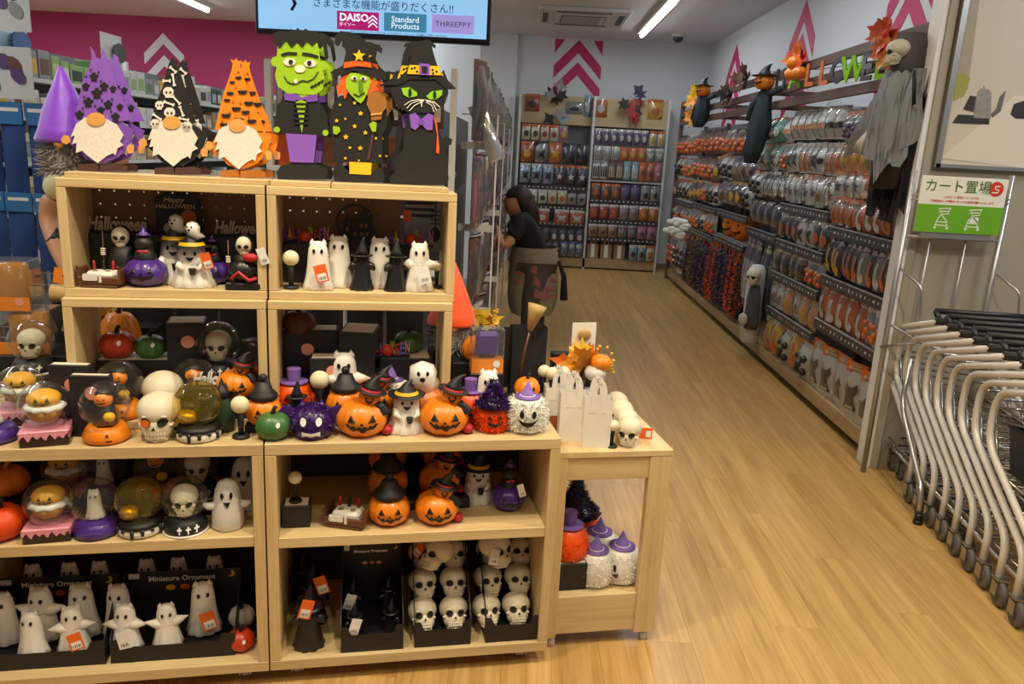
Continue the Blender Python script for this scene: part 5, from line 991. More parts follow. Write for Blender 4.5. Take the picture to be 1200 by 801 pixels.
def bouquet(n, R, keys, seed, pump=0):
    rr = random.Random(seed); p = [('stems', MB().tube([(0, 0, 0), (.005, 0, R*.6), (0, 0, R*.8)], .006, 6).mesh('bqs', 'brownwood'))]
    for i in range(n):
        a = rr.uniform(0, 2*PI); e = rr.uniform(.0, 1.2); d = (math.cos(a)*math.cos(e), math.sin(a)*math.cos(e)*.6-.2, math.sin(e)); mb = MB(); leaf_mb(mb, (0, 0, R*.7), d, R*rr.uniform(.7, 1.1), R*.6); p.append(('leaf', mb.mesh('bql', rr.choice(keys))))
    for i in range(pump): p.append(('small_pumpkin', MB().lathe(pump_prof(R*.3, R*.4), 30, (rr.uniform(-.4, .4)*R, -R*.45, R*(.5+.3*i)), mod=ribs()).mesh('bqp', 'pwhite' if i == 0 else 'porange')))
    bm = MB()
    for i in range(14): bm.ball((R*.3+rr.uniform(-.1, .5)*R, rr.uniform(-.3, .1)*R, R*(.9+rr.uniform(-.3, .5))), .006, 6, 4)
    p.append(('berries', bm.mesh('bqb', 'berry'), None, None, 'stuff')); return ('leaf_bouquet', 'flowers', p)
V(bouquet(18, .115, ['leafy', 'leafyel2', 'leafy', 'leafor'], 5, 2), 'autumn leaf bouquet with a small white pumpkin above the tote bags', 683, .33, ZC+.1002)
V(('pumpkin_card', 'card', [('card', MB().box(-.042, -.001, 0, .042, .001, .10, c=.0005).mesh('pcc', mat('offwhite', '#e9e4d3', .6))), ('pumpkin_print', MB().lathe(pump_prof(.024, .032), 30, (0, -.004, .045), mod=ribs(), sy=.4).mesh('pcp', mat('tanpump', '#b98e4c', .5)))]), 'white card with a tan pumpkin standing up behind the leaf bouquet', 684, .40, ZC+.215, rz=.1)
ledge(.86, 1.0, .385, .42, ZC+.1002, ZC+.2148, 'thin support strip holding the pumpkin card')
V(bouquet(9, .08, [mat('leafyel', '#e2b92c', .6, var=.2)], 8), 'yellow leaf spray behind the plush gnome', 563, .52, ZT0+.15)
ledge(.55, .75, .66, .84, ZT0, ZT0+.15, 'dark block under the yellow leaf spray')
# under the end table
ZU = .1755
place(('black_gift_box', 'box', black_box(.10, .12, .09, False)[2]), 'black box under the orange tinsel figure in the end table', D(.895, .17, ZU), TH)
place(tinsel_thing('tin_orange', .19, 'top', 'none'), 'tall orange tinsel figure with a lilac top hat inside the end table', D(.893, .165, ZU+.0915), TH, s=.8)
for i, (u, v, lab) in enumerate(((.985, .16, 'white tinsel ghost with lilac cone hat lowest in the end table'), (1.075, .17, 'white tinsel ghost beside the right post of the end table'), (1.03, .27, 'white tinsel ghost behind two others in the end table'), (.93, .30, 'white tinsel ghost behind the orange tinsel figure'))):
    place(tinsel_thing('tin_white', .165 if i else .16, 'cone', 'smile', 1300), lab, D(u, v, ZU), TH+.9)
for i, (u, v, lab) in enumerate(((.98, .40, 'dark purple tinsel witch hat figure at the back of the end table'), (.90, .40, 'second dark tinsel witch hat figure beside the end table side'))): place(tinsel_thing('tin_orange', .2, 'witch'), lab, D(u, v, ZU), TH)
# ---- left unit, middle shelf
ZA = .4622
V(pumpkin(.058, .085, 'glitter_or'), 'glittering orange pumpkin at the end of the snow globe shelf', 1, .06, ZA)
V(pumpkin(.055, .075, 'porange', stemk=mat('peachstem', '#d8823c', .5)), 'orange pumpkin with a peach stem behind the glittering pumpkin', 8, .175, ZA+.07)
ledge(-.76, -.61, .125, .24, ZA, ZA+.0695, 'low block under the peach-stemmed pumpkin')
for i, (kk, px, lab) in enumerate(((g_cake, 59, 'cupcake snow globe on a pink icing base on the middle shelf'), (g_ghost, 112, 'ghost snow globe on a purple base on the middle shelf'), (g_cat, 164, 'golden cat snow globe on a white dripping base on the middle shelf'), (g_skull, 217, 'skull snow globe with white crosses on its base on the middle shelf'))): V(kk, lab, px, .062, ZA, rz=.1)
for i, (kk, px, lab) in enumerate(((g_cake, 78, 'cupcake snow globe behind the front row of the middle shelf'), (g_ghost, 122, 'ghost snow globe behind the front row of the middle shelf'), (g_wit, 184, 'pumpkin witch snow globe behind the front row of the middle shelf'), (g_skull, 232, 'skull snow globe behind the front row of the middle shelf'))): V(kk, lab, px, .205, ZA+.035, rz=.1)
ledge(-.62, -.09, .14, .275, ZA, ZA+.0348, 'long black step under the back row of snow globes')
mat('glitwhite', '#dddcd6', .4, var=.25, scale=350, bump=.5)
def glow_ghost(h):
    P = [(0, 0), (.26*h, 0), (.29*h, .05*h), (.29*h, .3*h), (.25*h, .55*h), (.22*h, .75*h), (.16*h, .9*h), (0, .98*h)]; mb = MB().lathe(P, 24, mod=folds(6, .05, .3*h)); 
    for s in (-1, 1): mb.tube([(s*.18*h, 0, .45*h), (s*.34*h, -.08*h, .47*h), (s*.42*h, -.1*h, .52*h)], [.1*h, .07*h, .03*h], 8)
    sf = surfP(P); e = MB()
    for s in (-1, 1): e.fan(ell(s*.08*h, .72*h, .03*h, .06*h), sf, .004)
    e.fan([(-.07*h, .60*h), (.07*h, .60*h), (.01*h, .50*h)], sf, .004)
    return ('glitter_ghost', 'ornament', [('body', mb.mesh('ggb', 'glitwhite')), ('face', e.mesh('ggf', 'eyeblack'))])
V(glow_ghost(.145), 'glittery white ghost with raised arms on the middle shelf', 267, .07, ZA, rz=.1)
V(glow_ghost(.16), 'glittery white ghost standing behind the raised-arm ghost', 288, .19, ZA)
# ---- left unit, bottom
ZD = .0775
tw = tray(.325, .17, .178, .048, .72)
tl = place(tw, 'black Miniature Ornament tray of white ghosts beside the two pumpkins', D(-.262, .125, ZD), TH)
place(tw, 'black Miniature Ornament tray of white ghosts at the shelf end', D(-.60, .125, ZD), TH)
for i, (px, v, ar, tg, sc, lab) in enumerate(((148, .075, 1, 'tag_white', 1, 'star-armed white ghost with a white tag in the ghost tray'), (196, .075, 2, None, .95, 'raised-arm white ghost beside the tilted orange tag'), (140, .155, 0, None, 1.1, 'white ghost behind the star-armed ghost in its tray'), (239, .135, 0, 'tag_orange', 1.15, 'tall white ghost with an orange tag in the tray corner'),
        (38, .075, 0, None, .95, 'round white ghost in front in the end tray'), (86, .08, 1, 'tag_orange', 1, 'star-armed white ghost with an orange tag in the end tray'), (50, .15, 2, None, 1.15, 'turned white ghost behind the round one in the end tray'), (97, .155, 0, None, 1.15, 'tall white ghost behind the star-armed one in the end tray'), (5, .145, 0, None, 1.1, 'white ghost at the far side of the end tray'))):
    V(ghost(.142, ar, tg), lab, px, v, ZD+.0252, s=sc, rz=(.2 if i % 2 else -.1))
ledge(-.77, -.05, .235, .36, ZD, ZD+.057, 'black step behind the ghost trays')
for i, px in enumerate((40, 83, 118, 173, 210, 252)): V(ghost(.125, 0), ('third', 'second', 'first')[i % 3]+' white ghost from the side board behind the '+('end tray', 'pumpkin-side tray')[i//3]+' card', px, .285, ZD+.0575, group=('ghosts behind the end tray', 'ghosts behind the ghost tray')[i//3])
V(pumpkin(.038, .058, 'pred', True), 'red-orange pumpkin with a white sticker on the bottom shelf', 282, .07, ZD)
V(pumpkin(.038, .058, 'pwhite'), 'white pumpkin with a dark stem on the bottom shelf', 283, .155, ZD+.02)
ledge(-.085, -.038, .115, .2, ZD, ZD+.0195, 'low block under the white pumpkin')
# ---- right unit, middle shelf
ZS = .4532
V(black_box(.075, .06, .065, False), 'dark green carton on the jack-o-lantern shelf', 348, .09, ZS)
V(ball_doll(.09), 'dark figure with a round cream head on the dark carton', 346, .09, ZS+.0665)
V(sled(.125), 'brown feast table ornament with white plates on the jack-o-lantern shelf', 408, .075, ZS, rz=-.35)
lp = lid_pumpkin(.061, .084)
for i, lab in enumerate(('black-lidded jack-o-lantern at the front of its column', 'black-lidded jack-o-lantern second in its column', 'black-lidded jack-o-lantern at the back of its column')): V(lp, lab, 456-i*1, .078+i*.118, ZS+(.0 if i == 0 else .03*i), rz=0)
ledge(.29, .42, .14, .25, ZS, ZS+.0298, 'low black step under the second lidded jack-o-lantern'); ledge(.29, .42, .255, .365, ZS, ZS+.0598, 'black step under the last lidded jack-o-lantern')
wp2 = witch_pumpkin(.064, .086)
for i, lab in enumerate(('jack-o-lantern with a witch-hatted rider at the front of the shelf', 'jack-o-lantern with a witch-hatted rider second on the shelf', 'jack-o-lantern with a witch-hatted rider deep in the shelf')): V(wp2, lab, 512+i*3, .075+i*.125, ZS+.03*i)
ledge(.44, .57, .143, .26, ZS, ZS+.0298, 'low black step under the second ridden jack-o-lantern'); ledge(.44, .57, .27, .385, ZS, ZS+.0598, 'black step under the last ridden jack-o-lantern')
V(ghost_big(.145, True), 'white ghost in a witch hat on the jack-o-lantern shelf', 560, .20, ZS, rz=-.1)
k = cat_pumpkin(.053, .073); V((k[0], k[1], k[2]+[quad_tag(.02, .04, 'tag_white', .02, -.06, .10, -.3, 0)]), 'purple jack-o-lantern with a dark cat and white tag in the shelf corner', 596, .14, ZS)
# ---- right unit, bottom shelf
gwb = ghost_witch(.165)
V((gwb[0], gwb[1], gwb[2]+[quad_tag(.03, .05, 'tag_orange', 0, -.06, .165, .3, 0)]), 'black witch-hatted ghost with an orange tag at the front of the bottom shelf', 362, .06, ZD, rz=.1, s=1.15)
V((gwb[0], gwb[1], gwb[2]+[quad_tag(.03, .05, 'tag_orange', .02, -.06, .165, -.3, 0)]), 'black witch-hatted ghost behind the tagged one on the bottom shelf', 366, .18, ZD, s=1.15)
V(gwb, 'black witch-hatted ghost deepest on the bottom shelf', 355, .30, ZD)
def tray_at(px, w, lab): 
    k = tray(w, .2, .243, .055, .66); u = ud(px, 700, .115)[0]; place(k, lab, D(u, .115, ZD), TH); return u
for px, w, lab in ((436, .178, 'black Miniature Ornament tray of small black ghosts'), (516, .165, 'black Miniature Ornament tray of skulls beside the black ghosts'), (594, .160, 'black Miniature Ornament tray of skulls against the side board')): tray_at(px, w, lab)
sg = ghost_witch(.12)
for i, (px, v, z, rz) in enumerate(((415, .07, .0, .2), (458, .08, .0, -.3), (413, .15, .03, 0), (455, .16, .03, .3))): V((sg[0], sg[1], sg[2]+([quad_tag(.03, .05, 'tag_white', .0, -.05, .10, .3, 0)] if i % 2 == 0 else [])), ('small black ghost with a white tag at the front of its tray', 'small black ghost without a tag at the front of its tray', 'small black ghost with a white tag at the back of its tray', 'small black ghost without a tag at the back of its tray')[i], px, v, ZD+.002+z, rz=rz)
for t, (pa, pb) in enumerate(((497, 533), (573, 607))):
    tn = ('beside the black ghosts', 'against the side board')[t]
    for r in range(3):
        for c, px in enumerate((pa, pb)):
            V(skull(.1), '%s skull of %s row in the skull tray %s' % ('plain', ('the front', 'the middle', 'the back')[r], tn), px+(r*2 if t else 0), .058+r*.066, ZD+.022+r*.060, group='skulls in the tray '+tn, rz=.1-.1*c, rx=-.55)
V(skull(.1, 'tag_orange'), 'tilted skull with an orange tag lying on top of its tray', 505, .13, ZD+.185, rz=-.9, rx=-.5)
V(skull(.11, 'tag_white'), 'turned skull with a white tag lying on top of its tray', 585, .13, ZD+.185, rz=.5, rx=-.3)
# ---- goods on the rear unit seen past the boxes on the left
ledge(-.80, -.60, .45, .62, ZT0, ZT0+.115, 'black block under the orange lanterns')
def lantern(w, h): return ('boxed_lantern', 'package', [('lantern', MB().lathe([(0, 0), (w*.36, 0), (w*.38, h*.1), (w*.38, h*.85), (w*.3, h*.9), (0, h*.9)], 24, (0, 0, .005)).mesh('lnl', mat('amber', '#c8861c', .3, coat=.5))), ('clear_case', MB().box(-w/2, -w*.4, .0, w/2, w*.4, h, 0, .002).mesh('lnc', 'plastic_clear')), ('label_band', MB().box(-w/2-.001, -w*.4-.001, 0, w/2+.001, -w*.39, h*.28).mesh('lnb', 'packorange')), ('round_sticker', MB().fan(ell(w*.3, h*.18, .012, .012), flat(-w*.4), .0022).mesh('lns', 'sticker'))])
place(lantern(.14, .13), 'boxed amber lantern with an orange label on the black block', D(-.735, .53, ZT0+.1152), TH)
place(lantern(.13, .145), 'boxed amber lantern stacked on top of another', D(-.775, .53, ZT0+.2455), TH)
def cardp(w, h, key, pk): return ('pumpkin_card', 'card', [('card', MB().box(-w/2, -.001, 0, w/2, .001, h, c=.0005).mesh('kc', key)), ('pumpkin_print', MB().lathe(pump_prof(w*.34, w*.42), 30, (0, -.004, h*.28), mod=ribs(), sy=.4).mesh('kp', pk))])
mat('kraft', '#a08a6c', .7)
place(cardp(.10, .12, 'kraft', 'pred'), 'kraft card with a red pumpkin leaning beside the lanterns', D(-.625, .56, ZT0+.1152), TH, M=T(*D(-.615, .56, ZT0+.15)) @ RZ(TH) @ RY(.35))
place(('orange_card', 'card', [('card', MB().box(-.05, -.001, 0, .05, .001, .05).mesh('oc', 'f_orange2')), ('bat_print', MB().prism([(x*.0004, .025-y*.0004) for x, y in bat(-40, 0, 1)], -.002, -.0005).mesh('ob', 'f_black'))]), 'plain orange card behind the kraft pumpkin card', (0, 0, 0), M=T(*D(-.66, .66, ZT0+.29)) @ RZ(TH) @ RY(.2))
place(('cream_roll', 'package', [('roll', MB().tube([(-.05, 0, .03), (.05, 0, .03)], .03, 16).mesh('cr', mat('creamroll', '#d9b06a', .7))), ('roll_core', MB().tube([(-.052, 0, .03), (.052, 0, .03)], .012, 12).mesh('crc', 'kraft'))]), 'cream roll lying behind the kraft card', D(-.67, .68, ZT0+.2305), TH)
ledge(-.80, -.57, .63, .84, ZT0, ZT0+.23, 'tall black block behind the orange lanterns')
fg = [('tray', MB().box(-.05, -.03, 0, .05, .03, .03, 0, .003).mesh('fgt', 'brownwood'))]
for i, kx in enumerate((-.032, 0, .032)): fg.append(('figure', MB().lathe([(0, 0), (.014, 0), (.013, .02), (.008, .026)], 12, (kx, 0, .03)).ball((kx, 0, .065), .011, 10, 8).mesh('fgf', ('tag_white'))))
place(('figure_trio', 'ornament', fg), 'three tiny white figures in a brown tray beside the box', D(-.575, .53, ZT0+.115), TH)
ledge(-.595, -.515, .48, .60, ZT0, ZT0+.1145, 'narrow block under the three tiny figures')
# through the open back of the lower left box
V(bouquet(10, .07, ['leafyel'], 11), 'bright yellow leaf bunch seen through the lower left box', 120, .56, ZT0+.16)
V(pumpkin(.06, .16, 'porange'), 'tall orange pumpkin seen through the lower left box', 142, .50, ZT0+.08)
ledge(-.50, -.30, .44, .64, ZT0, ZT0+.0795, 'dark block behind the lower left box'); ledge(-.52, -.40, .645, .8, ZT0, ZT0+.16, 'dark block under the yellow leaf bunch')
# ================================================================== racks and hanging packs
for k, c in (('c_white', '#d2cfc8'), ('c_orange', '#cf6628'), ('c_dkor', '#b4481a'), ('c_black', '#1c1a1b'), ('c_purple', '#564070'), ('c_brown', '#6a4030'), ('c_yellow', '#d9a92a'), ('c_green', '#5d7a4c'), ('c_teal', '#4f9a8c'), ('c_grey', '#8f9090'), ('c_pink', '#b56a80'), ('c_blue', '#3d5f9c'), ('c_kraft', '#94754a'), ('c_cream', '#cdbf9d'), ('c_navy', '#23233c'), ('c_dkblue', '#17386b'), ('c_lblue', '#86a9bd'), ('c_red', '#a52a22'), ('c_lgreen', '#8fae62'), ('c_skin', '#d99a6a'), ('c_darkred', '#4a2228'), ('c_gold', '#8a5a1e')):
    mat(k, c, .42, var=.16, scale=40, coat=.35)
mat('railgrey', '#3b3a3b', .35, var=.1); mat('railclear', '#8b8b8a', .3, var=.05); mat('pegbeige', '#c3ad83', .6, var=.04); mat('rackwhite', '#cfcfcb', .4, var=.03); mat('rackgrey', '#6f7174', .5, var=.05)
def pillow(w, h, d, m=0, z0=0, nx=3, nz=4):
    mb = MB(); vs = []; 
    for j in range(nz+1):
        for i in range(nx+1):
            a, b = i/nx, j/nz; bl = (1-abs(2*a-1)**2.2)*(1-abs(2*b-1)**2.2); vs.append((-w/2+w*a, -d*bl, z0+h*b))
    fs = [(j*(nx+1)+i, j*(nx+1)+i+1, (j+1)*(nx+1)+i+1, (j+1)*(nx+1)+i) for j in range(nz) for i in range(nx)]
    o = len(vs); vs += [(-w/2, .002, z0), (w/2, .002, z0), (w/2, .002, z0+h), (-w/2, .002, z0+h)]; fs.append((o+3, o+2, o+1, o))
    mb.add(vs, fs, m, True); return mb
_pk = {}
def pack(name, cat, w, h, d, hdr, body, prt=None, shape='ell', merged=False, bag=False):
    """hanging pack, origin at the top of its header, hangs down"""
    k = (name, w, h, d, hdr, body, prt, shape, merged, bag)
    if k in _pk: return _pk[k]
    hh = h*.2; H = MB().box(-w/2, -.003, -hh, w/2, .001, 0).box(-w*.34, -.0045, -hh*.7, w*.34, -.003, -hh*.45, 1).box(-w*.2, -.0045, -hh*.35, w*.2, -.003, -hh*.2, 1); B = pillow(w*.98, h-hh*.7, d, 0, -h) if not bag else pillow(w, h*.92, d, 0, -h)
    P = MB(); cz = -hh-(h-hh)*.5; sf = lambda x, z: -d*(1-abs(2*x/(w*.98))**2.2)*(1-abs(2*(z+h)/(h-hh*.7)-1)**2.2)
    if shape == 'ell': P.fan(ell(0, cz, w*.28, (h-hh)*.25), sf, .003)
    elif shape == 'star': P.fan(star(0, cz, w*.36), sf, .003)
    elif shape == 'cat': P.fan([(-.3*w, cz-.25*h), (.3*w, cz-.25*h), (.2*w, cz), (.32*w, cz+.12*h), (.25*w, cz+.25*h), (.1*w, cz+.17*h), (-.1*w, cz+.17*h), (-.25*w, cz+.25*h), (-.32*w, cz+.12*h), (-.2*w, cz)], sf, .003)
    elif shape == 'mask': P.fan([(-.42*w, cz+.08*h), (-.2*w, cz+.12*h), (0, cz+.06*h), (.2*w, cz+.12*h), (.42*w, cz+.08*h), (.38*w, cz-.06*h), (.12*w, cz-.1*h), (0, cz-.03*h), (-.12*w, cz-.1*h), (-.38*w, cz-.06*h)], sf, .003)
    elif shape == 'bars':
        for q in (-.3, 0, .3): P.strip([((q-.1)*w, cz+.28*h), ((q+.1)*w, cz+.28*h)], [((q-.1)*w, cz-.28*h), ((q+.1)*w, cz-.28*h)], sf, .003)
    elif shape == 'balls':
        for qx, qz in ((-.22, .15), (.22, .12), (0, -.02), (-.2, -.18), (.2, -.2)): P.ball((qx*w, sf(qx*w, cz+qz*h)+.0, cz+qz*h), min(w*.15, h*.11), 8, 6)
    elif shape == 'house': P.fan([(-.2*w, cz-.2*h), (.25*w, cz-.2*h), (.2*w, cz+.02*h), (.28*w, cz+.05*h), (.12*w, cz+.2*h), (-.05*w, cz+.06*h), (-.25*w, cz+.1*h), (-.2*w, cz)], sf, .003)
    elif shape == 'tool':
        P.strip([(-.12*w, cz+.3*h), (.12*w, cz+.3*h)], [(-.12*w, cz-.05*h), (.12*w, cz-.05*h)], sf, .004); P.fan(ell(0, cz-.2*h, w*.3, h*.16), sf, .004)
    if merged:
        mb = MB(); mb.add(H.v, H.f, 0); mb.add(B.v, B.f, 1, True)
        if P.v and prt: mb.add(P.v, P.f, 2)
        C_ = pillow(w*1.02, h*.99, d+.012, 0, -h*.995); mb.add(C_.v, C_.f, 3 if prt else 2, True)
        mats = [hdr, body]+([prt] if prt else [])+['plastic_clear']; r = (name, cat, [('pack', mb.mesh(name, *mats))])
    else:
        ps = [('wrapper', B.mesh(name+'_bag', body)), ('header_card', H.mesh(name+'_hdr', hdr, 'c_cream' if hdr != 'c_cream' else 'c_brown'))]
        if P.v and prt: ps.append(('print', P.mesh(name+'_prt', prt)))
        ps.append(('clear_sleeve', pillow(w*1.02, h*.99, d+.012, 0, -h*.995).mesh(name+'_clr', 'plastic_clear')))
        r = (name, cat, ps)
    _pk[k] = r; return r
RR = random.Random(21)
def price_rail(y0, y1, z, x=1.872, h=.062):
    mb = MB().box(x, y0, z-h, x+.012, y1, z, 0, .001); dots = MB()
    n = int((y1-y0)/.055)
    for i in range(n):
        yc = y0+.03+i*.055; s = .004+.003*((i*7) % 3)
        if i % 4 == 2: dots.box(x-.0012, yc-s, z-h*.62, x-.0002, yc+s, z-h*.42)
        else: dots.box(x-.0012, yc-s*.5, z-h*.5-s, x-.0002, yc+s*.5, z-h*.5+s)
    top = MB().box(x-.004, y0, z-.004, x+.014, y1, z+.002); rod = MB().box(x+.012, (y0+y1)/2-.01, z-.04, 2.19, (y0+y1)/2+.01, z-.02)
    return ('price_rail', mb.mesh('rail', 'railgrey'), [('rail_print', dots.mesh('raild', 'tag_white'), 'stuff'), ('rail_cover', top.mesh('railc', 'railclear')), ('rail_bracket', rod.mesh('railb', 'railclear'))])
def hooks(y0, y1, n, z, x0=1.9): 
    return [('hook', MB().tube([(2.2, y0+(y1-y0)*(i+.5)/n, z), (x0, y0+(y1-y0)*(i+.5)/n, z), (x0-.008, y0+(y1-y0)*(i+.5)/n, z+.012)], .0025, 5).mesh('hook', 'silver')) for i in range(n)]
# each row: z top, pack height, depth, count, list of packs(style), description
S = {}
def style(k, name, cat, hdr, body, prt, shape, desc, bag=False): S[k] = (name, cat, hdr, body, prt, shape, desc, bag)
style('wh_or', 'paper_garland_pack', 'package', 'c_orange', 'c_white', 'c_black', 'cat', 'white orange-topped pack with a black cat')
style('wh_ho', 'paper_garland_pack', 'package', 'c_orange', 'c_white', 'c_brown', 'house', 'white orange-topped pack with a brown house')
style('or_sl', 'hanging_garland_pack', 'package', 'c_dkor', 'c_orange', 'c_white', 'tool', 'orange pack with white ghost shapes')
style('uten', 'spoon_pack', 'package', 'c_purple', 'c_black', 'c_yellow', 'tool', 'black slim pack with a yellow spoon')
style('uten2', 'spoon_pack', 'package', 'c_purple', 'c_black', 'c_orange', 'tool', 'black slim pack with an orange spoon')
style('uten3', 'spoon_pack', 'package', 'c_purple', 'c_grey', 'c_white', 'tool', 'grey slim pack with a white spoon')
style('pur', 'sticker_pack', 'package', 'c_orange', 'c_white', 'c_purple', 'star', 'white pack with a purple star print')
style('orbat', 'bat_garland_pack', 'package', 'c_orange', 'c_brown', 'c_orange', 'bars', 'brown pack with orange bars')
style('grn', 'felt_strip_pack', 'package', 'c_orange', 'c_lgreen', 'c_kraft', 'bars', 'green striped pack with an orange header')
style('kra', 'felt_strip_pack', 'package', 'c_orange', 'c_skin', 'c_yellow', 'ell', 'pale orange pack with a yellow oval')
style('mask', 'party_glasses_pack', 'package', 'c_grey', 'c_white', 'c_skin', 'mask', 'clear pack with an orange eye mask')
style('bmask', 'party_glasses_pack', 'package', 'c_grey', 'c_white', 'c_black', 'mask', 'clear pack with a black eye mask')
style('snack', 'candy_bag', 'package', 'c_orange', 'c_grey', 'c_purple', 'balls', 'candy bag with purple balls')
style('lett', 'letter_pack', 'package', 'c_white', 'c_white', 'c_orange', 'bars', 'white pack with orange letters')
style('gho', 'ghost_pack', 'package', 'c_grey', 'c_white', 'c_black', 'cat', 'white pack with black shapes')
style('blk', 'ribbon_pack', 'package', 'c_white', 'c_black', 'c_white', 'bars', 'black and white striped pack')
style('star', 'star_pack', 'package', 'c_kraft', 'c_white', 'c_brown', 'star', 'white pack with a brown star')
style('brn', 'twig_pack', 'package', 'c_kraft', 'c_brown', 'c_black', 'bars', 'brown pack with dark strips')
style('witch', 'banner_pack', 'package', 'c_white', 'c_black', 'c_orange', 'ell', 'black banner pack with an orange disc')
style('white', 'napkin_pack', 'package', 'c_grey', 'c_white', 'c_kraft', 'house', 'white napkin pack with a kraft house')
style('pumpb', 'pumpkin_light_bag', 'package', 'c_black', 'c_brown', 'c_orange', 'balls', 'bag of orange pumpkin balls')
style('plw', 'plush_bag', 'package', 'c_orange', 'c_white', 'c_black', 'balls', 'white plush bag with black balls')
style('plo', 'plush_bag', 'package', 'c_white', 'c_grey', 'c_orange', 'balls', 'grey plush bag with orange balls')
style('plb', 'plush_bag', 'package', 'c_yellow', 'c_black', 'c_yellow', 'ell', 'black plush bag with a yellow face')
style('plp', 'plush_bag', 'package', 'c_purple', 'c_purple', 'c_kraft', 'cat', 'purple plush bag with a brown animal')
style('teal', 'plush_bag', 'package', 'c_orange', 'c_teal', 'c_white', 'ell', 'teal pack with a white oval')
style('garP', 'tinsel_garland', 'garland', 'c_purple', 'tin_purple', 'c_gold', 'balls', 'dark purple tinsel garland')
style('garO', 'tinsel_garland', 'garland', 'c_orange', 'tin_orange', 'c_black', 'bars', 'orange tinsel garland with black strips')
style('garB', 'tinsel_garland', 'garland', 'c_orange', 'c_gold', 'c_brown', 'balls', 'gold and brown sequin garland')
style('roll', 'paper_roll', 'package', 'c_purple', 'c_purple', 'c_white', 'bars', 'purple roll with a white band')
style('blkbag', 'fabric_pack', 'package', 'c_black', 'c_navy', None, 'ell', 'dark fabric pack')
style('bot', 'bottle_pack', 'package', 'c_white', 'c_yellow', 'c_orange', 'tool', 'yellow bottle pack')
_tg = {}
def tinsel_garland(key, key2, h, i):
    kk = (key, key2, h, i % 3)
    if kk in _tg: return _tg[kk]
    P = [(.02, -h), (.055, -h*.96), (.07, -h*.7), (.062, -h*.4), (.05, -h*.12), (.02, 0)]; Q = MB(); rr = random.Random(i)
    Q = tinsel(P, 260, .022, .009, 0, 30+i)
    _tg[kk] = ('tinsel_garland', 'garland', [('core', MB().lathe(P, 12, mod=lambda a, z: 1+.15*math.sin(3*a+z*30)).mesh('tgc', 'c_black')), ('tinsel', tinsel(P, 900, .04, .003, 0, i+1).mesh('tgt', key), None, None, 'stuff'), ('sequins', Q.mesh('tgs', key2), None, None, 'stuff'), ('header_card', MB().box(-.05, -.02, -.05, .05, -.016, .01).mesh('tgh', 'c_orange'))])
    return _tg[kk]
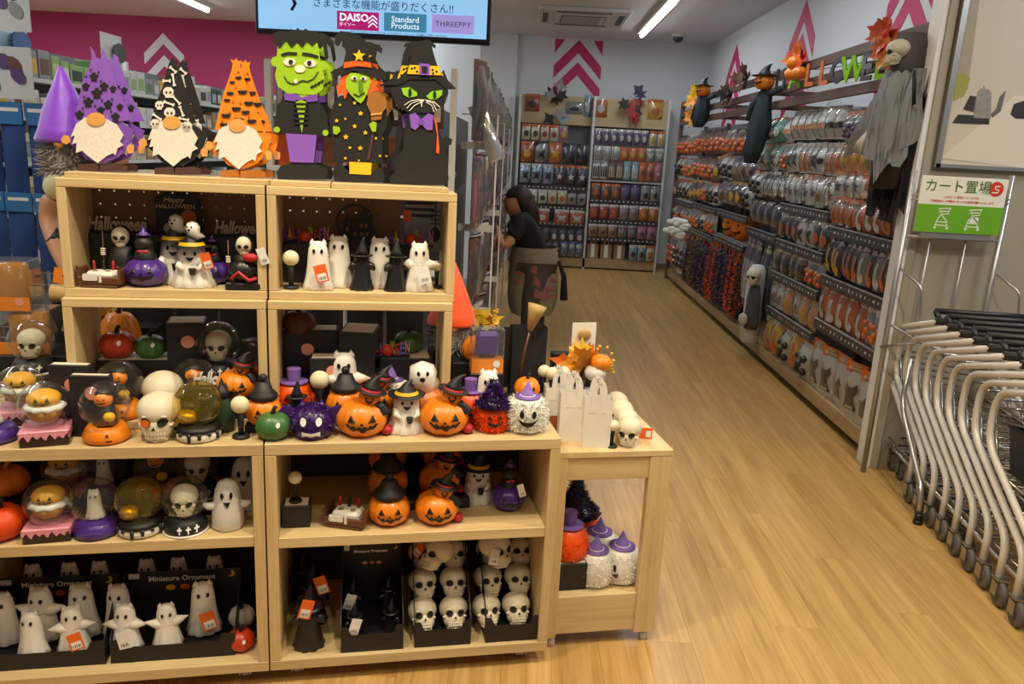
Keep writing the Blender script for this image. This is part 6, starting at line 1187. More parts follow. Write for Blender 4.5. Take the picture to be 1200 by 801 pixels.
BAYS = [
 (3.93, 4.87, [(1.83, .175, .04, 8, ['snack', 'snack', 'bmask'], 'top row beside the big reaper'), (1.65, .165, .03, 10, ['kra', 'grn', 'kra'], 'second row beside the big reaper'), (1.49, .155, .03, 8, ['pur', 'or_sl', 'pur'], 'third row beside the big reaper'), (1.335, .175, .035, 8, ['orbat', 'or_sl', 'orbat'], 'row above the topmost near price rail'),
   ('rail', 1.155), (1.09, .22, .03, 11, ['uten', 'uten2', 'uten3', 'uten2'], 'spoon row by the partition'), ('rail', .855), (.79, .22, .03, 7, ['or_sl', 'or_sl', 'plo'], 'orange row by the partition'), ('rail', .575), (.45, .32, .03, 5, ['wh_or', 'wh_or', 'wh_ho'], 'bottom row by the partition')]),
 (4.87, 5.83, [(1.88, .20, .05, 7, ['mask', 'mask', 'bmask'], 'glasses row under the letter garland'), (1.66, .20, .04, 8, ['gho', 'lett', 'bmask', 'lett'], 'row under the glasses packs'), (1.45, .20, .03, 9, ['star', 'pur', 'white', 'blk'], 'star row above the price rail'), ('rail', 1.235), (1.17, .19, .03, 7, ['witch', 'gho', 'witch'], 'banner row between two price rails'), ('rail', .975), (.91, .18, .03, 6, ['brn', 'brn', 'plo'], 'twig row between two price rails'), ('rail', .735), (.67, .20, .03, 6, ['white', 'white', 'kra'], 'napkin row between two price rails'), ('rail', .465), (.41, .27, .05, 5, ['bot', 'bot', 'plw'], 'bottle row on the plinth')]),
 (5.83, 6.65, [(1.85, .18, .06, 5, ['plw', 'teal', 'mask'], 'top row beside the witch doll'), (1.66, .20, .05, 6, ['gho', 'teal', 'plo'], 'second row beside the witch doll'), (1.45, .20, .05, 6, ['plw', 'blk', 'blk'], 'white row below the witch doll'), (1.22, .18, .03, 4, ['blkbag'], 'dark fabric row'), ('rail', .99), (.92, .60, .03, 7, ['roll', 'blkbag', 'blkbag'], 'roll row behind the white skeleton')]),
 (6.65, 7.75, [(1.80, .22, .06, 5, ['plo', 'pumpb', 'mask'], 'top row beyond the witch doll'), (1.57, .22, .06, 5, ['plw', 'plp', 'plb'], 'plush row beyond the witch doll'), (1.34, .22, .06, 5, ['plp', 'plb', 'plw'], 'plush row above the pumpkin buckets'), ('rail', 1.06), ('rail', .81), (.74, .58, .05, 6, ['garO', 'garP', 'garO'], 'garland row')]),
 (7.75, 8.9, [(1.82, .24, .07, 5, ['pumpb', 'pumpb', 'plo'], 'pumpkin ball row'), (1.56, .24, .07, 5, ['pumpb', 'pumpb', 'plb'], 'second pumpkin ball row'), (1.30, .22, .06, 5, ['plb', 'plw', 'plo'], 'plush row above the far price rail'), ('rail', 1.05), (.98, .20, .05, 5, ['plo', 'plo', 'plw'], 'row between the far price rails'), ('rail', .77), (.70, .55, .05, 6, ['garP', 'garB', 'garP'], 'sequin garland row')]),
 (8.9, 10.02, [(1.80, .24, .07, 5, ['pumpb', 'plo', 'pumpb'], 'farthest pumpkin ball row'), (1.54, .24, .06, 5, ['plw', 'plo', 'plb'], 'farthest plush row'), (1.28, .24, .06, 5, ['plb', 'plw', 'plb'], 'farthest lower plush row'), ('rail', 1.03), (.96, .22, .05, 5, ['plw', 'plo'], 'row above the white bows'), ('rail', .75), (.66, .48, .06, 5, ['plo', 'plw', 'garB'], 'farthest bottom row')])]
bdesc = ['right wall shelving bay nearest the partition', 'right wall shelving bay under the letter garland', 'right wall shelving bay with the white skeleton', 'right wall shelving bay with the pumpkin buckets', 'right wall shelving bay with the sequin garlands', 'right wall shelving bay nearest the back wall']
for (y0, y1, rows), bd in zip(BAYS, bdesc):
    parts = [('back_panel', MB().box(2.2, y0+.002, .14, 2.22, y1-.002, 1.9).mesh('bayback', 'rackgrey')), ('plinth', MB().box(1.874, y0+.002, .05, 1.892, y1-.002, .135, c=.002).mesh('plinth', 'basewood')), ('deck', MB().box(1.892, y0+.002, .118, 2.2, y1-.002, .134).mesh('deck', 'basewood')), ('kick_board', MB().box(1.94, y0+.01, .0, 1.96, y1-.01, .05).mesh('kick', 'black')), ('upright', MB().box(2.16, y1-.03, .0, 2.2, y1-.002, 1.92).mesh('upr', 'brownrail'))]
    for r in rows:
        if r[0] == 'rail': parts.append(price_rail(y0+.01, y1-.01, r[1])); continue
        zt, h, d, n, st, desc = r; parts += hooks(y0, y1, n, zt-.012)
        for i in range(n):
            t = S[st[(i*len(st)//n) if RR.random() < .75 else i % len(st)]]; w = (y1-y0)/n*.92
            k = tinsel_garland(t[3], t[4], h, i) if t[0] == 'tinsel_garland' else pack(t[0], t[1], round(w, 3), h, d, t[2], t[3], t[4], t[5], merged=y0 > 6.7, bag=d > .045)
            yc = y1-(y1-y0)*(i+.5)/n
            place(k, t[6]+' in the '+desc, (1.895+RR.uniform(0, .02), yc, zt+RR.uniform(-.006, .006)), -PI/2+RR.uniform(-.05, .3), group=desc)
    place(('shelving_bay', 'shelving', parts), bd, (0, 0, 0))
# slatted header and its end posts
hp = [('rail', MB().box(1.855, 3.9, z-.03, 1.88, 10.02, z+.03, c=.002).mesh('hrail', 'brownrail')) for z in (2.165, 2.05, 1.945)]
hp += [('end_post', MB().box(1.852, y, .0, 1.90, y+.045, 2.2, c=.002).mesh('hpost', 'brownrail')) for y in (3.88, 10.0)]
hp += [('wall_bracket', MB().box(1.88, y, z-.02, 2.35, y+.03, z+.02).mesh('hbr', 'brownrail')) for y in (4.6, 6.4, 8.2) for z in (2.05, 1.945)]
place(('slatted_header', 'shelf frame', hp), 'brown slatted header frame running above the right wall shelving', (0, 0, 0))
# ------------------------------------------------------------------ things hung on the header
XH = 1.845
def xh(px, py): return hit(px, py, 0, XH)
gl = 'HALLOWEEN'
gcol = ['c_black', 'f_eye', 'c_orange', 'c_orange', 'c_black', 'f_eye', 'c_black', 'f_eye', 'c_orange']
parts = []
for i, ch in enumerate(gl):
    q = xh(918+i*17.0, 94-i*2.3); tt = text(ch, .2, .004, bold=.005); mb = MB(); put(mb, tt, T(XH-.02, q.y, q.z) @ RZ(-PI/2+.25)); parts.append(('letter', mb.mesh('gar', gcol[i])))
q0, q1 = xh(905, 84), xh(1060, 66); parts.append(('string', MB().tube([(XH-.004, q0.y, q0.z), (XH-.004, (q0.y+q1.y)/2, (q0.z+q1.z)/2-.02), (XH-.004, q1.y, q1.z)], .003, 5).mesh('gstr', 'c_black')))
place(('letter_garland', 'garland', parts), 'Halloween letter garland in orange, black and green along the header', (0, 0, 0))
def leaf_cluster(keys, R, seed, n=9):
    rr = random.Random(seed); p = []
    for i in range(n):
        a = 2*PI*i/n+rr.uniform(-.3, .3); mb = MB(); leaf_mb(mb, (0, -.01*(i % 3), 0), (math.cos(a), -.35-.2*(i % 2), math.sin(a)), R*rr.uniform(.8, 1.15), R*.75); p.append(('leaf', mb.mesh('lc', rr.choice(keys))))
    p.append(('centre', MB().ball((0, -.015, 0), R*.2, 10, 6).mesh('lcc', keys[0]))); return ('leaf_cluster', 'decoration', p)
mat('leafred', '#d8401c', .5, var=.2); mat('leafgold', '#d98a1e', .5, var=.2)
for px, py, ks, R, lab in ((1047, 40, ['leafred', 'leafor'], .13, 'red and orange maple leaf cluster beside the big reaper skull'), (1047, 62, ['leafgold', 'leafor'], .11, 'golden maple leaf cluster under the red one'), (943, 68, ['leafred', 'leafor'], .13, 'red leaf cluster with pumpkins on the header rail'), (821, 116, ['leafgold', 'yellow'], .2, 'golden star leaf cluster at the far end of the header'), (817, 137, ['leafgold', 'yellow'], .15, 'small golden leaf cluster under the star leaf')):
    q = xh(px, py); place(leaf_cluster(ks, R, int(px)), lab, (XH-.02, q.y, q.z), -PI/2+.3)
for px, py, r, lab in ((941, 74, .06, 'small orange pumpkin hung among the red leaves'), (938, 87, .06, 'yellow-orange pumpkin hung under the red leaves'), (946, 86, .055, 'second yellow-orange pumpkin hung under the red leaves'), (829, 121, .07, 'pale pumpkin ball beside the golden star leaf')):
    q = xh(px, py); place(pumpkin(r, r*1.4, 'porange'), lab, (XH-.05, q.y, q.z-r*.7), 0)
for px, py, lab in ((858, 112, 'dark leaf cluster hung between the star leaf and the witch doll'), (878, 92, 'dark feather cluster above the witch doll')):
    q = xh(px, py); place(leaf_cluster(['c_black', 'c_brown'], .14, int(px), 11), lab, (XH-.02, q.y, q.z), -PI/2+.3)
def gauzy(key, col, thr):
    M = mat(key, col, .95, var=.08, scale=60, bump=.2); nt = M.node_tree; N = nt.nodes; L = nt.links; n = N.new('ShaderNodeTexNoise'); n.inputs['Scale'].default_value = 75; n.inputs['Detail'].default_value = 5; tc = [x for x in N if x.type == 'TEX_COORD'][0]; mp = N.new('ShaderNodeMapping'); mp.inputs['Scale'].default_value = (1, 1, .07); L.new(tc.outputs['Object'], mp.inputs[0]); L.new(mp.outputs[0], n.inputs['Vector'])
    r = N.new('ShaderNodeMapRange'); r.inputs[1].default_value = thr-.1; r.inputs[2].default_value = thr+.04; r.inputs[3].default_value = .45; L.new(n.outputs[0], r.inputs[0]); L.new(r.outputs[0], N['Principled BSDF'].inputs['Alpha'])
mat('dkcloth', '#2a363c', .9, var=.2, scale=60, bump=.3); gauzy('gauze', '#85898d', .45); gauzy('dkgauze', '#141417', .44); mat('hoodgrey', '#4d4d50', .9, var=.2, scale=80, bump=.4); mat('boned', '#b9b4a2', .6, var=.2, scale=50, bump=.3)
def cloth_strip(mb, top, bot, w0, w1, n=7, amp=.02, seed=0, rag=.05, m=0, depth=.02):
    rr = random.Random(seed); top = Vector(top); bot = Vector(bot); cols = []
    for i in range(n+1):
        t = i/n-.5; a = top+Vector((t*w0, amp*math.sin(i*2.3+seed), 0)); b = bot+Vector((t*w1, amp*2*math.sin(i*1.9+seed+1), rr.uniform(-rag, rag))); cols.append([a+(b-a)*(k/5)+Vector((0, amp*math.sin(k*1.3+i), 0)) for k in range(6)])
    vs = [p for c in cols for p in c]; N = len(vs); vs += [p+Vector((0, depth*.15, 0)) for p in vs]
    f1 = [(i*6+k, i*6+k+1, (i+1)*6+k+1, (i+1)*6+k) for i in range(n) for k in range(5)]; mb.add(vs, f1+[tuple(j+N for j in f[::-1]) for f in f1], m, True)
# witch doll with pumpkin head hanging
def pumpkin_doll(h):
    body = MB().lathe([(.0, -h), (.05, -h), (.085, -h*.85), (.09, -h*.55), (.06, -h*.25), (.03, -.1), (0, -.09)], 24, mod=lambda a, z: 1+.16*math.sin(6*a+z*9)+.06*math.sin(11*a), sy=.7)
    for v_ in body.v: v_.x -= .10*max(0, (-v_.z-.15)/h)**1.5
    p = pump_prof(.078, .115); hd = MB().lathe(p, 32, (0, -.02, -.11), mod=ribs()); f = jol_face(.078, .115, surfP(p), MB(), .9).xf(T(0, -.02, -.11)); hat = witch_hat_mb(.10, .085, .5, (0, -.02, -.012)); arms = MB().tube([(-.03, 0, -.14), (-.09, -.03, -.22), (-.10, -.05, -.34)], [.03, .025, .018], 8).tube([(.03, 0, -.14), (.13, -.02, -.13), (.2, -.02, -.10)], [.03, .02, .012], 8)
    return ('hanging_doll', 'decoration', [('robe', body.mesh('hdb', 'dkcloth')), ('head', hd.mesh('hdh', 'porange'), [('face', f.mesh('hdf', 'eyeblack'))]), ('hat', hat.mesh('hdt', 'hatblack')), ('arms', arms.mesh('hda', 'dkcloth'))])
q = xh(909, 96); place(pumpkin_doll(.66), 'pumpkin-headed witch doll in a dark robe hanging from the header', (XH-.07, q.y, q.z+.05), -PI/2+.5)
q = xh(834, 106); place(pumpkin_doll(.42), 'smaller pumpkin-headed doll hanging beside the dark leaves', (XH-.07, q.y, q.z+.05), -PI/2+.5)
# big reaper hanging beside the partition
def big_reaper(h):
    sk = skull_parts(.135); ps = []
    M = T(0, -.065, -.155) @ RZ(-.35)
    for a in sk: 
        b = a[1].copy(); b.transform(M); ps.append((a[0], b))
    ps[0] = (ps[0][0], ps[0][1]); ps[0][1].materials[0] = MATS['boned']
    hood = MB().lathe([(.07, .0), (.085, -.03), (.1, -.09), (.105, -.17), (.09, -.2)], 20, (0, .035, .015), sx=.9, sy=1.0, cap=False); hood.ball((0, .045, -.055), (.09, .085, .075), 16, 8)
    cape = MB(); cloth_strip(cape, (-.01, -.02, -.17), (-.10, -.06, -.62), .22, .30, 9, .025, 3, .06); cloth_strip(cape, (.06, .02, -.17), (.05, -.02, -.55), .2, .26, 8, .02, 5, .05)
    wrap = MB().lathe([(.05, -.16), (.10, -.21), (.125, -.35), (.14, -.52), (.155, -.64)], 26, (-.01, -.01, 0), mod=lambda a, z: 1+.13*math.sin(7*a+z*7)+.05*math.sin(15*a), sy=.62, cap=False)
    for v_ in wrap.v:
        t_ = max(0, (-v_.z-.3)/.34); a_ = math.atan2(v_.y, v_.x); v_.z += t_*(.10*math.sin(2*a_+.5)+.05*math.sin(7*a_)); v_.x -= t_*.03
    rob = MB()
    for k in range(7): cloth_strip(rob, (-.06+k*.03, .02+.01*(k % 2), -.30), (-.10+k*.035, .0+.015*(k % 3), -h+.05*((k*5) % 4)*.6), .10, .09, 4, .014, k, .05)
    tun = MB().lathe([(0, -.18), (.09, -.18), (.11, -.35), (.12, -.6), (.10, -.8), (0, -.82)], 16, mod=lambda a, z: 1+.1*math.sin(7*a+z*12), sy=.5)
    hd = MB()
    for k in range(4): hd.tube([(-.10, -.08, -.50), (-.14+.012*k, -.11, -.56), (-.15+.018*k, -.12, -.60-.01*k)], [.012, .009, .004], 6)
    return ('hanging_reaper', 'decoration', [('hood', hood.mesh('brh', 'hoodgrey'))]+ps+[('shoulder_wrap', wrap.mesh('brw', 'gauze')), ('cape', cape.mesh('brc', 'gauze')), ('tunic', tun.mesh('brt', 'hatblack')), ('ragged_robe', rob.mesh('brr', 'dkgauze')), ('hand', hd.mesh('brd', 'boned'))])
q = xh(1084, 46); place(big_reaper(.95), 'big hanging reaper with a skull face, grey gauze cape and ragged black robe', (XH-.075, q.y, q.z+.01), -PI/2+.35, s=.88)
# white-hooded skeleton in the lower bay
def white_skel(h):
    s0 = skull_parts(.125); M = T(0, -.055, -.15); ps = []
    for a in s0: b = a[1].copy(); b.transform(M); ps.append((a[0], b))
    hood = MB().lathe([(0, 0), (.04, -.008), (.062, -.05), (.066, -.15), (.062, -.35), (.07, -h+.02), (.05, -h), (0, -h)], 20, (-.012, .03, 0), mod=lambda a, z: 1+.06*math.sin(6*a)); rb = MB().lathe([(0, -.15), (.035, -.15), (.055, -.25), (.06, -.45), (.05, -h*.8), (0, -h*.8)], 14, (0.02, -.04, 0), mod=lambda a, z: 1+.08*math.sin(5*a+10*z), sy=.6)
    return ('hanging_skeleton', 'decoration', [('hood', hood.mesh('wsh', mat('hoodwhite', '#cfd0d0', .8, var=.1)))]+ps+[('robe', rb.mesh('wsr', 'hoodgrey')), ('hands', MB().ball((-.02, -.1, -.42), (.04, .02, .05), 10, 6).mesh('wsd', 'boned'))])
q = hit(888, 312, 0, 1.80); place(white_skel(.62), 'white-hooded skeleton figure with a grey robe leaning on the lower bay', (1.80, q.y, .755), -PI/2+.85)
# pumpkin buckets, white bows, pumpkin face bags
for px, lab in ((846, 'orange felt jack-o-lantern bucket on the price rail bay'), (858, 'second orange felt jack-o-lantern bucket beside its twin')):
    q = hit(px, 270, 0, 1.88); P = [(0, 0), (.085, 0), (.11, .05), (.12, .12), (.11, .19), (.10, .2)]; f = jol_face(.115, .2, surfP(P), MB(), .85, .3, .68)
    place(('felt_bucket', 'bucket', [('bucket', MB().lathe(P, 28).mesh('fbk', mat('feltor', '#e8780f', **CLOTH))), ('face', f.mesh('fbf', 'eyeblack')), ('handle', MB().tube([(-.1, 0, .19), (-.07, 0, .27), (0, 0, .3), (.07, 0, .27), (.1, 0, .19)], .006, 6).mesh('fbh', 'f_black'))]), lab, (2.0, q.y, .825), -PI/2+.4)
ledgeb = ('shelf_board', 'shelf', [('board', MB().box(1.9, 6.66, .81, 2.195, 7.74, .8245, c=.001).mesh('sbd', 'railclear'))]); place(ledgeb, 'narrow grey shelf board carrying the felt buckets', (0, 0, 0))
for i, (px, py) in enumerate(((795, 263), (790, 273))):
    q = hit(px, py, 0, 1.78); mb = MB()
    for a in (0, .9, 1.8, 2.7, -.6): mb.ball((.12*math.cos(a), -.03, .05*math.sin(a)), (.09, .03, .035), 10, 6)
    place(('ribbon_bow', 'decoration', [('loops', mb.mesh('bow', 'tag_white')), ('knot', MB().ball((0, -.05, 0), .04, 10, 6).mesh('bowk', 'c_white'))]), ('large white ribbon bow above another at the end of the right bays', 'large white ribbon bow below another at the end of the right bays')[i], (1.80, q.y, q.z), -PI/2+.6)
# ================================================================== back wall rack
YB = 10.51; bx0, bx1 = -.16, 1.81
parts = [('upright', MB().box(x-.015, YB, 0, x+.015, YB+.4, 2.25).mesh('bupr', 'rackwhite')) for x in (bx0+.015, (bx0+bx1)/2, bx1-.015)]
parts += [('back_panel', MB().box(a, YB+.30, .1, b, YB+.32, 1.9).mesh('bbk', 'rackgrey')) for a, b in ((bx0+.03, .81), (.84, bx1-.03))]
parts += [('peg_panel', MB().box(a, YB+.18, 1.88, b, YB+.2, 2.24).mesh('bpeg', 'pegbeige')) for a, b in ((bx0+.03, .81), (.84, bx1-.03))]
parts += [('plinth', MB().box(bx0+.03, YB, .02, bx1-.03, YB+.02, .14).mesh('bpl', 'basewood')), ('deck', MB().box(bx0+.03, YB+.02, .12, bx1-.03, YB+.3, .138).mesh('bdk', 'basewood'))]
def brail(x0, x1, z): 
    dots = MB(); n = int((x1-x0)/.06)
    for i in range(n): dots.box(x0+.03+i*.06, YB-.0265, z-.036, x0+.045+i*.06, YB-.0252, z-.02)
    return ('price_rail', MB().box(x0, YB-.025, z-.055, x1, YB-.013, z).mesh('brail', 'railgrey'), [('rail_print', dots.mesh('brd', 'tag_white'), 'stuff'), ('rail_bracket', MB().box((x0+x1)/2-.01, YB-.013, z-.05, (x0+x1)/2+.01, YB+.3, z-.03).mesh('brk', 'railclear'))])
for x0, x1, zs in ((bx0+.03, .81, (1.09, .83, .615)), (.84, bx1-.03, (.95, .68, .44))):
    for z in zs: parts.append(brail(x0, x1, z))
parts.append(('shelf_board', MB().box(.84, YB, 1.17, bx1-.03, YB+.3, 1.19).mesh('bsb', 'rackwhite')))
parts.append(('side_glass', MB().box(bx0-.004, YB, .02, bx0, YB+.4, 2.2).mesh('bsg', 'acrylic')))
place(('back_rack', 'shelving', parts), 'wide white-framed rack against the back wall', (0, 0, 0))
S2 = {}
def bk(x0, x1, zt, h, n, kinds, desc, d=.03, y=YB-.03):
    for i in range(n):
        hdr, body, prt, shp, nm, ds = kinds[(i*len(kinds))//n]; w = (x1-x0)/n*.9
        k = pack(nm, 'package', round(w, 3), h, d, hdr, body, prt, shp, merged=True, bag=d > .05); place(k, ds+' '+desc, (x0+(x1-x0)*(i+.5)/n, y+RR.uniform(0, .01), zt), RR.uniform(-.08, .08), group=desc)
L0, L1, R0_, R1_ = bx0+.05, .80, .85, bx1-.04
K = lambda *a: a
bk(L0, .50, 1.86, .20, 5, [K('c_orange', 'c_cream', 'c_black', 'ell', 'badge_pack', 'cream badge pack with a black disc'), K('c_orange', 'c_cream', 'c_red', 'ell', 'badge_pack', 'cream badge pack with a red disc'), K('c_grey', 'c_pink', 'c_yellow', 'ell', 'badge_pack', 'pink badge pack')], 'in the first row of the back rack')
bk(L0, L1, 1.64, .26, 5, [K('c_orange', 'c_dkor', 'c_yellow', 'ell', 'pouch', 'orange pouch'), K('c_black', 'c_grey', 'c_black', 'cat', 'pouch', 'grey pouch'), K('c_orange', 'c_orange', 'c_yellow', 'cat', 'pouch', 'bright orange pouch'), K('c_black', 'c_navy', 'c_purple', 'star', 'pouch', 'navy pouch'), K('c_black', 'c_black', 'c_navy', 'ell', 'pouch', 'black pouch')], 'in the second row of the back rack', .08)
bk(L0, L1, 1.36, .25, 6, [K('c_white', 'c_lblue', 'c_black', 'cat', 'pouch', 'pale blue pouch with a black print'), K('c_orange', 'c_navy', 'c_white', 'star', 'pouch', 'navy pouch with a white star')], 'in the third row of the back rack', .07)
bk(L0, L1, 1.03, .18, 7, [K('c_white', 'c_white', 'c_black', 'ell', 'charm_pack', 'white charm pack with black oval'), K('c_white', 'c_cream', 'c_orange', 'ell', 'charm_pack', 'cream charm pack with orange oval'), K('c_black', 'c_grey', 'c_black', 'star', 'charm_pack', 'grey charm pack')], 'in the charm row of the back rack')
bk(.38, L1, .78, .19, 2, [K('c_white', 'c_dkor', 'c_white', 'cat', 'tray_pack', 'large orange pack with a white animal print')], 'beside the shopper on the back rack')
bk(L0, .33, .78, .19, 2, [K('c_white', 'c_dkor', 'c_white', 'ell', 'tray_pack', 'large orange pack with a white oval')], 'behind the shopper on the back rack')
bk(L0, L1, .54, .20, 8, [K('c_black', 'c_black', 'c_navy', 'star', 'key_charm', 'black key charm'), K('c_black', 'c_navy', 'c_white', 'ell', 'key_charm', 'navy key charm with white spot')], 'in the upper charm cluster row')
bk(L0, L1, .36, .20, 9, [K('c_dkor', 'c_dkor', 'c_white', 'balls', 'key_charm', 'orange ball key charm'), K('c_black', 'c_black', 'c_yellow', 'balls', 'key_charm', 'black key charm with yellow balls'), K('c_blue', 'c_grey', 'c_blue', 'balls', 'key_charm', 'grey key charm with blue balls')], 'in the lower charm cluster row', .05)
bk(R0_, 1.55, 1.85, .19, 7, [K('c_white', 'c_purple', 'c_white', 'ell', 'cup_pack', 'purple cup pack with a white oval')], 'in the cup row of the back rack'); bk(1.56, R1_, 1.85, .19, 2, [K('c_orange', 'c_cream', 'c_yellow', 'cat', 'cup_pack', 'cream pack with a yellow animal')], 'at the end of the cup row')
bk(R0_, R1_, 1.63, .17, 8, [K('c_white', 'c_white', 'c_grey', 'bars', 'cutout_pack', 'white cutout pack'), K('c_orange', 'c_orange', 'c_yellow', 'ell', 'cutout_pack', 'orange cutout pack'), K('c_white', 'c_grey', 'c_white', 'cat', 'cutout_pack', 'grey cutout pack')], 'in the cutout row of the back rack')
bk(R0_, R1_, 1.45, .24, 9, [K('c_grey', 'c_white', 'c_black', 'bars', 'sticker_sheet', 'white sticker sheet'), K('c_brown', 'c_brown', 'c_cream', 'bars', 'sticker_sheet', 'brown sticker sheet'), K('c_lblue', 'c_lblue', 'c_white', 'bars', 'sticker_sheet', 'pale blue sticker sheet'), K('c_orange', 'c_orange', 'c_brown', 'ell', 'sticker_sheet', 'orange sticker sheet'), K('c_pink', 'c_pink', 'c_white', 'star', 'sticker_sheet', 'pink sticker sheet')], 'in the sheet row of the back rack')
bk(R0_, R1_, 1.15, .20, 7, [K('c_orange', 'c_brown', 'c_orange', 'ell', 'bag_pack', 'brown gift bag pack'), K('c_purple', 'c_purple', 'c_blue', 'star', 'bag_pack', 'purple gift bag pack'), K('c_grey', 'c_grey', 'c_black', 'house', 'bag_pack', 'grey gift bag pack')], 'above the first lower price rail')
bk(R0_, R1_, .88, .19, 7, [K('c_white', 'c_red', 'c_orange', 'cat', 'bag_pack', 'red gift bag pack'), K('c_white', 'c_grey', 'c_pink', 'cat', 'bag_pack', 'grey and pink gift bag pack'), K('c_white', 'c_orange', 'c_yellow', 'star', 'bag_pack', 'orange gift bag pack')], 'above the second lower price rail')
bk(R0_, R1_, .615, .17, 7, [K('c_white', 'c_kraft', 'c_brown', 'house', 'bag_pack', 'kraft gift bag pack'), K('c_grey', 'c_brown', 'c_grey', 'bars', 'bag_pack', 'dark brown gift bag pack'), K('c_pink', 'c_pink', 'c_purple', 'star', 'bag_pack', 'pink gift bag pack')], 'above the third lower price rail')
for i in range(3):
    kb = bag(.15, .07, .20, 'c_kraft'); place(('kraft_bag', 'bag', kb[2]+[('white_label', MB().box(-.025, -.0375, .02, .025, -.036, .2).mesh('kbl', 'tag_white'))]), 'kraft paper bag with a white label on the rack plinth', (.94+i*.18, YB+.06, .1385), 0, group='kraft bags on the rack plinth')
bk(1.42, R1_, .36, .21, 3, [K('c_white', 'c_lblue', 'c_navy', 'ell', 'bag_pack', 'pale blue gift bag pack'), K('c_orange', 'c_cream', 'c_orange', 'cat', 'bag_pack', 'cream gift bag pack')], 'beside the kraft bags')
# display pieces on the peg panel
def cluster(keys, R, seed, n=8):
    rr = random.Random(seed); p = []
    for i in range(n):
        x, z = rr.uniform(-R, R)*.6, rr.uniform(-R, R); pts = star(0, 0, R*.42, rr.choice((4, 5, 6)), rr.uniform(.35, .6), rr.uniform(0, 1)); p.append(('cutout', MB().prism([(x+a, z+b) for a, b in pts], -.01*i-.006, -.01*i).mesh('clp', rr.choice(keys))))
    return ('cutout_cluster', 'decoration', p)
for px, py, ks, R, lab in ((648, 118, ['c_black', 'c_black', 'c_grey', 'c_lblue'], .24, 'black cutout cluster hung on the beige peg panel'), (738, 122, ['c_black', 'c_black', 'c_red', 'c_navy'], .22, 'black and red cutout cluster hung on the beige peg panel')):
    q = hit(px, py, 1, YB+.1); place(cluster(ks, R, px), lab, (q.x, q.y, q.z))
for px, py, hd, bd, pr, w, h, lab in ((624, 120, 'c_orange', 'c_dkor', 'c_black', .19, .22, 'dark orange tote sample on the beige peg panel'), (673, 126, 'c_grey', 'c_grey', 'c_navy', .22, .16, 'grey card sample on the beige peg panel'), (704, 125, 'c_white', 'c_orange', 'c_white', .18, .26, 'orange and white sample pack on the beige peg panel'), (768, 128, 'c_orange', 'c_yellow', 'c_orange', .2, .25, 'yellow tote sample on the beige peg panel'), (689, 124, 'c_lblue', 'c_lblue', 'c_white', .1, .28, 'slim pale blue sample between the peg panels')):
    q = hit(px, py, 1, YB+.17); place(pack('sample_pack', 'package', w, h, .04, hd, bd, pr, 'ell', True), lab, (q.x, YB+.17, q.z+h/2))
# ================================================================== centre rack along the aisle
gx0, gx1, gy0, gy1 = -1.0, -.305, 3.05, 8.3
parts = [('post', MB().box(x-.012, y, 0, x+.012, y+.03, 1.79, c=.002).mesh('gpost', 'rackwhite')) for x in (gx0, gx1+.01) for y in (gy0, 4.35, 5.65, 6.95, gy1)]
parts += [('back_panel', MB().box(-.66, gy0+.03, .1, -.64, gy1, 1.77).mesh('gbk', 'rackgrey')), ('base_deck', MB().box(gx0, gy0, .05, gx1, gy1, .14).mesh('gbd', 'rackwhite'))]
for z in (1.50, 1.16, .80): parts += [('side_arm', MB().box(gx1+.02, y, z, gx1+.17, y+.012, z+.03).mesh('garm', 'rackwhite')) for y in (3.32, 4.2, 5.3, 6.4)]
for y in (3.32, 4.2, 5.3, 6.4): parts.append(('wire_frame', MB().tube([(gx1+.02, y, 1.64), (gx1+.17, y, 1.64), (gx1+.17, y, .45), (gx1+.02, y, .45)], .004, 6).mesh('gwf', 'rackwhite')))
for z in (1.40, 1.02): parts.append(('end_shelf', MB().box(gx0, gy0-.01, z-.02, gx1, gy0+.33, z, c=.002).mesh('gsh', 'rackwhite')))
place(('centre_rack', 'shelving', parts), 'white metal rack running along the aisle behind the wooden display', (0, 0, 0))
cnm = ['dark red', 'grey', 'kraft', 'brown', 'white', 'dark brown']
cp = [K('c_brown', 'c_darkred', 'c_black', 'bars'), K('c_grey', 'c_grey', 'c_white', 'ell'), K('c_white', 'c_kraft', 'c_brown', 'ell'), K('c_purple', 'c_brown', 'c_pink', 'bars'), K('c_white', 'c_white', 'c_grey', 'bars'), K('c_black', 'c_brown', 'c_grey', 'bars')]
for r, (zt, h) in enumerate(((1.84, .3), (1.48, .28), (1.14, .28), (.78, .28))):
    y = 3.16; i = 0
    while y < 8.1:
        c = cp[(i*5+r*3+i//4) % 6]; st = .055 if y < 4.3 else (.09 if y < 6 else .13)
        place(pack('picture_sleeve', 'package', .115, h, .014, *c, merged=True), cnm[(i*5+r*3+i//4) % 6]+' slim sleeve in the '+('top', 'second', 'third', 'lowest')[r]+' row of the centre rack', (gx1+.10, y, zt+RR.uniform(-.01, .01)), 1.3+RR.uniform(-.12, .12), group='sleeves in row %d of the centre rack' % (r+1)); y += st; i += 1
mat('silverbag', '#d8dade', .2, metal=.5, var=.2, scale=20)
q = hit(556, 155, 1, 3.3); place(pack('silver_pack', 'package', .07, .24, .03, 'silverbag', 'silverbag', None, 'ell'), 'shiny silver pack slipping out of the centre rack', (0, 0, 0), M=T(q.x, 3.30, q.z+.11) @ RY(-.45) @ RZ(.3))
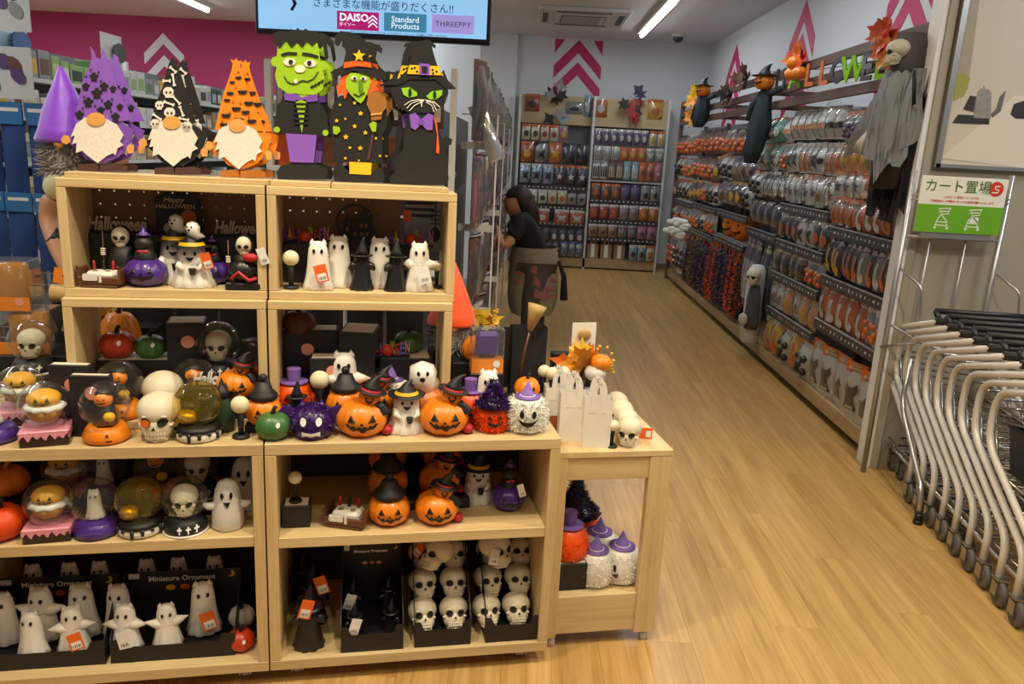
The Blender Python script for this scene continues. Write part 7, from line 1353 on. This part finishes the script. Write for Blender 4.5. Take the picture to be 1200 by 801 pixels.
# goods on the rack end behind the felt figures
er = [(-.93, 'c_dkor'), (-.80, 'c_brown'), (-.66, 'c_dkor'), (-.52, 'c_brown'), (-.39, 'c_dkor')]
for i, (x, key) in enumerate(er):
    b = MB().add([(-.05, -.05, 0), (.05, -.05, 0), (.05, .05, 0), (-.05, .05, 0), (-.065, -.065, .13), (.065, -.065, .13), (.065, .065, .13), (-.065, .065, .13)], [(3, 2, 1, 0), (0, 1, 5, 4), (1, 2, 6, 5), (2, 3, 7, 6), (3, 0, 4, 7)])
    place(('storage_tub', 'tub', [('tub', b.mesh('tub', key)), ('rim', MB().box(-.068, -.068, .12, .068, .068, .135, c=.002).mesh('tubr', key))]), ('orange-brown tub on the rack end behind the felt figures', 'dark brown tub on the rack end behind the felt figures')[i % 2], (x, gy0+.1, 1.4002), 0, group='tubs on the rack end')
    place(pack('hanging_sign_pack', 'package', .11, .2, .03, 'c_black', 'c_navy' if i % 2 else 'c_brown', 'c_white', 'bars'), ('dark pack hanging behind the felt figures', 'navy pack hanging behind the felt figures')[i % 2], (x, gy0+.05, 1.77), 0, group='packs above the rack end tubs')
    place(black_box(.12, .1, .2, False), 'black carton on the lower rack end shelf', (x, gy0+.1, 1.0205), 0, group='cartons on the lower rack end shelf')
# second row of dark stock seen through the boxes
for i in range(7):
    u = -.44+i*.14; place(black_box(.125, .10, .24+.03*(i % 3), False), 'dark carton at the back of the rear wooden units', D(u, .775, ZT0), TH, group='dark cartons on the rear units')
# ================================================================== left side racks
mat('blueprint', '#2f6fa8', .5, var=.15); mat('bluecloth', '#1d3f78', .8, var=.2, scale=50, bump=.3); mat('meshgrey', '#b9bcbe', .4)
LY = 3.62
mp = [('frame_post', MB().tube([(x, LY, 0), (x, LY, z)], .012, 8).mesh('lfp', 'rackwhite')) for x, z in ((-2.36, 1.64), (-3.0, 1.9))]
wires = MB()
for i in range(16): wires.tube([(-2.13-i*.055, LY+.01, .15), (-2.13-i*.055, LY+.01, 1.63)], .002, 4)
for i in range(27): wires.tube([(-2.12, LY+.012, .16+i*.055), (-3.0, LY+.012, .16+i*.055)], .002, 4)
mp += [('wire_mesh', wires.mesh('lfw', 'meshgrey'), None, None, 'stuff'), ('cross_bar', MB().box(-2.98, LY-.02, 1.16, -2.13, LY, 1.19).mesh('lcb', 'rackwhite')), ('cross_bar', MB().box(-2.98, LY-.02, 1.475, -2.13, LY, 1.505).mesh('lcb', 'rackwhite')), ('foot', MB().box(-3.0, LY-.2, 0, -2.12, LY+.2, .05).mesh('lft', 'rackwhite'))]
place(('mesh_rack', 'rack', mp), 'white wire mesh rack hung with blue packs', (0, 0, 0))
for r, (zt, h) in enumerate(((1.60, .40), (1.20, .36))):
    for i in range(6):
        x = -2.215-i*.125; k = [('cloth_item', pillow(.115, h*.78, .03, 0, -h).mesh('blc', 'bluecloth')), ('header_card', MB().box(-.058, -.012, -h*.24, .058, 0, 0).mesh('blh', 'blueprint'), [('header_print', MB().box(-.045, -.0135, -h*.1, .045, -.0118, -h*.06).mesh('blp', 'tag_white'))])]
        place(('cloth_pack', 'package', k), ('dark blue cloth pack with a bright blue header in the upper mesh rack row', 'dark blue cloth pack with a bright blue header in the lower mesh rack row')[r], (x, LY-.03-.006*(i % 2), zt), RR.uniform(-.1, .1), group='blue cloth packs, row %d' % (r+1))
mat('postw', '#c9ccc9', .6, var=.05)
def poster(pa, pb, label, motif):
    a = hit(*pa, 1, LY-.06); b = hit(*pb, 1, LY-.06); x1, z1, x0, z0 = b.x, a.z, b.x-.42, b.z; sub = []
    rr = random.Random(int(z0*100))
    for i in range(motif): sub.append(('printed_item', MB().fan(ell(x1-.06-.055*(i % 4)-rr.uniform(0, .02), z0+(z1-z0)*(.25+.5*rr.random()), .028, .04, 10, rr.random()), flat(LY-.061), .0012+.0004*i).mesh('ppi', rr.choice(['c_black', 'c_grey', 'c_brown', 'c_purple']))))
    place(('rack_poster', 'poster', [('sheet', MB().box(x0, LY-.061, z0, x1, LY-.057, z1).mesh('rps', 'postw'), sub)]), label, (0, 0, 0))
poster((0, 54), (41, 117), 'pale poster with printed bags above the blue packs', 9); poster((0, -40), (37, 38), 'pale poster with dark printed items hanging highest by the mesh rack', 7)
# left wall shelves facing the aisle
lp = [('shelf_board', MB().box(-3.32, 4.0, z-.025, -3.0, 10.6, z, c=.002).mesh('lsb', 'rackwhite')) for z in (1.785, 1.555, 1.29, 1.0, .7, .4)]
lp += [('upright', MB().box(-3.36, y, 0, -3.32, y+.04, 2.05).mesh('lsu', 'rackwhite')) for y in (4.0, 5.3, 6.6, 7.9, 9.2, 10.5)]+[('back_panel', MB().box(-3.38, 4.0, .05, -3.362, 10.6, 2.0).mesh('lsk', 'rackgrey'))]
place(('side_shelving', 'shelving', lp), 'long white shelving with boxed goods along the left side', (0, 0, 0))
lc = ['c_lblue', 'c_cream', 'c_kraft', 'c_grey', 'c_lgreen', 'c_lgreen', 'c_green', 'c_white', 'c_white', 'c_grey', 'c_yellow', 'c_brown', 'c_cream', 'c_white', 'c_black', 'c_grey']
_lb = {}; LN = {'c_lblue': 'pale blue', 'c_cream': 'cream', 'c_kraft': 'kraft', 'c_grey': 'grey', 'c_lgreen': 'light green', 'c_green': 'green', 'c_white': 'white', 'c_yellow': 'yellow', 'c_brown': 'brown', 'c_black': 'black'}
for r, (z, hm) in enumerate(((1.785, .17), (1.555, .17), (1.29, .2), (1.0, .2))):
    y = 4.1; i = 0
    while y < 10.3:
        w = RR.choice((.09, .12, .15)); h = hm*RR.uniform(.7, 1.0); hq = round(h, 2); c = lc[(i//2+r*5) % len(lc)]; c2 = lc[(i+3*r+4) % len(lc)]; kk = (w, hq, c, c2)
        if kk not in _lb: _lb[kk] = ('boxed_goods', 'package', [('pack', MB().box(-w/2, -.06, 0, w/2, .06, hq, 0, .003).mesh('bxg', c)), ('front_label', MB().box(-w*.38, -.0615, hq*.15, w*.38, -.0598, hq*.7).mesh('bxl', c2))])
        place(_lb[kk], '%s box with %s label on the %s of the left shelving' % (LN[c], LN[c2], ('top shelf', 'second shelf', 'third shelf', 'fourth shelf')[r]), (-3.08, y+w/2, z+.0003), PI/2, group='goods on the %s of the left shelving' % ('top shelf', 'second shelf', 'third shelf', 'fourth shelf')[r]); y += w+.012; i += 1
for i, (px, py, key, key2) in enumerate(((131, 62, 'c_white', 'c_black'), (14, 50, 'c_lblue', 'c_blue'))):
    q = hit(px, py, 0, -3.1); place(('wrapped_bundle', 'package', [('bundle', pillow(.3, .26, .06, 0, -.13).mesh('wbd', key)), ('print', MB().fan(ell(0, 0, .09, .07), flat(-.05), .012).mesh('wbp', key2))]), ('white bundle with a black print piled on the top shelf goods', 'pale blue bundle piled on the top shelf goods')[i], (-3.1, q.y, q.z), PI/2)
# ================================================================== shopping carts
mat('cartgrey', '#cfcac0', .38, metal=.1, var=.04); mat('chrome', '#a8a6a2', .25, metal=.9, var=.05); mat('tyre', '#5d5a55', .6); mat('hub', '#3a3936', .4)
def arcpts(P, r=.06, n=4):
    out = [Vector(P[0])]
    for a, b, c in zip(P, P[1:], P[2:]):
        a, b, c = Vector(a), Vector(b), Vector(c); d1 = (a-b).normalized(); d2 = (c-b).normalized(); rr = min(r, (a-b).length*.45, (c-b).length*.45)
        p0, p1 = b+d1*rr, b+d2*rr
        for k in range(n+1): t = k/n; out.append((p0*(1-t)+b*t)*(1-t)+(b*(1-t)+p1*t)*t)
    out.append(Vector(P[-1])); return out
def cart():
    # local: y forward (pushed end), x across; origin under the rear (near) end
    W = .50; p = []
    for s in (0, 1):
        x = s*W
        p.append(('side_frame', MB().tube(arcpts([(x, .05, .10), (x, .05, .25), (x, .56, .52), (x, .56, .72), (x, .05, .86)], .08), .0135, 10).mesh('csf', 'cartgrey')))
        p.append(('floor_rail', MB().tube(arcpts([(x, .05, .16), (x+(.06 if s == 0 else -.06), .72, .12)], .05), .009, 8).mesh('cfr', 'chrome')))
        p.append(('basket_support', MB().tube(arcpts([(x+.01*(1-2*s), .56, .62), (x+.03*(1-2*s), .50, .42), (x+.03*(1-2*s), .12, .42)], .05), .005, 6).mesh('cbs', 'chrome')))
    hb = MB().tube([(-.012, .05, .862), (W+.012, .05, .862)], .017, 12); p.append(('handle', hb.mesh('chb', 'black')))
    p.append(('handle_bar', MB().tube([(.0, .10, .90), (W, .10, .90)], .014, 10).tube([(.01, .07, .865), (.0, .10, .90)], .012, 8).tube([(W-.01, .07, .865), (W, .10, .90)], .012, 8).mesh('chb2', 'black')))
    for z, yy0, yy1 in ((.40, .12, .58), (.17, .10, .70)):
        wr = MB().tube([(.03, yy0, z), (W-.03, yy0, z), (W-.03, yy1, z), (.03, yy1, z), (.03, yy0, z)], .005, 6)
        for i in range(1, 7): wr.tube([(.03+(W-.06)*i/7, yy0, z), (.03+(W-.06)*i/7, yy1, z)], .003, 5)
        for i in range(1, 3): wr.tube([(.03, yy0+(yy1-yy0)*i/3, z), (W-.03, yy0+(yy1-yy0)*i/3, z)], .003, 5)
        p.append(('basket_rack', wr.mesh('cwr', 'chrome')))
    p.append(('upper_hoop', MB().tube(arcpts([(.02, .58, .60), (.05, .30, .66), (W-.05, .30, .66), (W-.02, .58, .60)], .06), .005, 6).mesh('cuh', 'chrome')))
    for s in (0, 1):
        for y in (.05, .70):
            x = s*W+(0 if y < .1 else (.06-.12*s)); r = .048 if y < .1 else .045
            fork = MB().tube([(x, y, .10), (x, y, .13)], .013, 8).box(x-.0195, y-.036, .098, x+.0195, y+.014, .104).box(x-.0195, y-.036, .04, x-.0165, y+.004, .09).box(x+.0165, y-.036, .04, x+.0195, y+.004, .09)
            wh = MB().lathe([(.012, -.013), (r*.8, -.013), (r, -.008), (r, .008), (r*.8, .013), (.012, .013)], 20).xf(T(x, y-.025, r+.001) @ RY(PI/2)); hbm = MB().lathe([(0, -.015), (r*.55, -.015), (r*.55, .015), (0, .015)], 14).xf(T(x, y-.025, r+.001) @ RY(PI/2))
            p.append(('caster', fork.mesh('cfk', 'chrome'), [('tyre', wh.mesh('cty', 'tyre')), ('hub', hbm.mesh('chu', 'hub'))]))
    return ('shopping_cart', 'shopping cart', p)
CK = cart()
a0 = Vector((1.86, 3.36, 0)); step = Vector((-.0123, -.123, 0)); N = 10
names = [o+' shopping cart of the nested row, counting from the panel wall' for o in 'first second third fourth fifth sixth seventh eighth ninth tenth'.split()]
for i in range(N):
    q = a0+step*i; place(CK, names[i], (q.x, q.y, 0), -.10, group='nested shopping carts')
bk_ = MB().box(.06, .16, .43, .44, .5, .60)
q = a0+step*(N-1)
# dark basket in the last cart
bs = MB().add([(.07, .16, .425), (.43, .16, .425), (.43, .5, .425), (.07, .5, .425), (.05, .13, .60), (.45, .13, .60), (.45, .53, .60), (.05, .53, .60)], [(3, 2, 1, 0), (0, 1, 5, 4), (1, 2, 6, 5), (2, 3, 7, 6), (3, 0, 4, 7), (0, 1, 2, 3)])
place(('shopping_basket', 'basket', [('basket', bs.mesh('bskt', mat('basketblack', '#26262a', .5))), ('rim', MB().tube([(.05, .13, .60), (.45, .13, .60), (.45, .53, .60), (.05, .53, .60), (.05, .13, .60)], .008, 6).mesh('bskr', 'basketblack'))]), 'dark plastic basket sitting in the last cart of the row', (q.x, q.y, 0), -.10)
# ------------------------------------------------------------------ cart stand with sign
SYp = PY-.07
def sp3(px, py, y=SYp): return hit(px, py, 1, y)
def pt(px, py, y=SYp): q = hit(px, py, 1, y); return (q.x, y, q.z)
xL = sp3(1078, 207).x; xR = sp3(1180, 214).x; zt = sp3(1078, 205).z; xl2 = xL-.02
mat('signgreen', '#6aa81e', .5, var=.04); mat('signcream', '#e9e6d6', .5, var=.03); mat('signink', '#3d6a1c', .5); mat('signred', '#d2391f', .5)
st = [('post', MB().tube([(x, SYp, 0), (x, SYp, zt+.02)], .013, 10).mesh('stp', 'greymetal')) for x in (xL-.03, xR+.02)]
st += [('cross_bar', MB().tube([(xL-.03, SYp, z), (xR+.02, SYp, z)], .008, 8).mesh('stc', 'greymetal')) for z in (1.205,)]
st += [('rod', MB().tube([(xL+x, SYp+.005, 1.2), (xL+x, SYp+.005, .5)], .006, 6).mesh('strd', 'greymetal')) for x in (.10, .27)]
for px0 in (xL-.03, xR+.02):
    st.append(('side_guide', MB().tube(arcpts([(px0, SYp, 1.06), (px0+.07, SYp-.12, .98), (px0+.09, SYp-.14, .72), (px0-.02, SYp, .66)], .03), .006, 8).mesh('stg', 'silver')))
    st.append(('low_guide', MB().tube(arcpts([(px0, SYp, .78), (px0+.14, SYp-.14, .70), (px0+.26, SYp-.16, .70)], .04), .006, 8).mesh('stlg', 'silver')))
st.append(('clip', MB().box(xL+.04, SYp-.02, 1.205, xR-.04, SYp+.004, 1.232).mesh('stcl', 'greymetal')))
st += [('loop', MB().tube(arcpts([(x, SYp-.01, 1.40), (x+s*.05, SYp-.02, 1.40), (x+s*.05, SYp-.02, 1.38), (x, SYp-.01, 1.38)], .01), .004, 6).mesh('stl', 'silver')) for x, s in ((xL-.03, 1), (xR+.02, -1))]
place(('cart_stand', 'rack', st), 'grey metal cart stand with bent guide rods against the panel wall', (0, 0, 0))
x0, x1, z0, z1 = xL, xR-.005, 1.232, zt; zm = z0+(z1-z0)*.50; yf = SYp-.024
sub = [('green_field', MB().box(x0, yf-.0012, z0, x1, yf+.0002, zm).mesh('sgf', 'signgreen'))]
def stxt(s, x, z, size, key, **k): mb = MB(); put(mb, text(s, size, .0004, **k), T(x, yf-.0012, z)); return mb.mesh('sgt', key)
W_ = x1-x0; sub += [('title_lettering', stxt('カート置場', x0+W_*.43, z1-(z1-zm)*.36, .062, 'signink')), ('small_print', stxt('このカート専用スペースです。', x0+W_*.5, zm+(z1-zm)*.28, .0125, 'signred')), ('small_print', stxt('ご利用後はこの場所にカートを返却お願いいたします', x0+W_*.5, zm+(z1-zm)*.13, .0125, 'signred'))]
sub.append(('red_badge', MB().fan(ell(x1-W_*.13, z1-(z1-zm)*.36, .034, .034, 20), flat(yf), .0008).mesh('sgb', 'signred')))
sub.append(('badge_mark', MB().prism(curve_bar([(x1-W_*.13+.016, z1-(z1-zm)*.36+.014), (x1-W_*.13-.006, z1-(z1-zm)*.36+.012), (x1-W_*.13-.004, z1-(z1-zm)*.36), (x1-W_*.13+.012, z1-(z1-zm)*.36-.003), (x1-W_*.13+.008, z1-(z1-zm)*.36-.016), (x1-W_*.13-.018, z1-(z1-zm)*.36-.016)], .006), yf-.002, yf-.0009).mesh('sgbm', 'signcream')))
for k, cx in enumerate((x0+W_*.32, x0+W_*.68)):
    cz = z0+(zm-z0)*.5; mb = MB()
    for pts in ([(-.03, .045), (.03, .05)], [(-.02, .045), (-.012, .02), (.02, .024), (.025, .048)], [(-.026, .032), (.026, .036)], [(-.012, .02), (.02, -.012), (.02, -.03)], [(-.012, .02), (-.03, -.012), (-.03, -.028)], [(-.035, -.03), (.03, -.032)], [(-.03, -.015), (.02, -.015)]): mb.prism(curve_bar([(cx+a, cz+b) for a, b in pts], .0045), yf-.002, yf-.0009)
    if k: mb.box(cx-.02, yf-.002, cz-.012, cx+.02, yf-.0009, cz+.014)
    for a in (-.032, .025): mb.prism(ell(cx+a, cz-.042, .0065, .0065, 10), yf-.002, yf-.0009)
    sub.append(('cart_symbol', mb.mesh('sgc', 'signcream')))
place(('cart_sign', 'sign', [('panel', MB().box(x0, yf, z0, x1, yf+.004, z1, 0, .0015).mesh('sgp', 'signcream'), sub)]), 'green and cream cart parking sign held by the metal stand', (0, 0, 0))
gf = MB().tube(arcpts([(1.87, 3.60, .64), (1.845, 3.56, .42), (1.80, 3.18, .16), (1.80, 3.16, .05)], .07), .012, 8)
place(('floor_guide', 'rack', [('guide_tube', gf.mesh('fgt', 'silver')), ('rubber_foot', MB().lathe([(0, 0), (.018, 0), (.018, .03), (.0, .03)], 12, (1.80, 3.16, .02)).lathe([(.02, 0), (.02, .02)], 12, (1.80, 3.16, 0)).mesh('fgr', 'black'))]), 'bent silver floor guide tube with a rubber foot beside the carts', (0, 0, 0))
# ================================================================== people
mat('skin', '#c08a68', .55, var=.06); mat('hairdark', '#1e1814', .6, var=.3, scale=90, stretch=(1, 1, .1)); mat('topblack', '#15161c', .85, var=.1); mat('apron', '#8d8470', .85, var=.1, scale=30, bump=.2); mat('apronred', '#94555a', .85, var=.15); mat('shirtcream', '#dcd3a4', .85, var=.06, scale=40, bump=.15); mat('trousers', '#4a4640', .85, var=.1)
def skin_body(name, verts, edges, key, root=0, sub=2):
    me = bpy.data.meshes.new(name); me.from_pydata([v[:3] for v in verts], edges, [])
    o = bpy.data.objects.new(name, me); COL.objects.link(o); o.modifiers.new('skin', 'SKIN'); o.modifiers.new('sub', 'SUBSURF').levels = sub
    sv = me.skin_vertices
    if not sv:
        bm = bmesh.new(); bm.from_mesh(me); bm.verts.layers.skin.verify(); bm.to_mesh(me); bm.free(); sv = me.skin_vertices
    for i, v in enumerate(verts): sv[0].data[i].radius = (v[3], v[4] if len(v) > 4 else v[3]); sv[0].data[i].use_root = (i == root)
    dg = bpy.context.evaluated_depsgraph_get(); ev = o.evaluated_get(dg); m2 = bpy.data.meshes.new_from_object(ev); bpy.data.objects.remove(o)
    m2.materials.clear(); m2.materials.append(MATS[key]); 
    for p in m2.polygons: p.use_smooth = True
    return m2
def chain(*v): return list(v), [(i, i+1) for i in range(len(v)-1)]
def hand_chain(mbv, mbe, wi, wrist, d, up, L=.085, r=.0085):
    d = Vector(d).normalized(); up = Vector(up).normalized(); sd = d.cross(up).normalized(); n0 = len(mbv); w = Vector(wrist)
    palm = w+d*.055; mbv.append((*palm, .024, .014)); mbe.append((wi, n0))
    for k, (off, ln) in enumerate(((-.028, .75), (-.010, .95), (.010, 1.0), (.028, .85))):
        b = palm+d*.03+sd*off; t1 = b+d*L*.45*ln-up*.008; t2 = t1+d*L*.4*ln-up*.022; i = len(mbv); mbv += [(*b, r*1.05), (*t1, r*.95), (*t2, r*.75)]; mbe += [(n0, i), (i, i+1), (i+1, i+2)]
    b = w+d*.03+sd*-.03; t = b+d*.035-sd*.022-up*.01; i = len(mbv); mbv += [(*b, r*1.1), (*t, r*.9)]; mbe += [(n0, i), (i, i+1)]
def head(c, r, face, key='skin'):
    f = Vector(face).normalized(); a = math.atan2(f.x, -f.y); mb = MB().ball((0, 0, 0), (r*.78, r*.92, r*1.08), 20, 14, fn=lambda p: Vector((p.x*(1-.18*max(0, -p.z)), p.y*(1-.05*max(0, -p.z)), p.z)))
    mb.tube([(0, -r*.86, r*.12), (0, -r*1.04, -r*.16), (0, -r*.9, -r*.2)], [r*.06, r*.13, r*.06], 8)
    for s in (-1, 1): mb.ball((s*r*.78, r*.05, 0), (r*.08, r*.16, r*.22), 8, 6)
    tilt = math.asin(max(-1, min(1, f.z))); M = T(*c) @ RZ(a) @ RX(-tilt); mb.xf(M); e = MB(); sf = surfE((0, 0, 0), (r*.78, r*.92, r*1.08))
    for s in (-1, 1): e.fan(ell(s*r*.28, r*.08, r*.1, r*.05), sf, .004); e.strip([(s*r*.28-r*.14, r*.24), (s*r*.28+r*.14, r*.24)], [(s*r*.28-r*.14, r*.2), (s*r*.28+r*.14, r*.2)], sf, .004)
    e.xf(M); mo = MB().strip([(-r*.2, -r*.46), (0, -r*.44), (r*.2, -r*.46)], [(-r*.2, -r*.5), (0, -r*.54), (r*.2, -r*.5)], sf, .004).xf(M)
    hr = MB().ball((0, r*.12, r*.16), (r*.9, r*.95, r*1.02), 20, 12, fn=lambda p: p if p.y > -.35 or p.z > .45 else Vector((p.x*.86, max(p.y, -.35)*.9, p.z*.9+.05))); hr.xf(M)
    return mb, e, mo, hr, M
def person_kind(parts): return ('person', 'person', parts)
# shopper bending towards the centre rack
px_, py_ = .02, 5.25
V3 = lambda x, y, z: (px_+x, py_+y, z if z < .5 else z-.075)
bv = [V3(.05, 0, .86)+(.13, .12), V3(.02, 0, 1.0)+(.125, .105), V3(-.03, 0, 1.12)+(.14, .10), V3(-.06, 0, 1.17)+(.08,)]; be = [(0, 1), (1, 2), (2, 3)]
# torso top, with short sleeves
tv = list(bv)+[V3(-.05, -.17, 1.13)+(.06,), V3(-.10, -.21, 1.02)+(.055,), V3(-.05, .17, 1.13)+(.06,), V3(-.12, .2, 1.03)+(.055,)]
te = be+[(2, 4), (4, 5), (2, 6), (6, 7)]
top = skin_body('shopper_top', tv, te, 'topblack')
lv = [V3(.06, 0, .88)+(.135, .125), V3(.07, -.09, .78)+(.105,), V3(.05, -.10, .45)+(.075,), V3(.06, -.10, .09)+(.05,), V3(-.06, -.11, .045)+(.04,), V3(.07, .09, .78)+(.105,), V3(.09, .10, .45)+(.075,), V3(.10, .10, .09)+(.05,), V3(-.02, .11, .045)+(.04,)]
le = [(0, 1), (1, 2), (2, 3), (3, 4), (0, 5), (5, 6), (6, 7), (7, 8)]
legs = skin_body('shopper_legs', lv, le, 'trousers')
av = [V3(-.09, -.205, 1.04)+(.042,), V3(-.15, -.24, .97)+(.036,), V3(-.22, -.20, 1.10)+(.028,)]; ae = [(0, 1), (1, 2)]
hand_chain(av, ae, 2, V3(-.22, -.20, 1.10), (-.25, .05, .9), (-.9, 0, -.2)); i0 = len(av)
av += [V3(-.11, .2, 1.03)+(.042,), V3(-.16, .23, .93)+(.036,), V3(-.25, .2, .92)+(.028,)]; ae += [(i0, i0+1), (i0+1, i0+2)]
hand_chain(av, ae, i0+2, V3(-.25, .2, .92), (-.9, -.05, .1), (0, 0, 1)); i1 = len(av)
arm = skin_body('shopper_arms', av[:i0], ae[:len(ae)-(len([e for e in ae if e[0] >= i0]))], 'skin', sub=1)
av2 = av[i0:]; ae2 = [(a-i0, b-i0) for a, b in ae if a >= i0]
arm2 = skin_body('shopper_arm', av2, ae2, 'skin', sub=1)
hc = V3(-.07, -.01, 1.235); hb, e, mo, hr, HM = head(hc, .105, (-.8, -.25, -.35))
nk = MB().tube([V3(-.05, 0, 1.13), V3(-.07, 0, 1.20)], [.05, .045], 12)
hairl = MB().ball((0, .05, -.06), (.095, .07, .14), 14, 10).xf(HM)
apr = MB(); P = [(.15, .885), (.165, .80), (.17, .68), (.165, .56), (.15, .47), (.13, .42)]
apr.lathe([(r, z) for r, z in P[::-1]], 26, (px_+.055, py_, 0), mod=lambda a, z: 1+.16*math.sin(6*a+z*6)*max(0, (.9-z))+.05*math.sin(13*a-z*15), sy=.95, cap=False)
sash = MB()
for k in range(3):
    vs = []; n = 12
    for i in range(n+1):
        a = -2.5+i*.17; w = .03*math.sin(PI*i/n); zc = .78-.06*k-.10*(i/n)+.02*math.sin(3*a+k); rr = .175+.012*math.sin(6*a+zc*6)
        for q in (-w, w): vs.append((px_+.055+rr*math.cos(a), py_+rr*.96*math.sin(a), zc+q))
    sash.add(vs, [(2*i, 2*i+2, 2*i+3, 2*i+1) for i in range(n)], 0, True)
tie = MB().tube([V3(.22, -.08, .88), V3(.26, -.1, .78), V3(.27, -.1, .62)], [.012, .02, .03], 6)
shs = [('shoe', MB().ball(V3(-.03 if y < 0 else .01, y, .04), (.12, .05, .045), 14, 8).mesh('sh', 'black')) for y in (-.11, .11)]
place(person_kind([('top', top), ('trousers', legs), ('arm', arm), ('arm', arm2), ('neck', nk.mesh('nk', 'skin')), ('head', hb.mesh('hd', 'skin'), [('eyes', e.mesh('ey', 'eyeblack')), ('mouth', mo.mesh('mo', 'redband'))]), ('hair', hr.mesh('hr', 'hairdark')), ('tied_hair', hairl.mesh('hl', 'hairdark')), ('skirt', apr.mesh('ap', 'apron')), ('skirt_pattern', sash.mesh('sa', 'apronred')), ('waist_tie', tie.mesh('ti', 'topblack'))]+shs), 'person in a black top and beige skirt reaching into the centre rack', (0, 0, 0))
# person in cream shirt behind the upper left box
oy = 3.2; q_ = lambda px, py: (hit(px, py, 1, oy-.03).x, oy-.03, hit(px, py, 1, oy-.03).z)
ox = q_(130, 200)[0]; ez = q_(60, 262)[2]; sh_, sl_, el_, fo_ = q_(72, 208), q_(58, 232), q_(56, 256), q_(82, 290)
tv = [(ox, oy, .95, .15, .11), (ox, oy, 1.12, .15, .11), (ox, oy, sh_[2]-.02, .16, .11), (ox, oy, sh_[2]+.03, .09), (*sh_, .07), (*sl_, .058), (2*ox-sh_[0], oy-.03, sh_[2], .07), (2*ox-sl_[0], oy-.03, sl_[2], .058)]
shirt = skin_body('shirt', tv, [(0, 1), (1, 2), (2, 3), (2, 4), (4, 5), (2, 6), (6, 7)], 'shirtcream')
fo = (fo_[0], oy-.12, fo_[2]); av = [(sl_[0]+.01, sl_[1], sl_[2]+.02, .042), (*el_, .040), (*fo, .032), (fo[0]+.06, oy-.16, fo[2]-.08, .026)]; ae = [(0, 1), (1, 2), (2, 3)]; hand_chain(av, ae, 3, av[3][:3], (.6, -.4, -.45), (-.3, -.6, .6)); armL = skin_body('arm', av, ae, 'skin', sub=1)
av = [(ox+.215, oy-.03, 1.24, .046), (ox+.24, oy-.04, ez-.03, .046), (ox+.16, oy-.12, ez-.17, .036), (ox+.09, oy-.17, ez-.26, .027)]; ae = [(0, 1), (1, 2), (2, 3)]; hand_chain(av, ae, 3, av[3][:3], (-.6, -.4, -.45), (.3, -.6, .6)); armR = skin_body('arm', av, ae, 'skin', sub=1)
lv = [(ox, oy, .93, .15, .12), (ox-.09, oy, .82, .1), (ox-.1, oy, .47, .075), (ox-.1, oy, .09, .05), (ox-.1, oy-.11, .045, .04), (ox+.09, oy, .82, .1), (ox+.1, oy, .47, .075), (ox+.1, oy, .09, .05), (ox+.1, oy-.11, .045, .04)]
lg = skin_body('legs', lv, [(0, 1), (1, 2), (2, 3), (3, 4), (0, 5), (5, 6), (6, 7), (7, 8)], 'trousers')
hb, e, mo, hr, HM = head((ox+.02, oy-.02, sh_[2]+.2), .105, (.3, -.9, -.35)); nk = MB().tube([(ox, oy, sh_[2]+.02), (ox+.01, oy-.01, sh_[2]+.12)], [.055, .05], 12)
wt = MB().lathe([(.038, -.016), (.041, 0), (.038, .016)], 16).xf(T((el_[0]+fo[0])/2+.01, oy-.085, (el_[2]+fo[2])/2-.01) @ RY(-.75) @ RX(.5))
place(person_kind([('shirt', shirt), ('trousers', lg), ('arm', armL), ('arm', armR), ('neck', nk.mesh('nk2', 'skin')), ('head', hb.mesh('hd2', 'skin'), [('eyes', e.mesh('ey2', 'eyeblack')), ('mouth', mo.mesh('mo2', 'redband'))]), ('hair', hr.mesh('hr2', 'hairdark')), ('wrist_band', wt.mesh('wt', 'black'))]), 'person in a cream shirt with a dark wristband behind the display boxes', (0, 0, 0))
